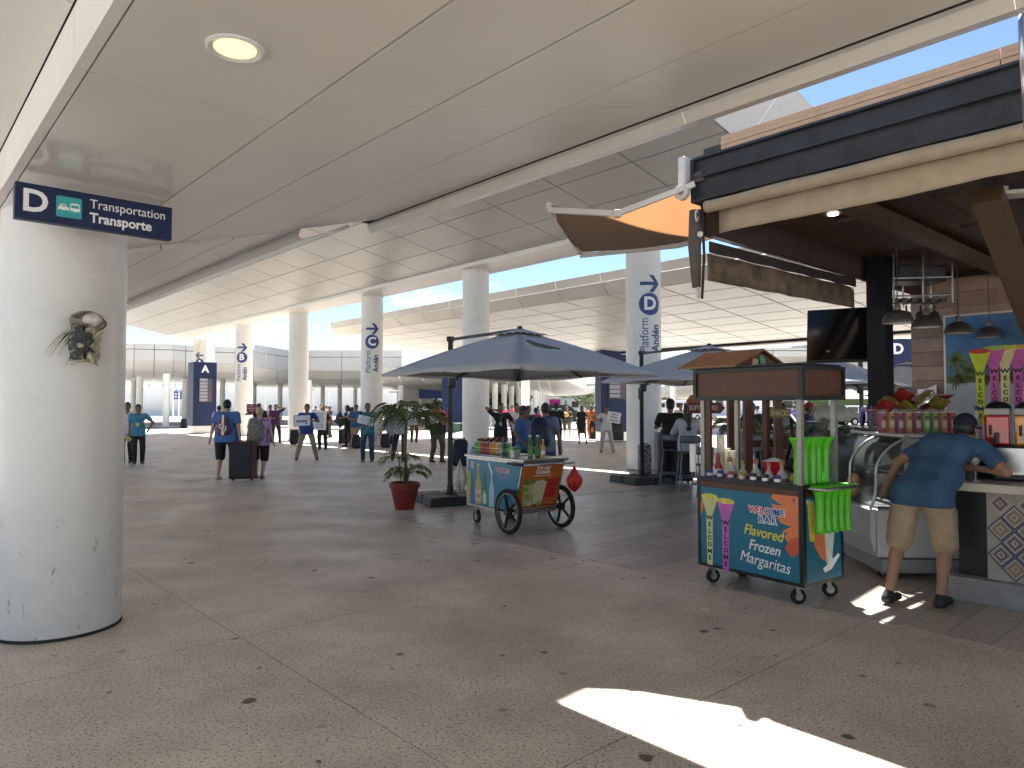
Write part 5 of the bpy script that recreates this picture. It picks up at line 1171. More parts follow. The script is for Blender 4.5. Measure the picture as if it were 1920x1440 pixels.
for nm, p, c, sc, lab in (('plastic_bag', bcw(BWd+.16, .0, .68), (.60, .04, .02), (.10, .09, .15), 'red-orange plastic bag hanging off the beer cart handle'), ('plastic_bag', bcw(-.03, BL+.14, .65), (.55, .52, .46), (.09, .08, .2), 'crumpled clear plastic bag hanging at the beer cart rear')):
    tag(MB().grid([[q+Vector((0, 0, .0))+(Vector((p.x-q.x, p.y-q.y, 0))*max(0, (q.z-p.z)/sc[2])*.75) for q in row] for row in blob(p, sc, 12, 26, 16, .22)], True).build(nm, M('bag_%d' % int(c[1]*100), c, .3, var=.15, scale=12, bump=.5), None, smooth=True), lab, 'bag')
# ------------------------------------------------------------ umbrellas
m_umb = M('umbrella_cloth', (.47, .475, .49), .8, var=.08, scale=4, bump=.1); m_umbd = M('umbrella_under', (.10, .10, .11), .85, var=.06); m_pole = M('umbrella_pole', (.014, .019, .02), .4, var=.15)
def umbrella(c, pole, rot, label, base=True, zc=2.13, peak=2.79, half=1.5, dz=0):
    o = thing('cantilever_umbrella', label, 'umbrella', (pole.x, pole.y, 0), 0, 'grey cantilever umbrellas on the terrace')
    C = Vector((c.x-pole.x, c.y-pole.y, 0)); n = 10
    cor = [C+Vector((half*1.414*math.cos(rot+k*math.pi/2), half*1.414*math.sin(rot+k*math.pi/2), 0)) for k in range(4)]
    for k in range(4):
        a, b_ = cor[k], cor[(k+1) % 4]; rows = []
        for i in range(n+1):
            u = i/n; row = []
            for j in range(n+1):
                v = j/n; e = a.lerp(b_, v); p = C.lerp(e, .03+.97*u); p.z = peak-(peak-zc)*(.75*u+.25*u*u)+ -.05*math.sin(math.pi*v)*u*0 - .045*math.sin(math.pi*u)*math.sin(math.pi*v)-.02*u*(1-abs(2*v-1))*-1
                row.append(p)
            rows.append(row)
        MB().grid(rows).build('canopy_panel', [m_umb], o, smooth=True, solid=.006)
        row0 = rows[-1]; MB().grid([row0, [p-Z3*(.035+.015*math.sin(i*1.2)) for i, p in enumerate(row0)]]).build('hem', m_umb, o, smooth=True, solid=.004)
        MB().bar(C+Z3*(peak-.05), a+Z3*(zc-.02), .022, .03).build('rib', m_pole, o)
        m_ = (a+b_)/2; MB().bar(C+Z3*(peak-.06), m_+Z3*(zc-.01), .018, .026).build('rib', m_pole, o)
        MB().bar(C+Z3*(peak-.42), C.lerp(a, .42)+Z3*(peak-(peak-zc)*.36-.03), .015, .02).build('strut', m_pole, o)
    cap = []
    for k in range(4):
        a, b_ = cor[k], cor[(k+1) % 4]; rows = []
        for i in range(5):
            u = i/4; rows.append([C.lerp(a.lerp(b_, j/8), .02+.19*u)+Z3*(peak+.045-.105*u*1.0-.0+.025*abs(math.sin(j*math.pi/2))*(i == 4)) for j in range(9)])
        MB().grid(rows).build('vent_cap', m_umb, o, smooth=True, solid=.004)
    MB().cyl(C+Z3*(peak+.03), C+Z3*(peak+.085), .05, .035).build('finial', m_pole, o)
    MB().cyl(C+Z3*(peak-.5), C+Z3*(peak), .03).build('hub', m_pole, o)
    MB().box((0, 0, 1.50), (.085, .065, 2.62)).build('pole', m_pole, o, bevel=.012)
    d = C.normalized(); MB().bar(Z3*2.79, C*.96+Z3*(peak+.03), .05, .045).build('top_arm', m_pole, o)
    MB().bar(d*.04+Z3*2.08, C*.62+Z3*(peak-.36), .05, .05).build('brace', m_pole, o)
    MB().box(d*.05+Z3*2.06, (.14, .12, .20)).build('crank_housing', m_pole, o, bevel=.03)
    MB().box(d*-.06+Z3*1.92, (.05, .05, .26)).build('crank_handle', m_pole, o, bevel=.01)
    MB().box((0, 0, 2.80), (.13, .09, .09)).build('pole_cap', m_pole, o, bevel=.015)
    if base:
        MB().lathe([(0, .30), (.055, .30), (.06, .19), (.13, .165), (.13, .15), (0, .15)], 20).build('base_flange', m_pole, o, smooth=40)
        for i, (x, y) in enumerate(((-.26, -.26), (.26, -.26), (-.26, .26), (.26, .26))):
            b = MB(); b.X = rotz(R(24)); b.hexa([Vector((x+sx_*.255, y+sy*.255, .0)) for sx_, sy in ((-1, -1), (1, -1), (1, 1), (-1, 1))], [Vector((x+sx_*.235, y+sy*.235, .15)) for sx_, sy in ((-1, -1), (1, -1), (1, 1), (-1, 1))]); b.build('base_tank', M('base_black', (.018, .02, .023), .5, var=.2), o, bevel=.02)
    return o
umbrella(Vector((.12, 11.0, 0)), Vector((-1.06, 12.3, 0)), R(-90), 'large grey cantilever umbrella over the beer cart')
umbrella(Vector((3.87, 14.0, 0)), Vector((2.81, 15.5, 0)), R(-90), 'grey cantilever umbrella behind the margarita cart, left of its roof')
umbrella(Vector((7.25, 16.6, 0)), Vector((8.6, 17.6, 0)), R(-84), 'grey cantilever umbrella seen right of the cart under the television')
umbrella(Vector((10.6, 19.0, 0)), Vector((11.6, 20.4, 0)), R(-80), 'farthest grey cantilever umbrella behind the bar pillar')
# furled strap on the first umbrella
tag(MB().tube([(.20, 9.35, 2.50), (.30, 9.2, 2.44), (.45, 9.15, 2.40), (.62, 9.2, 2.38)], [.02, .03, .025, .01], 6).build('cloth_strap', m_umbd, None, smooth=True), 'loose dark strap lying on the big umbrella canopy', 'strap')
# ------------------------------------------------------------ palms
m_frond = M('palm_green', (.085, .13, .028), .45, var=.35, scale=8); m_frond2 = M('palm_yellowgreen', (.16, .20, .05), .5, var=.3, scale=8); m_pot = M('pot_red', (.20, .022, .018), .4, var=.15, scale=6); m_soil = M('soil', (.04, .03, .02), .9); m_stem = M('palm_stem', (.14, .12, .07), .7, var=.3, scale=14)
def frond(o, base, az, L_, up, droop, leaf, mat, rr, n=20):
    b = MB(); pts = []
    for i in range(13):
        u = i/12; r = L_*u*(1-.1*u); z = up*L_*u-droop*L_*u*u
        pts.append(base+Vector((math.cos(az)*r, math.sin(az)*r, z)))
    b.tube(pts, [.008*(1-.8*i/12)+.002 for i in range(13)], 5)
    side = Vector((-math.sin(az), math.cos(az), 0))
    for k in range(n):
        u = .2+.8*k/(n-1); i = min(11, int(u*12)); f = u*12-i; p = pts[i].lerp(pts[i+1], min(1, f)); d = (pts[i+1]-pts[i]).normalized(); up_ = side.cross(d)
        if up_.z < 0: up_ = -up_
        for s in (-1, 1):
            l = leaf*1.25*math.sin(math.pi*(.15+.8*u))**.7*rr.uniform(.85, 1.1); dd = (side*s*.8+d*.75+Z3*rr.uniform(-.35, .05)).normalized(); w = .017*l/.25*1.1
            m1 = p+dd*l*.5+Z3*.02; tip = p+dd*l-Z3*(.25*l)
            wd = d*w
            b.add([p-wd*.4, m1-wd, m1+wd, p+wd*.4, tip], [(0, 1, 2, 3), (1, 4, 2)])
    b.build('frond', mat, o)
def palm(p, label, pot=True, h=1.25, nf=11, sc=1.0, sd=2, potcol=None, small=True):
    rr = random.Random(sd); o = thing('potted_palm', label, 'plant', p)
    if pot:
        MB().lathe([(0, 0), (.15, 0), (.155, .02), (.225, .34), (.245, .345), (.25, .42), (.225, .425), (.21, .37), (0, .37)], 28).build('pot', potcol or m_pot, o, smooth=35)
        MB().lathe([(0, .39), (.21, .375)], 20).build('soil', m_soil, o)
    MB().tube([(0, 0, .36), (.02, 0, .6), (.0, .01, h*.75), (.02, 0, h)], [.035, .026, .022, .018], 8).build('stem', m_stem, o, smooth=True)
    for k in range(nf):
        az = 2*math.pi*k/nf+rr.uniform(-.25, .25); frond(o, Vector((.02, 0, h-.02)), az, rr.uniform(.58, .82)*sc, rr.uniform(.75, 1.45), rr.uniform(1.0, 1.5), .20*sc, m_frond if k % 3 else m_frond2, rr)
    if small:
        for (x, y, hh) in ((-.10, .02, .80), (.08, -.04, .62), (.04, .1, .55)):
            MB().tube([(x*.5, y*.5, .36), (x, y, hh)], .010, 6).build('stem', m_stem, o)
            for k in range(4):
                az = 2*math.pi*k/4+rr.uniform(-.4, .4)+(1.5 if x > 0 else 2.4); frond(o, Vector((x, y, hh)), az, rr.uniform(.3, .45), rr.uniform(.5, .9), rr.uniform(.6, .9), .16, m_frond2 if k % 2 else m_frond, rr, 12)
    return o
palm(Vector((-1.72, 11.5, 0)), 'potted palm in a dark red pot beside the umbrella base', h=1.42, sc=1.1, nf=11)
palm(Vector((2.95+.35, 10.6, .0)), 'potted palm behind the left posts of the margarita cart', h=1.32, nf=12, sc=.62, sd=5, small=False)
palm(Vector((4.55, 10.4, 0)), 'potted palm behind the right side of the margarita cart', h=1.22, nf=12, sc=.85, sd=8, small=False)
# ------------------------------------------------------------ display fridge
FX, FY = 3.40, 6.82
fr = thing('display_fridge', 'white refrigerated display case with curved glass front', 'fridge', (FX, FY, 0), R(-4))
m_frw = M('fridge_white', (.56, .57, .58), .35, var=.05, scale=5, dirt=.3); m_frgl = M('fridge_glass', (.30, .38, .37), .03, var=0, alpha=.14, spec=1.0); m_dark = M('fridge_inside', (.05, .055, .055), .5, var=.2)
FD, FL_ = .92, 1.25
MB().box((FD/2+.03, FL_/2, .43), (FD-.06, FL_, .46)).build('cabinet', m_frw, fr, bevel=.02)
MB().hexa([Vector((0, 0, .38)), Vector((.05, 0, .20)), Vector((.05, FL_, .20)), Vector((0, FL_, .38))], [Vector((0, 0, .66)), Vector((.06, 0, .66)), Vector((.06, FL_, .66)), Vector((0, FL_, .66))]).build('front_skirt', m_frw, fr, bevel=.01)
MB().box((FD/2+.05, FL_/2, .12), (FD-.12, FL_-.05, .13)).build('kick_panel', M('kick_grey', (.36, .36, .37), .5, var=.08), fr, bevel=.005)
for k in range(3): MB().box((.045-.03, FL_*(k+.5)/3, .52), (.008, FL_/3-.02, .16)).build('skirt_panel', m_frw, fr)
gp = [(0, .66), (.05, .80), (.065, 1.05), (.12, 1.17), (.22, 1.27), (.36, 1.345)]
def smooth_prof(g, n=5):
    out = []
    for i in range(len(g)-1):
        p0, p1, p2, p3 = g[max(i-1, 0)], g[i], g[i+1], g[min(i+2, len(g)-1)]
        for k in range(n):
            t = k/n; out.append(tuple(.5*((2*p1[a])+(-p0[a]+p2[a])*t+(2*p0[a]-5*p1[a]+4*p2[a]-p3[a])*t*t+(-p0[a]+3*p1[a]-3*p2[a]+p3[a])*t**3) for a in (0, 1)))
    return out+[g[-1]]
gs = smooth_prof(gp)
for (ya, yb) in ((.015, .60), (.62, FL_-.01)):
    MB().grid([[Vector((x+.008, ya, z)) for x, z in gs], [Vector((x+.008, yb, z)) for x, z in gs]]).build('curved_glass', m_frgl, fr, smooth=True)
MB().prism([(x+.008, z) for x, z in gs]+[(FD-.05, 1.345), (FD-.05, .66)], .005, frame((0, .012, 0), (1, 0, 0), Z3)).build('end_glass', m_frgl, fr)
for y in (0, .61, FL_): MB().tube([Vector((x, y, z)) for x, z in gs], .014, 8).build('glass_frame', m_steel, fr, smooth=True)
MB().box((.33+(FD-.33)/2, FL_/2, 1.355), (FD-.30, FL_+.02, .03)).build('top_shelf', m_frw, fr, bevel=.006)
MB().cyl((.35, -.01, 1.345), (.35, FL_+.01, 1.345), .02, n=10).build('top_rail', m_steel, fr)
MB().box((FD-.03, FL_/2, 1.0), (.04, FL_, .72)).build('back_panel', m_dark, fr)
MB().box((.5, FL_/2, .672), (.85, FL_-.02, .015)).build('deck', m_dark, fr)
MB().box((FD/2+.05, FL_-.01, 1.0), (FD-.2, .02, .62)).build('far_end_panel', m_dark, fr)  # opaque dark sheet added so the case interior looks dark
MB().box((.52, FL_/2, .70), (.55, FL_-.1, .02)).build('liner', m_dark, fr)
MB().box((.60, FL_/2, .98), (.50, FL_-.06, .012)).build('shelf', m_steel, fr)
for i in range(6):
    for j in range(2):
        x, y = .36+.085*i, .10+.10*j
        o = thing('wine_bottle', 'dark bottle on display case lower deck, %s row, %s from the glass' % (['front', 'second'][j], ['first', 'second', 'third', 'fourth', 'fifth', 'sixth'][i]), 'bottle', (PM[fr.name] @ Vector((x, y, .685))), 0, 'dark bottles on the lower deck of the display case')
        MB().lathe([(0, 0), (.03, 0), (.03, .14), (.012, .18), (.012, .22), (0, .22)], 12).build('glass', M('dark_bottle', (.03, .008, .012), .15, var=.1), o, smooth=50); MB().lathe([(.0305, .03), (.0305, .075)], 12).build('label', inksh((.35, .33, .34)), o)
for i in range(4):
    o = thing('juice_bottle', 'white-labelled bottle on display case shelf, %s from the glass' % ['first', 'second', 'third', 'fourth'][i], 'bottle', (PM[fr.name] @ Vector((.42+.10*i, .14, .99))), 0, 'white bottles on the display case shelf')
    MB().lathe([(0, 0), (.035, 0), (.035, .10), (.015, .15), (.015, .17), (0, .17)], 12).build('glass', inksh((.25, .24, .20)), o, smooth=50); MB().lathe([(.0355, .01), (.0355, .09)], 12).build('label', inksh((.40, .40, .42)), o)
tag(MB().grid(blob(PM[fr.name] @ Vector((.16, .78, .80)), (.05, .12, .12), 21), True).build('yellow_packet', inksh((.55, .33, .08)), None, smooth=True), 'yellow packet inside the curved display glass', 'packet')
for (x, y) in ((.15, .12), (.8, .12), (.15, 1.1), (.8, 1.1)): caster(fr, x, y, .035, .07, 0)
def frp(x, y, z): return PM[fr.name] @ Vector((x, y, z))
# can tubes in a clear case on top
case = thing('acrylic_case', 'clear acrylic case around snack tubes on the display fridge', 'case', frp(.22, .30, 1.372), R(-4))
for (c, d) in (((.36, -.075, .11), (.76, .005, .23)), ((.36, .20, .11), (.76, .005, .23)), ((-.02, .06, .11), (.005, .27, .23)), ((.74, .06, .11), (.005, .27, .23))): MB().box(c, d).build('acrylic_sheet', M('acrylic', (.7, .72, .72), .05, var=0, alpha=.05, spec=.8), case)
MB().box((.36, .06, .228), (.77, .29, .006)).build('acrylic_sheet', M('acrylic_rim', (.6, .6, .58), .2, var=0, alpha=.6), case)
cc_ = [(.30, .03, .10), (.50, .20, .03), (.28, .03, .14), (.55, .20, .04), (.25, .03, .12), (.16, .34, .05), (.13, .30, .05), (.50, .16, .03), (.42, .02, .03)]
for i in range(9):
    o = thing('snack_can', '%s snack tube in the acrylic case, number %s from the left' % (['purple', 'orange', 'violet', 'orange', 'purple', 'light green', 'green', 'orange', 'red'][i], ['one', 'two', 'three', 'four', 'five', 'six', 'seven', 'eight', 'nine'][i]), 'can', frp(.25+.083*i, .29, 1.374), 0, 'snack tubes in the acrylic case')
    MB().cyl((0, 0, 0), (0, 0, .20), .038, n=16).build('tube', inksh(cc_[i]), o)
    a0 = R(-110); b = MB(); b.lathe([(.0385, .05), (.0385, .12)], 8, None, R(-125), R(-60)); b.build('label', inksh((.55, .50, .45)), o); b = MB(); b.lathe([(.0388, .14), (.0388, .165)], 8, None, R(-120), R(-70)); b.build('label', ink, o)
    MB().cyl((0, 0, .20), (0, 0, .207), .039, n=16).build('lid', m_letter, o)
rr = random.Random(4)
for k in range(11):
    mt_, nm = [(m_foilr, 'red'), (m_foil, 'golden'), (m_foil, 'golden'), (m_foilr, 'red'), (m_foil, 'golden')][k % 5]
    snackbag(frp(.26+.055*k, .30+.07*(k % 3)-.07, 1.63+.035*(k % 4)), mt_, Ry(62+8*(k % 3), 'X') @ Ry(rr.uniform(-50, 50), 'Z'), '%s foil snack bag in the heap on the acrylic case, %s' % (nm, ['leftmost', 'second', 'third', 'fourth', 'fifth', 'sixth', 'seventh', 'eighth', 'ninth', 'tenth', 'rightmost'][k]), 'foil snack bags heaped on the acrylic case')
MB().box(frp(.42, .98, 1.40), (.36, .42, .05), rotz(R(-4)).to_3x3()); tr_ = thing('black_tray', 'black tray of upright snack bags on the display fridge', 'tray', frp(.52, .95, 1.375), R(-4))
MB().box((0, 0, .02), (.42, .40, .04)).build('tray', m_black, tr_, bevel=.01); MB().box((0, 0, .09), (.42, .02, .015)).build('tray_rail', m_black, tr_)
for k in range(10): snackbag(frp(.36+.075*(k % 5), .82+.2*(k//5), 1.52), [m_foilb, m_foilr, m_foilb, m_foilb, m_foilr][k % 5], Ry(rr.uniform(-12, 12), 'Y') @ Ry(55+rr.uniform(-15, 15), 'Z'), '%s upright foil bag in the black tray, %s row, place %s' % (['dark blue', 'dark red', 'dark blue', 'dark blue', 'dark red'][k % 5], ['front', 'back'][k//5], ['one', 'two', 'three', 'four', 'five'][k % 5]), 'upright foil bags in the black tray', 1.15)
# drink dispenser
dd = thing('drink_dispenser', 'twin-tank slush dispenser with red and orange drinks on the counter', 'dispenser', D(1925, 800, 6.15)*1.0)
dd.location.z = 1.0; PM[dd.name] = Matrix.Translation(dd.location) @ rotz(R(-40)); dd.rotation_euler = (0, 0, R(-40))
MB().box((0, 0, .15), (.46, .40, .30)).build('machine_body', m_black, dd, bevel=.02); MB().box((-.02, -.205, .17), (.40, .01, .22)).build('front_plate', m_steel, dd)
for i, c in enumerate([(.48, .015, .02), (.62, .26, .02), (.62, .26, .02)]):
    x = -.20+.215*i; MB().box((x, 0, .43), (.18, .30, .26)).build('drink_tank', M('slush_%d' % i, c, .15, var=.06, coat=.5), dd, bevel=.02)
    MB().box((x, 0, .59), (.185, .31, .06)).build('tank_top', M('tub_clear2', (.35, .33, .32), .15, var=0, alpha=.8), dd, bevel=.01)
    MB().grid([[Vector((x+.10*math.cos(a)*math.cos(e), .17*math.sin(a)*math.cos(e), .62+.06*math.sin(e))) for a in [2*math.pi*k/16 for k in range(16)]] for e in (0, .5, 1.0, 1.5)], True).build('tank_lid', m_black, dd, smooth=True)
    MB().box((x, -.18, .36), (.03, .07, .10)).build('tap', m_black, dd, bevel=.008); MB().box((x-.045, -.17, .43), (.02, .03, .09)).build('tap_lever', m_black, dd, bevel=.008)
o = thing('syrup_bottle', 'white bottle with blue cap left of the drink dispenser', 'bottle', D(1832, 815, 6.4)); o.location.z = 1.0+.0
MB().lathe([(0, .32), (.035, .32), (.035, .50), (.012, .56), (.012, .6), (0, .6)], 14).build('bottle_body', m_letter, o, smooth=50); MB().lathe([(.0, .64), (.016, .64), (.016, .6)], 12).build('cap', inksh((.02, .06, .3)), o); MB().box((0, 0, .16), (.2, .2, .32)).build('riser', m_black, o)
o = thing('goblet', 'tulip goblet of lit glass beside the leaning customer', 'glass', D(1828, 830, 6.05)); o.location.z = 1.0
MB().lathe([(0, .14), (.015, .14), (.035, .17), (.04, .20), (.032, .235)], 18).build('bowl', M('glass_bright', (.75, .75, .70), .05, var=0, alpha=.5, spec=1), o, smooth=True, solid=.002); MB().lathe([(0, 0), (.035, 0), (.035, .005), (.006, .02), (.006, .14)], 14).build('stem', m_gl, o, smooth=True)
tag(MB().hexa(*[[P(3.2, 10.2, z), P(4.1, 10.2, z), P(4.1, 10.9, z), P(3.2, 10.9, z)] for z in (1.78, 1.80)]).build('hood', m_alu, None), 'grey extractor hood behind the pillar', 'hood')
bpy.data.objects['hood'].data.transform(Matrix.Identity(4))

for i, (px, py, sz, lab) in enumerate(((1322, 1143, .035, 'white paper scrap on the floor left of the lit wedge'), (1154, 1125, .018, 'tiny white scrap on the floor before the margarita cart'), (1188, 1096, .015, 'smallest pale scrap on the floor near the terrace edge'), (1386, 1358, .014, 'pale scrap lying in the sunlit wedge'))):
    p = G(px, py, .004); rr = random.Random(i); tag(MB().grid([[p+Vector((sz*(u-1)+rr.uniform(-.004, .004), sz*.6*(v-1), .004*rr.random())) for u in range(3)] for v in range(3)]).build('litter', m_letter, None, solid=.001), lab, 'litter', 'scraps of litter on the floor')
# ------------------------------------------------------------ people: smooth-union bodies meshed by surface nets
def surfnet(f, lo, hi, h):
    lo = np.array(lo, float); n = np.ceil((np.array(hi)-lo)/h).astype(int)+1
    ax = [lo[i]+h*np.arange(n[i]) for i in range(3)]
    X, Y, Z = np.meshgrid(*ax, indexing='ij'); Pn = np.stack([X, Y, Z], -1)
    V = f(Pn); nx, ny, nz = V.shape
    s = V < 0
    cnt = np.zeros((nx-1, ny-1, nz-1), int)
    for i in (0, 1):
        for j in (0, 1):
            for k in (0, 1): cnt += s[i:nx-1+i, j:ny-1+j, k:nz-1+k]
    act = (cnt > 0) & (cnt < 8); idx = -np.ones(act.shape, int); idx[act] = np.arange(act.sum())
    acc = np.zeros(act.shape+(3,)); w = np.zeros(act.shape)
    sub = lambda A, o: A[o[0]:nx-1+o[0], o[1]:ny-1+o[1], o[2]:nz-1+o[2]]
    for a in range(3):
        for p in (0, 1):
            for q in (0, 1):
                o = [0, 0, 0]; b_, c_ = [x for x in range(3) if x != a]; o[b_] = p; o[c_] = q; o2 = list(o); o2[a] = 1
                v0, v1 = sub(V, o), sub(V, o2); m = (v0 < 0) != (v1 < 0)
                t = np.where(m, v0/np.where(m, v0-v1, 1), 0)
                pt = np.zeros(act.shape+(3,)); pt[..., a] = t; pt[..., b_] = p; pt[..., c_] = q
                acc += pt*m[..., None]; w += m
    ijk = np.argwhere(act); verts = lo+h*(ijk+acc[act]/w[act][:, None])
    faces = []
    for a in range(3):
        b_, c_ = (a+1) % 3, (a+2) % 3
        sl0 = [slice(1, -1)]*3; sl0[a] = slice(0, -1); sl1 = list(sl0); sl1[a] = slice(1, None)
        v0, v1 = s[tuple(sl0)], s[tuple(sl1)]; e = np.argwhere(v0 != v1); sg = v0[v0 != v1]
        off = np.ones(3, int); off[a] = 0; e = e+off
        def at(db, dc):
            q = e.copy(); q[:, b_] += db; q[:, c_] += dc; return idx[q[:, 0], q[:, 1], q[:, 2]]
        q = np.stack([at(-1, -1), at(0, -1), at(0, 0), at(-1, 0)], 1)
        q[~sg] = q[~sg][:, ::-1]; faces.append(q[(q >= 0).all(1)])
    return verts, np.concatenate(faces)
def cone(Pn, a, b, r1, r2, sy=1.0):
    a = np.array(a, float); b = np.array(b, float); d = b-a; L2 = max(1e-9, d@d)
    t = np.clip(((Pn-a)@d)/L2, 0, 1); q = Pn-a-t[..., None]*d
    if sy != 1.0: q = q*np.array([1, 1/sy, 1])
    return np.sqrt((q*q).sum(-1))-(r1+(r2-r1)*t)
def elli(Pn, c, r):
    q = (Pn-np.array(c))/np.array(r); k = np.sqrt((q*q).sum(-1)); return (k-1)*min(r)
def smin(a, b, k):
    h = np.clip(.5+.5*(b-a)/k, 0, 1); return b*(1-h)+a*h-k*h*(1-h)
def ik(a, c, l1, l2, hint):
    a, c, hint = Vector(a), Vector(c), Vector(hint); d = c-a; L_ = min(d.length, (l1+l2)*.999); d.normalize(); c = a+d*L_
    x = (l1*l1-l2*l2+L_*L_)/(2*L_); h = math.sqrt(max(0, l1*l1-x*x)); n = (hint-d*hint.dot(d)).normalized()
    return a+d*x+n*h, c
SKIN = {'t': (.33, .18, .115), 'd': (.23, .12, .072), 'l': (.52, .32, .24)}
def person(loc, face, label, H=1.70, fat=1.12, skin='d', hair=(.012, .010, .009), shirt=(.1, .1, .1), pants=(.02, .02, .025), shoes=(.02, .02, .02),
           sleeve='short', legs='long', lh=(.27, .02, .84), rh=(-.27, .02, .84), lf=(.11, .0), rf=(-.11, .0), lean=(0, 0), crouch=0.0, headturn=0.0, nod=0.0,
           female=False, longhair=False, cap=None, dress=False, res=.021, extra=None, group='people on the plaza', lhint=None, rhint=None, ground=0.0, seated=False, shirtmat=None, cat='person', collar=None, hem=None):
    """local frame: the person looks along +y; left is -x ... lh/rh are wrist targets for 1.70 m"""
    o = thing('person', label, cat, (loc[0], loc[1], ground), face, group); K = H/1.70
    lx, ly = lean; V_ = Vector
    hipz = .90-crouch; pel = V_((0, 0, hipz)); chest = V_((lx*.75, ly*.75, hipz+.36-.15*abs(ly))); neck = V_((lx, ly, hipz+.55-.30*abs(ly))); sw = (.165 if female else .19)*(.75+.25*fat)
    head = neck+V_((.15*lx, .35*ly+.02+nod*.06, .155-nod*.03-.1*abs(ly)))
    shL, shR = neck+V_((-sw, 0, -.055)), neck+V_((sw, 0, -.055))
    # lh is screen-agnostic: given x>0 = person's right side mirrored, so swap
    rW, lW = V_((abs(rh[0]) if rh[0] < 0 else -rh[0], rh[1], rh[2])), V_((-lh[0], lh[1], lh[2]))
    eR, wR = ik(shR, rW, .28, .25, rhint or (.5, -.8, -.1)); eL, wL = ik(shL, lW, .28, .25, lhint or (-.5, -.8, -.1))
    hpR, hpL = pel+V_((.09*fat, 0, -.02)), pel+V_((-.09*fat, 0, -.02))
    def leg(hp, f, sgn):
        an = V_((f[0], f[1]-.02, .075 if len(f) < 3 else f[2]))
        k, an = ik(hp, an, .42, .41, (sgn*.1, 1, 0)); return k, an
    kR, aR = leg(hpR, (-rf[0], rf[1]) + tuple(rf[2:]), 1); kL, aL = leg(hpL, (-lf[0], lf[1]) + tuple(lf[2:]), -1)
    fb = fat
    ch, ct = math.cos(headturn), math.sin(headturn); fd = V_((-ct, ch, -nod*.5)).normalized()
    S = lambda p: np.array(p)*K
    def fbody(Pn):
        Q = Pn/K
        d = elli(Q, head, (.076, .095, .112)); d = smin(d, cone(Q, head+fd*.035-V_((0, 0, .06)), head+fd*.05-V_((0, 0, .085)), .045, .032), .03)
        d = smin(d, cone(Q, head+fd*.092-V_((0, 0, .005)), head+fd*.108-V_((0, 0, .028)), .010, .013), .012)
        d = smin(d, elli(Q, head+fd*.08+V_((0, 0, .03)), (.05, .02, .018)), .02)
        sd_ = fd.cross(V_((0, 0, 1))).normalized()
        for s in (-1, 1): d = smin(d, elli(Q, head+sd_*s*.078-V_((0, 0, .005)), (.014, .018, .03)), .008)
        d = smin(d, cone(Q, head-V_((0, 0, .05)), neck-V_((0, 0, .05)), .052, .058), .03)
        tor = cone(Q, chest+V_((-.08, 0, .05)), chest+V_((.08, 0, .05)), .08, .08); tor = smin(tor, cone(Q, chest, pel, .085*fb**.5, .085*fb**.5), .05)
        tor = smin(tor, cone(Q, shL, shR, .04, .04), .04); tor = np.maximum(tor, shirtd(Q)+.012); d = np.minimum(d, tor)
        for sh, e, w in ((shR, eR, wR), (shL, eL, wL)):
            d = smin(d, cone(Q, sh, e, .046*(.6+.4*fb), .036*(.7+.3*fb)), .02); d = smin(d, cone(Q, e, w, .036*(.7+.3*fb), .025), .012)
            dr = (w-e).normalized(); pm = w+dr*.05
            d = smin(d, cone(Q, w, w+dr*.075, .024, .030, .75), .012)
            sd2 = V_((0, 1, 0)) if abs(dr.z) > .6 else V_((0, 0, 1)); sd2 = (sd2-dr*sd2.dot(dr)).normalized(); pn_ = dr.cross(sd2)
            inn = pn_ if pn_.dot(-sh) > 0 else -pn_
            for q, l_ in ((-.028, .060), (-.010, .074), (.009, .070), (.026, .055)):
                b0 = w+dr*.078+sd2*q; b1 = b0+dr*l_*.55; d = np.minimum(d, cone(Q, b0, b1, .0105, .0100)); d = np.minimum(d, cone(Q, b1, b1+(dr*.8+inn*.6).normalized()*l_*.45, .0100, .008))
            d = np.minimum(d, cone(Q, w+dr*.03+sd2*.025, w+dr*.075+sd2*.050+inn*.012, .0125, .010))
        for hp, k, a in ((hpR, kR, aR), (hpL, kL, aL)):
            d = smin(d, cone(Q, hp-V_((0, 0, .06)), k, .068*(.5+.5*fb), .052*(.6+.4*fb)), .04); d = smin(d, cone(Q, k, a, .052*(.6+.4*fb), .034), .02)
            d = smin(d, elli(Q, k.lerp(a, .3)+V_((0, -.02, 0)), (.045, .05, .10)), .02); d = smin(d, cone(Q, a-V_((0, 0, .02)), a+V_((0, .12, -.045)), .03, .025), .02)
        return d*K
    def wr(Q, amp=.006):
        w1 = np.sin((Q[..., 2]*.8+Q[..., 0]*.9)*34+2.2*np.sin(Q[..., 0]*11+Q[..., 2]*7)); w2 = np.sin((Q[..., 2]-.7*Q[..., 0])*29+1.7*np.sin(Q[..., 1]*17+Q[..., 2]*9))
        return amp*(np.abs(w1)*.9+np.abs(w2)*.7-.8)
    hz = hem if hem is not None else hipz-.10
    def shirtd(Q):
        bust = .012 if female else 0
        d = cone(Q, chest+V_((-.085*fb**.5, .01, .07)), chest+V_((.085*fb**.5, .01, .07)), .105*fb**.5+bust, .105*fb**.5+bust)
        wy = (.08 if fb < 1.15 else .10)*fb
        d = smin(d, cone(Q, chest*.5+pel*.5+V_((-.06*fb, .015*fb, 0)), chest*.5+pel*.5+V_((.06*fb, .015*fb, 0)), .102*fb, .102*fb), .14)
        d = smin(d, cone(Q, pel+V_((-.075*fb, 0, .0)), pel+V_((.075*fb, 0, .0)), .112*fb**.7, .112*fb**.7), .14); d = smin(d, cone(Q, pel+V_((-.075*fb, 0, -.12)), pel+V_((.075*fb, 0, -.12)), .115*fb**.7, .115*fb**.7), .05)
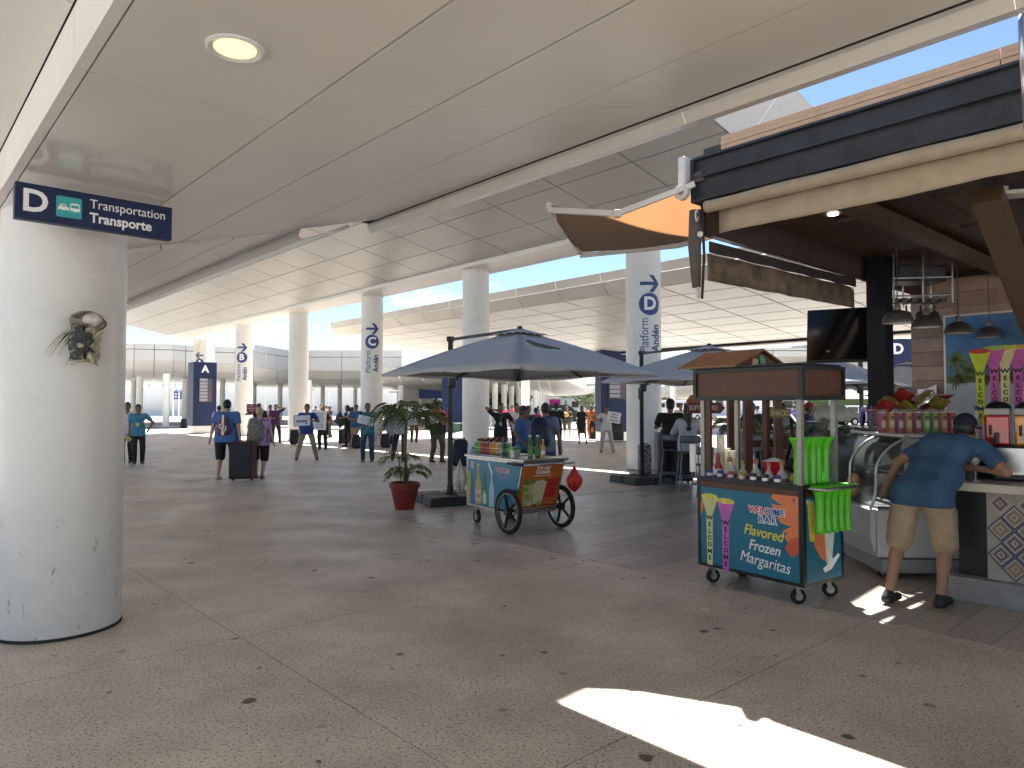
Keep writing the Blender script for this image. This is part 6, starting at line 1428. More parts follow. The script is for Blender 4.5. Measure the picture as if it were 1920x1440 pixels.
        d = smin(d, cone(Q, shL+V_((.03, 0, .0)), shR-V_((.03, 0, .0)), .058, .058), .05)
        for sh, e, w in ((shR, eR, wR), (shL, eL, wL)):
            if sleeve == 'none': continue
            if sleeve == 'long': d = smin(d, cone(Q, sh, e, .062*(.6+.4*fb), .050), .04); d = smin(d, cone(Q, e, w, .050, .036), .02)
            else: d = smin(d, cone(Q, sh, sh.lerp(e, .72), .064*(.6+.4*fb), .063*(.7+.3*fb)), .04); 
        return d
    def fshirt(Pn):
        Q = Pn/K; d = shirtd(Q)
        d = d+wr(Q, .005 if res < .016 else .0035)
        cut = -(Q[..., 2]-hz) if not dress else -(Q[..., 2]-.48)
        if dress: d = smin(d, cone(Q, pel, V_((0, 0, .5)), .15, .20), .06)
        d = np.maximum(d, cut)
        if sleeve == 'short':
            for sh, e in ((shR, eR), (shL, eL)):
                dr = (e-sh).normalized(); q = (Q-np.array(sh.lerp(e, .72)))@np.array(dr); near = ((Q-np.array(sh.lerp(e, .80)))**2).sum(-1) < .0095
                d = np.where(near, np.maximum(d, q), d)
        d = np.maximum(d, -(cone(Q, neck+V_((0, .02, -.03)), head, .060, .062))); return d*K
    def fpants(Pn):
        Q = Pn/K; d = cone(Q, pel+V_((-.07*fb, -.0, -.0)), pel+V_((.07*fb, -.0, -.0)), .106*fb**.6, .106*fb**.6)
        end = {'long': 1.0, 'short': 0.0, 'capri': .5}[legs]
        for hp, k, a in ((hpR, kR, aR), (hpL, kL, aL)):
            kk = k if legs != 'short' else hp.lerp(k, .93)
            d = smin(d, cone(Q, hp, kk, .100*(.45+.55*fb), .068*(.5+.5*fb)+(.018 if legs == 'short' else .004)), .035)
            if end > 0: d = smin(d, cone(Q, k, k.lerp(a, end), .076*(.6+.4*fb), .062), .02)
        d = d+wr(Q, .004)
        d = np.maximum(d, Q[..., 2]-(hipz+.06)); d = np.where(Q[..., 2] > hz+.015, np.maximum(d, shirtd(Q)+.012), d)
        if legs == 'long': d = np.maximum(d, -(Q[..., 2]-.045))
        return d*K
    def fshoe(Pn, a):
        Q = Pn/K; d = np.full(Q.shape[:-1], 9.0)
        for a in (a,):
            b0 = a+V_((0, -.03, -.045)); b1 = a+V_((0 if not 0 else 0, .15, -.050)); d = np.minimum(d, smin(cone(Q, b0, b1, .040, .036), cone(Q, a, b0, .042, .042), .03)); d = np.maximum(d, -(Q[..., 2]-(a.z-.073)))
        return d*K
    sd_ = fd.cross(V_((0, 0, 1))).normalized()
    def fhair(Pn):
        Q = Pn/K; d = elli(Q, head+V_((0, 0, .012))-fd*.012, (.086, .104, .118))
        q = (Q-np.array(head))@np.array(fd); zz = Q[..., 2]-head.z
        d = np.maximum(d, np.minimum(q-.035+0*zz, -(zz-.055))*.9)
        d = np.maximum(d, -(zz+.075))
        if longhair:
            d2 = cone(Q, head-fd*.04, head-fd*.09-V_((0, 0, .33)), .088, .06); d = smin(d, np.maximum(d2, q+.0), .02)
        d = d+.003*np.sin(Q[..., 0]*160+Q[..., 2]*40)
        return d*K
    def fcap(Pn):
        Q = Pn/K; d = elli(Q, head+V_((0, 0, .03))-fd*.005, (.092, .108, .112)); zz = Q[..., 2]-head.z
        d = np.maximum(d, -(zz-.035)); b0 = head+fd*.07+V_((0, 0, .045)); b1 = head+fd*.165+V_((0, 0, .03))
        q = (Q-np.array(b0)); br = np.maximum(np.abs(q[..., 2]+.1*(q@np.array(fd)))-.006, elli(Q, b0+fd*.03, (.078, .085, .2) if abs(fd.y) > .6 else (.085, .078, .2)))
        return np.minimum(d, br)*K
    pts = [head+V_((0, 0, .2)), wR, wL, eR, eL, aR, aL, kR, kL, shL, shR, chest]
    lo = [min(p[i] for p in pts)-.20 for i in range(3)]; hi = [max(p[i] for p in pts)+.20 for i in range(3)]
    lo[2] = min(-.02, min(aR.z, aL.z)-.12)
    def mk(f, nm, mat, lo_, hi_, r=res, par=o):
        v, q = surfnet(f, [x*K for x in lo_], [x*K for x in hi_], r)
        if len(q) == 0: return None
        me = bpy.data.meshes.new(nm); me.from_pydata(v.tolist(), [], q.tolist()); me.materials.append(mat); me.polygons.foreach_set('use_smooth', [True]*len(me.polygons))
        ob = bpy.data.objects.new(nm, me); COL.objects.link(ob); ob.parent = par; return ob
    mcol = lambda pre, c, **k: M(pre+'_%d_%d_%d' % tuple(int(x*200) for x in c), c, k.pop('rough', .8), var=k.pop('var', .12), scale=10, **k)
    mk(fbody, 'body', M('skin_'+skin, SKIN[skin], .5, var=.06, scale=8), lo, hi, min(res, .0155) if H*1340/max(1, Vector(loc[:2]).length) > 90 else res)
    mk(fshirt, 'dress' if dress else 'shirt', shirtmat or mcol('cloth', shirt), [lo[0], lo[1], .4 if dress else hz-.08], [hi[0], hi[1], neck.z+.12])
    if not dress: mk(fpants, {'long': 'trousers', 'short': 'shorts', 'capri': 'trousers'}[legs], mcol('cloth', pants), [lo[0], lo[1], lo[2]], [hi[0], hi[1], hipz+.12])
    for a in (aR, aL): mk(lambda q, a=a: fshoe(q, a), 'shoe', mcol('shoe', shoes, rough=.5), [a.x-.08, a.y-.12, a.z-.13], [a.x+.08, a.y+.24, a.z+.08], min(res, .016))
    hl = [head[i]-.20 for i in range(3)]; hh = [head[i]+.22 for i in range(3)]
    if longhair: hl[2] -= .35
    if cap: mk(fcap, 'cap', mcol('cap', cap), hl, hh, min(res, .012))
    if hair: mk(fhair, 'hair', mcol('hair', hair, rough=.45, var=.3), hl, hh, min(res, .012))
    if fd.y and extra != 'noface' and res < .022:
        for s in (-1, 1):
            e = MB(); p = (head+fd*.083+sd_*s*.032+V_((0, 0, .008)))*K; e.ball(p, .0125*K, 8, 6); e.build('eye', M('eye_dark', (.02, .015, .012), .3, var=0), o, smooth=True)
        p = (head+fd*.082-V_((0, 0, .055)))*K; MB().ball(p, (.022*K, .012*K, .006*K), 8, 6).build('mouth', M('lip_brown', (.16, .06, .05), .5, var=0), o, smooth=True)
    o['wr'] = 0; del o['wr']
    return o, dict(head=head*K, neck=neck*K, wR=wR*K, wL=wL*K, chest=chest*K, pel=pel*K, eR=eR*K, eL=eL*K)
def pw_(o, p): return PM[o.name] @ Vector(p)
def at(px, Y): return ((px-960)/FPX*Y, Y)
def board(label, c, w, h, rz, tilt=0, roll=0, mat=None, border=None, lines=0, logo=None, inkc=(.05, .08, .3), group=None):
    o = thing('held_sign', label, 'sign', c, rz, group or 'signs held by the greeters'); X = Matrix.Rotation(R(tilt), 4, 'X') @ Matrix.Rotation(R(roll), 4, 'Y')
    b = MB(); b.X = X; b.box((0, 0, 0), (w, .012, h)); b.build('board', mat or m_letter, o, bevel=.004)
    XL = X @ frame((0, -.0075, 0), (1, 0, 0), Z3)
    if border:
        for (cx, cy, ww, hh) in ((0, h/2-.008, w, .016), (0, -h/2+.008, w, .016), (-w/2+.008, 0, .016, h), (w/2-.008, 0, .016, h)):
            b = MB(); b.X = XL; b.box((cx, cy, 0), (ww+.003, hh+.003, .005)); b.build('border', border, o)
    rr = random.Random(int(w*1000+c[0]*77)); 
    if lines:
        b = MB(); b.X = XL
        for k in range(lines):
            y = h*.42-h*.84*(k+.5)/lines; ww = w*rr.uniform(.35, .8); n = max(3, int(ww/.045))
            for q in range(n): b.box((-ww/2+ww*(q+.5)/n+rr.uniform(-.003, .003), y, .0005), (ww/n*rr.uniform(.5, .85), h/lines*.34, .002))
        b.build('written_lines', inksh(inkc), o, kind='stuff')
    if logo: logo(o, XL)
    return o
FC = lambda x, y: math.atan2(-(0-x), (0-y))    # facing towards the camera from x, y
def facing(p, ang=0): return math.atan2(p[0], -p[1])+ang      # +y local turned to the camera
# --- customer leaning on the counter
BK = 0.0
per, J = person((3.42, 5.99), R(-52), 'heavy man in blue t-shirt and khaki shorts leaning on the bar counter', H=1.72, fat=1.34, skin='t', shirt=(.035, .085, .17), pants=(.36, .27, .18), shoes=(.02, .02, .022), legs='short',
    lf=(.17, -.22), rf=(-.13, .02), lean=(.10, .40), nod=.9, headturn=-.2, lh=(.33, .10, .93), rh=(-.27, .42, 1.10), cap=(.010, .012, .03), hair=(.01, .009, .008), res=.013, group=None, lhint=(-1, -.4, -.1), rhint=(.8, -.3, -.3), hem=.80)
if 'group' in per: del per['group']
# --- walking couple with the suitcase
Yc = 16.2
m_tie = bpy.data.materials.new('tie_dye'); m_tie.use_nodes = True
n_ = m_tie.node_tree; nz = n_.nodes.new('ShaderNodeTexNoise'); nz.inputs['Scale'].default_value = 9; tcn = n_.nodes.new('ShaderNodeTexCoord'); cr = n_.nodes.new('ShaderNodeValToRGB')
cr.color_ramp.elements[0].position = .38; cr.color_ramp.elements[0].color = (.22, .10, .42, 1); cr.color_ramp.elements[1].position = .62; cr.color_ramp.elements[1].color = (.42, .42, .40, 1); e = cr.color_ramp.elements.new(.5); e.color = (.50, .28, .50, 1)
n_.links.new(tcn.outputs['Object'], nz.inputs[0]); n_.links.new(nz.outputs[0], cr.inputs[0]); n_.links.new(cr.outputs[0], n_.nodes['Principled BSDF'].inputs['Base Color'])
p1, J1 = person(at(426, Yc), 0, 'large man in blue t-shirt and black shorts walking away with a drawstring bag', H=1.77, fat=1.48, skin='l', shirt=(.07, .16, .42), pants=(.012, .012, .016), shoes=(.45, .44, .42), legs='short', lh=(.36, -.02, .84), rh=(-.33, -.10, .86), lf=(.13, -.10), rf=(-.10, .16), res=.018, extra='noface', group='walking couple')
p2, J2 = person(at(487, Yc+.1), R(4), 'blonde woman in purple tie-dye shirt walking with a grey backpack', H=1.60, fat=1.42, skin='l', hair=(.42, .33, .20), shirtmat=m_tie, pants=(.012, .012, .016), shoes=(.1, .08, .08), legs='short', female=True, lh=(.28, -.04, .86), rh=(-.36, .02, .80), lf=(.09, .12), rf=(-.10, -.08), res=.018, extra='noface', group='walking couple')
o = thing('drawstring_bag', 'maroon drawstring bag with white stripe and letters on the man in blue', 'bag', pw_(p1, J1['chest'])+Vector((0, -.19, -.12)), 0)
rows = [[Vector((w*math.cos(a), -.035*math.sin(a)*(w/.14)-.0, z)) for a in [math.pi*k/10 for k in range(11)]] for z, w in ((.26, .03), (.22, .05), (.12, .10), (.0, .135), (-.12, .145), (-.18, .13), (-.2, .03))]
MB().grid(rows).build('bag_body', inksh((.16, .015, .03)), o, smooth=True, solid=.01)
rows = [[Vector((w*.22*x, -.036*(w/.14)-.006, z)) for x in (-1, 1)] for z, w in ((.26, .1), (.12, .12), (.0, .14), (-.12, .15), (-.19, .14))]
MB().grid(rows).build('white_stripe', m_letter, o, solid=.002)
for dx_, dz_, bd, mt_ in ((0, 0, .012, inksh((.16, .015, .03))), (0, 0, .004, m_letter)):
    text('O', .16, frame((-.022, -.052-.004*(bd < .01), .0), (1, 0, 0), Z3), mt_, o, bold=bd); text('U', .16, frame((.035, -.053-.004*(bd < .01), -.05), (1, 0, 0), Z3), mt_, o, bold=bd)
b = MB()
for s in (-1, 1): b.tube([(s*.02, -.02, .26), (s*.10, .02, .36), (s*.13, .12, .38)], .006, 5); b.tube([(s*.13, -.02, -.16), (s*.21, .05, .0), (s*.20, .16, .14)], .005, 5)
b.build('drawstring', m_black, o)
m_camo = M('camo_grey', (.20, .19, .16), .85, var=.75, scale=22)
def backpack(label, p, rz, mat, s=1.0, parentgroup=None):
    o = thing('backpack', label, 'backpack', p, rz, parentgroup)
    rows = []
    for z, w, d in ((.26, .05, .04), (.24, .11, .08), (.12, .155, .12), (-.05, .165, .14), (-.18, .16, .13), (-.23, .12, .09), (-.235, .03, .03)):
        rows.append([Vector((s*w*math.copysign(abs(math.cos(a))**.6, math.cos(a)), s*d*math.copysign(abs(math.sin(a))**.6, math.sin(a))-s*.06, s*z)) for a in [2*math.pi*k/20 for k in range(20)]])
    MB().grid(rows, True).build('pack', mat, o, smooth=True)
    MB().box((0, -.20*s, -.08*s), (.22*s, .05*s, .20*s)).build('pocket', mat, o, bevel=.02)
    b = MB()
    for q in (-1, 1): b.tube([(q*.08*s, .0, .24*s), (q*.12*s, .10*s, .27*s), (q*.13*s, .24*s, .16*s)], .014*s, 6)
    b.build('strap', mat, o, smooth=True); return o
backpack('patterned grey backpack on the blonde woman', pw_(p2, J2['chest'])+Vector((0, -.20, -.10)), R(4), m_camo)
def suitcase(label, p, rz, w, d, h, mat, front=None, wheels=True, group='luggage on the plaza', handle=0.0):
    o = thing('suitcase', label, 'suitcase', p, rz, group)
    MB().box((0, 0, .05+h/2), (w, d, h)).build('shell', mat, o, bevel=.035)
    MB().box((0, -d/2-.006, .05+h*.50), (w*.74, .03, h*.76)).build('front_pocket', front or mat, o, bevel=.012)
    MB().tube([(-.09, 0, .05+h), (-.08, 0, .075+h), (.08, 0, .075+h), (.09, 0, .05+h)], .010, 6).build('grip', m_black, o, smooth=True)
    for x in (-w/2+.05, w/2-.05): MB().cyl((x-.015, -.0, .032), (x+.015, 0, .032), .032, n=12).build('wheel', m_tyre, o)
    if handle: MB().tube([(-.10, d*.3, .05+h), (-.10, d*.3, .05+h+handle), (.10, d*.3, .05+h+handle), (.10, d*.3, .05+h)], .009, 6).build('pull_handle', m_alu, o)
    return o
m_mar = M('suitcase_maroon', (.06, .006, .010), .55, var=.15); m_sblk = M('suitcase_black', (.012, .012, .022), .6, var=.15, scale=30)
x_, y_ = at(457, Yc-.35); s1 = suitcase('large black suitcase with dark red edges wheeled behind the couple', (x_, y_, 0), 0, .52, .34, .80, m_mar, m_sblk)
MB().box((0, -.18, .45), (.45, .02, .72)).build('front_cover', m_sblk, s1, bevel=.01)
MB().box((0, -.185, .78), (.05, .006, .02)).build('badge', m_steel, s1)
x_, y_ = at(1225, 16.6); suitcase('tall black suitcase standing behind the second umbrella base', (x_+.25, y_-1.2, 0), R(6), .60, .36, .95, m_sblk, handle=.22)
x_, y_ = at(1208, 16.4); q_ = suitcase('black and white checked bag behind the umbrella pole', (x_, y_, 0), R(6), .28, .2, .72, M('checked', (.22, .22, .22), .7, var=.95, scale=26, det=0))
x_, y_ = at(1248, 17.0); suitcase('grey suitcase with raised handle behind the tall black suitcase', (x_, y_, 0), R(6), .5, .32, .98, inksh((.12, .12, .13)), handle=.28)
x_, y_ = at(645, 31); suitcase('small black suitcase left of the C column', (x_, y_, 0), 0, .42, .25, .6, m_sblk)
x_, y_ = at(1115, 36); suitcase('dark tall suitcase beside the woman in orange', (x_, y_, 0), R(10), .5, .3, .9, m_sblk); x_, y_ = at(1143, 34); suitcase('dark suitcase behind the man in white holding a board', (x_+.35, y_, 0), 0, .6, .3, .75, m_sblk)
for i, (px, Y, c) in enumerate([(836, 46, (.03, .05, .04)), (846, 46.3, (.02, .10, .07)), (857, 46, (.02, .09, .06)), (866, 46.4, (.01, .02, .02))]):
    x_, y_ = at(px, Y); suitcase('%s case at the foot of the blue pylon, %s' % (['grey-green', 'dark teal', 'teal', 'black'][i], ['leftmost', 'second', 'third', 'by the plain column'][i]), (x_, y_, 0), 0, .36, .3, .55 if i else .5, inksh(c))
def floorbag(label, px, Y, s, mat):
    x_, y_ = at(px, Y); o = backpack(label, Vector((x_, y_, .23*s+.02)), R(20), mat, s, 'bags standing on the plaza floor')
for a in (('black backpack on the floor between khaki man and teal man', 668, 28, 1.1, m_sblk), ('black backpack on the floor right of the C column', 722, 28.5, 1.15, m_sblk), ('black bag on the floor right of the umbrella pole', 862, 19.6, 1.5, m_sblk), ('small black bag in the sun by the far thin columns', 345, 56, 1.4, m_sblk), ('black bag behind the man with the blue-lettered board', 553, 31, 1.3, m_sblk)): floorbag(*a)
o = board('white printed sheet leaning on the black bag by the beer cart', D(888, 849, 15.5), .27, .36, R(0), -12, 3, lines=5); del o['group']
x_, y_ = o.location.x, o.location.y
tag(MB().box((x_, y_+.05, o.location.z/2-.08), (.03, .03, o.location.z-.16)).build('sheet_stand', m_black, None), 'thin stand carrying the printed sheet by the beer cart', 'stand')
# --- greeters and passengers: (px, Y, turn, label, options)
def P_(px, Y, ang, label, **k):
    x, y = at(px, Y); res = .021 if Y < 24 else (.026 if Y < 34 else .034)
    k.setdefault('res', res); q = random.Random(int(px*7+Y)); u = q.uniform
    k.setdefault('lf', (u(.07, .13), u(-.06, .14))); k.setdefault('rf', (-u(.07, .13), u(-.08, .10)))
    k.setdefault('lh', (u(.20, .30), u(-.03, .16), u(.82, .92))); k.setdefault('rh', (-u(.18, .30), u(-.03, .2), u(.82, .98))); k.setdefault('headturn', u(-.5, .5)); k.setdefault('fat', u(1.08, 1.34)); k.setdefault('skin', q.choice('ddt'))
    return person((x, y), facing((x, y), ang), label, **k)
def inhand(p, J, off, *a, **k):
    c = (pw_(p, J['wR'])+pw_(p, J['wL']))/2+Vector(off); return c
pA, JA = P_(240, 21.0, R(-15), 'man in white shirt and black trousers at the front column edge', shirt=(.62, .62, .63), H=1.74, lf=(.1, 0), rf=(-.1, .05))
pB, JB = P_(260, 20.6, R(5), 'man in light blue and black polo with one hand on his hip', shirt=(.07, .25, .38), H=1.68, fat=1.08, lh=(-.03+.30, .02, .98), rh=(-.24, .05, .84), lf=(.12, .02), rf=(-.08, .05), lhint=(-1, -.1, 0))
o = thing('folded_paper', 'yellow and black folded paper in the blue polo man hand', 'paper', pw_(pB, JB['wR'])+Vector((0, -.06, -.12)), R(20)); b = MB(); b.X = Matrix.Rotation(R(40), 4, 'Y'); b.box((0, 0, 0), (.20, .01, .10)); b.build('sheet', M('paper_yb', (.45, .40, .10), .5, var=.9, scale=40), o)
o = thing('badge', 'yellow round emblem on the light blue polo', 'badge', pw_(pB, JB['chest'])+Vector((.06, -.15, -.12))); b = MB(); b.X = frame((0, 0, 0), (1, 0, 0), Z3); b.prism(ell(0, 0, .055, .055, 16), .004); b.build('disc', inksh((.55, .45, .05)), o)
P_(411, 30, R(150), 'person in white shirt half hidden by the blue pylon', shirt=(.65, .65, .64), pants=(.4, .36, .3), H=1.66)
pR, JR = P_(486, 27.5, R(10), 'person in black holding up a dark red sign behind the blonde woman', shirt=(.02, .02, .02), rh=(-.32, .25, 1.35), H=1.74)
board('dark red sign held up behind the blonde woman', Vector((*at(472, 27.2), 1.58)), .38, .32, 0, mat=inksh((.22, .02, .03)), lines=3, inkc=(.6, .5, .5))
P_(507, 32.8, R(25), 'man in white shirt reading papers beside the purple-shirted man', shirt=(.6, .6, .6), lh=(.10, .3, 1.15), rh=(-.10, .3, 1.15), H=1.70, lhint=(-1, -.3, -.6), rhint=(1, -.3, -.6))
P_(517, 32.4, R(10), 'man in purple shirt stretching one arm behind his head', shirt=(.07, .02, .09), H=1.72, lh=(.18, .02, 1.58), rh=(-.12, .2, 1.1), lhint=(-1, .2, .5), lf=(.2, 0), rf=(-.1, 0))
pM, JM = P_(576, 22.0, R(0), 'man in blue shirt and khaki trousers holding the blue-lettered board', shirt=(.015, .06, .22), pants=(.32, .24, .17), H=1.70, fat=1.12, lh=(.14, .28, 1.22), rh=(-.20, .02, .88), lf=(.30, 0), rf=(-.30, 0), headturn=R(-20), lhint=(-1, -.2, -.6))
def amst(o, XL):
    text('amstar', .125, XL @ Matrix.Translation((0, -.01, .001)), inksh((.01, .05, .22)), o, bold=.004, sx=.95)
    for i, (x, y, r_) in enumerate(((.14, .075, .02), (.10, .06, .008), (.19, .02, .008), (.12, -.09, .03), (.17, -.085, .008))): flat(ell(x, y, r_, r_, 14), inksh([(.02, .25, .5), (.5, .05, .1), (.5, .2, .05), (.02, .25, .5), (.5, .35, .05)][i]), XL @ Matrix.Translation((0, 0, .001)), o, 'logo_dot', .001)
xx, yy = at(567, 21.5); board('white board with large blue lowercase lettering and blue border', (xx, yy, 1.22), .49, .34, facing((xx, yy))+math.pi, roll=-2, border=inksh((.03, .12, .4)), logo=amst)
P_(606, 27.5, R(-15), 'woman in black behind the tall white list board', shirt=(.02, .02, .02), female=True, H=1.60, lh=(.16, .25, 1.15), rh=(-.16, .25, 1.0), lf=(.12, 0), rf=(-.1, .1))
xx, yy = at(600, 27.0); board('tall white list board with rows of writing', (xx, yy, 1.12), .48, .72, facing((xx, yy))+math.pi, roll=2, lines=9)
P_(618, 38, R(-60), 'dark-clothed person reading a magazine in profile', shirt=(.05, .02, .03), lh=(.12, .35, 1.15), rh=(-.12, .35, 1.1), H=1.66)
P_(603, 41, R(10), 'person in pale shirt behind the list board, left', shirt=(.45, .43, .38), H=1.78); P_(611, 43, R(-20), 'person with dark hair farthest behind the list board', shirt=(.3, .28, .25), H=1.70)
P_(652, 29.5, R(-80), 'long-haired woman in black left of the khaki-trousered man', shirt=(.015, .015, .015), female=True, longhair=True, H=1.68, lh=(.3, .3, 1.2), lhint=(-1, -.2, -.5))
tag(MB().grid(blob((*at(638, 29.2), 1.1), (.20, .06, .28), 31, 18, 10, .3), True).build('draped_jacket', inksh((.02, .025, .03)), None, smooth=True), 'dark jacket held out by the long-haired woman', 'jacket')
P_(660, 30.2, R(170), 'woman in pale yellow top behind the khaki-trousered man', shirt=(.55, .52, .32), pants=(.03, .03, .03), female=True, H=1.60)
P_(668, 28.6, R(-30), 'man in blue polo and khaki trousers leaning by the C column', shirt=(.03, .10, .25), pants=(.33, .25, .15), H=1.70, lh=(.05, .25, 1.15), rh=(-.05, .22, 1.12), lf=(-.12, .25), rf=(-.05, -.05), shoes=(.12, .12, .12), lhint=(-1, 0, -.5), rhint=(1, 0, -.5))
pT, JT = P_(690, 21.4, R(-8), 'man in teal embroidered shirt and blue jeans holding a white card', shirt=(.01, .17, .24), pants=(.03, .06, .13), H=1.72, fat=1.12, lh=(.0, .30, 1.10), rh=(-.17, .22, 1.30), lf=(.13, 0), rf=(-.13, .05), lhint=(-1, -.1, -.6), rhint=(1, -.2, -.7))
xx, yy = at(686, 20.9); board('white card with purple handwriting held by the man in teal', (xx, yy, 1.24), .46, .24, facing((xx, yy))+math.pi, roll=14, lines=4, inkc=(.12, .06, .28))
tag(MB().box(pw_(pT, JT['wR'])+Vector((0, -.06, .10)), (.075, .012, .14)).build('phone', m_black, None), 'black phone held up by the man in teal', 'phone')
o = thing('shirt_embroidery', 'row of white embroidery down the teal shirt', 'embroidery', pw_(pT, JT['chest'])+Vector((.09, -.165, -.12)))
for k in range(8): MB().box((0, 0, -.14+.04*k), (.018, .006, .022)).build('stitch_patch', m_letter, o)
P_(733, 29, R(160), 'woman in grey dress behind the potted palm', shirt=(.28, .30, .36), dress=True, female=True, sleeve='short', H=1.66, skin='l'); P_(740, 31, R(10), 'person in black standing behind the palm fronds', shirt=(.03, .03, .03), H=1.75)
P_(752, 21.8, R(0), 'person in white shirt and black trousers behind the palm stem', shirt=(.50, .54, .60), pants=(.02, .025, .04), H=1.70, lh=(.12, .25, 1.2), rh=(-.30, .2, 1.25), rf=(-.25, .0))
xx, yy = at(772, 21.3); board('white card with blue writing seen behind the palm', (xx, yy, 1.26), .26, .34, facing((xx, yy))+math.pi, roll=-8, lines=4, inkc=(.15, .15, .45))
P_(776, 33, R(20), 'person in brown trousers right of the palm stem', shirt=(.3, .26, .2), pants=(.16, .09, .06), H=1.65)
pK, JK = P_(819, 21.2, R(35), 'man in black shirt and brown trousers with backpack and small sign', shirt=(.012, .012, .02), pants=(.09, .075, .055), H=1.72, fat=1.18, lh=(.05, .28, 1.18), rh=(.02, .30, 1.30), lf=(.13, .1), rf=(-.14, -.05), lhint=(-1, 0, -.5), rhint=(1, 0, -.5))
xx, yy = at(815, 20.7); board('small white sign with red edge held by the backpack man', (xx-.02, yy, 1.27), .26, .22, facing((xx, yy))+math.pi, roll=-5, lines=2, border=None, inkc=(.10, .15, .22))
backpack('black backpack worn by the man in brown trousers', pw_(pK, JK['chest']+Vector((0, -.22, -.08))), facing(at(819, 21.2), R(35)), m_sblk, 1.05)
P_(822, 36, R(160), 'person in orange shirt farther left behind the umbrella pole', shirt=(.60, .07, .03), H=1.78); P_(829, 34, R(170), 'person in bright orange-red shirt just left of the umbrella pole', shirt=(.65, .06, .03), H=1.62)
P_(748, 52, R(10), 'far person in red behind the palm, left one', shirt=(.5, .03, .03), H=1.7); P_(753, 50, R(10), 'far person with dark shirt behind the palm, right one', shirt=(.03, .02, .02), H=1.8, cap=(.4, .03, .02), hair=None)
# behind the beer cart
pL, JL = P_(939, 19.8, R(5), 'man in black polo with lanyard leaning a hand on the plain column', shirt=(.012, .012, .015), pants=(.04, .06, .12), H=1.72, fat=1.08, lh=(.52, .1, 1.32), rh=(-.16, .0, 1.52), lhint=(-.4, -.2, -1), rhint=(1, .1, .3))
o = thing('lanyard', 'yellow lanyard with pale badge on the black polo man', 'lanyard', pw_(pL, JL['chest'])+Vector((0, -.15, .0)))
MB().tube([(-.05, .05, .14), (-.0, -.0, -.06), (.05, .05, .14)], .007, 5).build('ribbon', inksh((.5, .42, .18)), o); MB().box((0, -.01, -.11), (.07, .006, .10)).build('badge', inksh((.35, .5, .45)), o)
P_(968, 24, R(30), 'man in white shirt behind the man in blue polo and cap', shirt=(.62, .62, .62), pants=(.02, .02, .03), H=1.72, lh=(.1, .2, .98))
P_(980, 14.6, R(60), 'man in blue polo and dark cap beside the beer cart', shirt=(.06, .14, .33), pants=(.03, .04, .07), H=1.62, cap=(.05, .03, .04), lh=(.22, .1, .84), fat=1.1, sleeve='short')
pN, JN = P_(1022, 13.6, R(165), 'man in pale blue shirt seen from behind with a navy backpack', shirt=(.22, .27, .38), pants=(.06, .09, .16), H=1.68, fat=1.15, lh=(.28, .0, .84), rh=(-.3, .05, .84), hair=(.03, .025, .025))
backpack('navy backpack worn by the man in pale blue behind the beer cart', pw_(pN, JN['chest']+Vector((-.03, -.23, -.10))), facing(at(1022, 13.6), R(165)), inksh((.015, .02, .06)), 1.15)
P_(990, 19.5, R(20), 'man in black shirt between the blue polo man and backpack man', shirt=(.02, .02, .025), H=1.64, lh=(.1, .3, 1.15)); P_(984, 31, R(0), 'person in white before the stout far column', shirt=(.5, .48, .45), H=1.6)
P_(1005, 26, R(150), 'person in magenta half hidden by the backpack man', shirt=(.55, .03, .20), female=True, H=1.58)
P_(1043, 24.3, R(190), 'man in black shirt and trousers striding away behind the beer cart', shirt=(.012, .012, .014), pants=(.01, .01, .012), H=1.75, lf=(.16, -.15), rf=(-.16, .2), lh=(.34, -.1, .86), rh=(-.3, .1, .88), fat=1.08)
P_(1044, 40, R(0), 'man standing before the dark car behind the striding man', shirt=(.03, .1, .12), H=1.8); P_(1063, 38, R(0), 'man in olive shirt and khaki shorts holding something yellow', shirt=(.04, .06, .03), pants=(.2, .15, .1), legs='short', H=1.62, lh=(.08, .25, 1.2), rh=(-.08, .25, 1.2), lhint=(-1, 0, -.5), rhint=(1, 0, -.5))
tag(MB().ball((*at(1061, 37.6), 1.22), (.16, .1, .12)).build('yellow_bundle', inksh((.55, .38, .05)), None, smooth=True), 'yellow bundle carried by the man in olive', 'bundle')
P_(1090, 31.6, R(0), 'woman in black sleeveless dress with bent arm', shirt=(.012, .012, .014), dress=True, sleeve='none', female=True, longhair=True, H=1.66, lh=(.22, .2, 1.15), lf=(.22, 0), rf=(-.10, .1))
P_(1108, 36, R(-20), 'woman in orange outfit walking right of the black dress', shirt=(.70, .20, .05), pants=(.70, .18, .05), female=True, longhair=True, H=1.68, shoes=(.6, .55, .5)); P_(1120, 36, R(20), 'person in dark green behind the dark tall suitcase', shirt=(.04, .08, .05), pants=(.02, .03, .03), H=1.70); P_(1114, 38, R(-10), 'person in tan top behind the woman in orange', shirt=(.35, .25, .18), pants=(.3, .22, .15), H=1.66, female=True)
P_(1128, 36, R(40), 'person in white tee behind the man in white holding a board', shirt=(.55, .58, .62), H=1.72)
P_(1137, 25.7, R(0), 'man in white shirt and pale grey trousers holding a large white board', shirt=(.62, .63, .62), pants=(.42, .42, .44), shoes=(.015, .015, .015), H=1.64, lh=(.30, -.05, 1.30), rh=(-.26, .30, 1.18), lf=(.24, 0), rf=(-.20, 0), rhint=(1, 0, -.6), lhint=(-1, 0, 0))
xx, yy = at(1151, 25.2); board('large rounded white board with coloured logos right of the man in white', (xx, yy, 1.26), .46, .38, facing((xx, yy))+math.pi, roll=10, lines=3, inkc=(.25, .08, .08))
P_(1276, 30, R(10), 'man in pale shirt standing beyond the seated couple', shirt=(.5, .5, .48), pants=(.38, .36, .32), H=1.74)
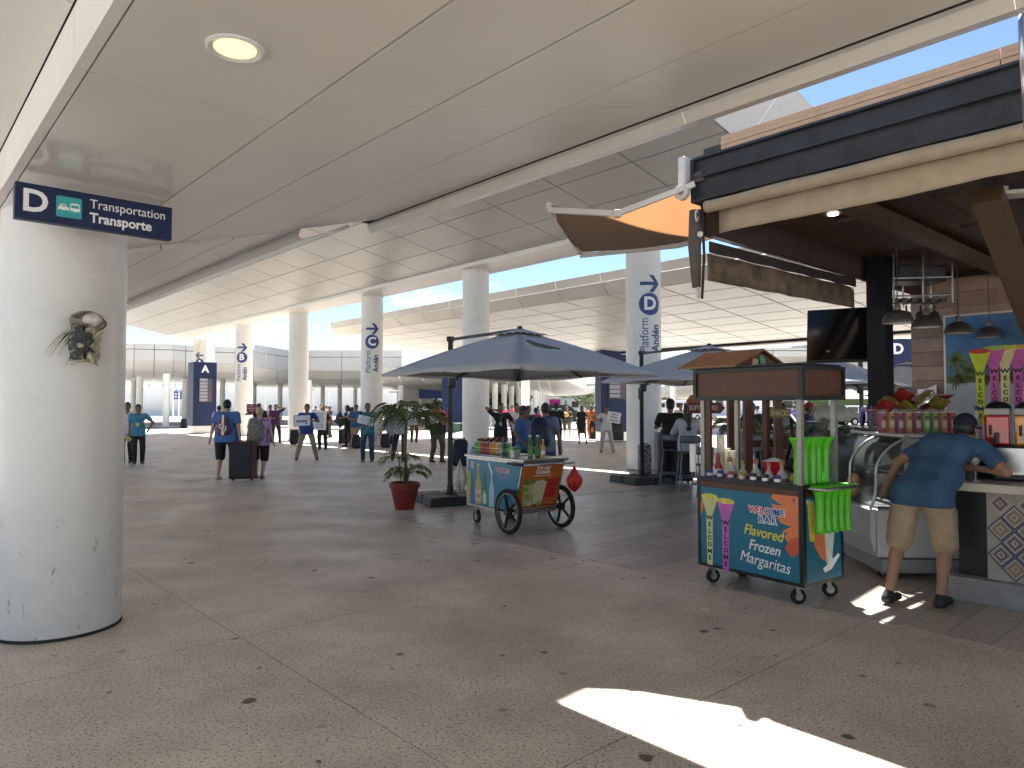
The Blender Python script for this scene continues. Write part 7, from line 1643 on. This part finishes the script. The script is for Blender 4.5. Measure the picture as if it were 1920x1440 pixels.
# pinks and others far between the row of columns
for i, (px, Y, c, lab) in enumerate([(917, 50, (.3, .32, .4), 'far person in grey at the plain column edge'), (945, 52, (.65, .08, .18), 'far person in pink between the row columns, left'), (954, 54, (.03, .2, .15), 'far person in green between the row columns'), (960, 53, (.6, .06, .10), 'far person in coral shirt between the row columns'), (967, 55, (.05, .2, .25), 'far person in teal by the stout column'), (973, 50, (.03, .03, .04), 'far person in black by the stout column'), (1009, 60, (.1, .1, .12), 'far dark-clothed person before the dense column row'), (905+35, 58, (.5, .5, .5), 'far pale-clothed person between the row columns'), (1215+5, 70, (.4, .4, .4), 'far person near the parked vans'), (560+32, 60, (.25, .25, .3), 'far person behind the plain wide column'), (1290, 60, (.3, .1, .1), 'far person behind the direction signs'), (1490, 40, (.1, .1, .3), 'far person in blue seen through the cart, right'), (1445, 36, (.05, .05, .1), 'person in dark shirt seen through the cart'), (1420, 34, (.3, .3, .35), 'person in grey seen through the cart, left')]):
    P_(px, Y, R(20*i), lab, shirt=c, pants=(.05, .05, .07) if i % 2 else (.4, .4, .42), H=1.64+.03*(i % 4), res=.04, skin='d')
# seated couple on bar stools
def stool(label, p, rz, sh=.74, arms=True):
    o = thing('bar_stool', label, 'bar stool', p, rz, 'grey metal bar stools'); mg = M('stool_grey', (.16, .18, .20), .4, metal=.5, var=.1)
    for x in (-1, 1):
        for y in (-1, 1): MB().tube([(x*.15, y*.15, sh), (x*.22, y*.22, .02)], .014, 6).build('leg', mg, o)
    for z in (.28,):
        for a, b_ in (((-1, -1), (1, -1)), ((1, -1), (1, 1)), ((1, 1), (-1, 1)), ((-1, 1), (-1, -1))): MB().bar((a[0]*.195, a[1]*.195, z), (b_[0]*.195, b_[1]*.195, z), .02, .02).build('foot_rail', mg, o)
    MB().box((0, 0, sh+.015), (.36, .36, .03)).build('seat', mg, o, bevel=.02)
    for x in (-1, 1): MB().tube([(x*.16, -.16, sh), (x*.19, -.21, sh+.30)], .013, 6).build('back_post', mg, o)
    rows = [[Vector((.20*math.sin(a), -.21-.04*math.cos(a)+.04, sh+.20+.14*v)) for a in [R(-75+150*k/12) for k in range(13)]] for v in (0, .33, .34, .66, .67, 1)]
    MB().grid(rows).build('backrest', mg, o, smooth=True, solid=.01); return o
sx, sy = at(1290, 13.9)
stool('grey bar stool under the seated woman with long black hair', (sx, sy, 0), R(-4)); sx2, sy2 = at(1322, 12.6); stool('empty grey bar stool just left of the margarita cart post', (sx2, sy2, 0), R(-30), .60)
person((sx, sy+.02), R(-4), 'seated woman with long black hair and white jacket seen from behind', H=1.68, fat=1.15, shirt=(.50, .52, .58), pants=(.03, .025, .02), female=True, longhair=True, seated=True, crouch=.04, lf=(.10, .38, .30), rf=(-.10, .38, .30), lh=(.15, .35, 1.15), rh=(-.15, .35, 1.15), sleeve='long', res=.018, extra='noface', group='seated couple at the stools', hem=.78)
person((sx-.18, sy+.75), R(-12), 'seated man in black shirt and dark cap beside the long-haired woman', H=1.76, fat=1.15, shirt=(.015, .015, .017), pants=(.02, .02, .03), cap=(.02, .015, .02), lf=(.10, .38, .30), rf=(-.10, .38, .30), lh=(.15, .35, 1.2), rh=(-.15, .35, 1.2), res=.02, extra='noface', group='seated couple at the stools', hem=.78)
stool('grey bar stool under the seated man in the cap', (sx-.18, sy+.72, 0), R(-12))
# seating behind the cart
for i, (px, Y, lab) in enumerate(((1405, 14.5, 'left'), (1432, 15.2, 'middle'), (1465, 14.2, 'right'), (1530, 15, 'rightmost'))):
    x_, y_ = at(px, Y); stool('grey bar stool seen through the margarita cart posts, %s one' % lab, (x_, y_, 0), R(30*i))
for i, (px, Y, w, c, lab) in enumerate(((1450, 16.5, 1.6, (.30, .03, .02), 'red-topped high table seen through the cart'), (1530, 15.5, 1.4, (.12, .04, .02), 'brown high table seen behind the green cups'))):
    x_, y_ = at(px, Y); o = thing('high_table', lab, 'table', (x_, y_, 0), 0)
    MB().box((0, 0, 1.05), (w, .7, .05)).build('table_top', inksh(c), o, bevel=.01); MB().box((0, 0, .82), (w-.1, .6, .4)).build('apron', m_cbrown, o)
    for x in (-w/2+.08, w/2-.08): MB().box((x, 0, .5), (.07, .5, 1.0)).build('leg', m_cbrown, o)
o = thing('ice_bucket', 'dark blue ice bucket with white rim on the brown high table', 'bucket', (*at(1522, 15.4), 1.075)); MB().lathe([(0, 0), (.13, 0), (.19, .24), (.18, .24), (.12, .02)], 20).build('bucket', inksh((.01, .04, .08)), o, smooth=50); MB().lathe([(.185, .23), (.20, .245), (.185, .255)], 20).build('rim', m_letter, o)
for i, (px, Y, c, lab) in enumerate(((1410, 17.5, (.05, .05, .05), 'dark-shirted patron at the red-topped table, left'), (1435, 18.2, (.03, .06, .18), 'blue-shirted patron at the red-topped table'), (1466, 17.8, (.4, .4, .42), 'pale-shirted patron at the red-topped table'), (1515, 17, (.04, .05, .12), 'red-capped patron behind the ice bucket'))):
    x_, y_ = at(px, Y); person((x_, y_), R(160+25*i), lab, shirt=c, pants=(.03, .03, .05), H=1.70, lh=(.15, .3, 1.1), rh=(-.15, .3, 1.1), res=.03, cap=(.5, .03, .04) if i == 3 else None, group='patrons behind the margarita cart')
person((*at(1543, 12.5),), R(-60), 'child with light brown hair and pink top behind the green cups', H=1.36, skin='l', hair=(.22, .14, .09), shirt=(.42, .10, .32), female=True, longhair=True, pants=(.1, .1, .2), res=.02, group='patrons behind the margarita cart')
person((D(1737, 770, 9.2).x, 9.2), R(180), 'bartender with dark hair behind the display case', H=1.69, shirt=(.03, .03, .035), res=.02, group='bar staff', nod=.6)
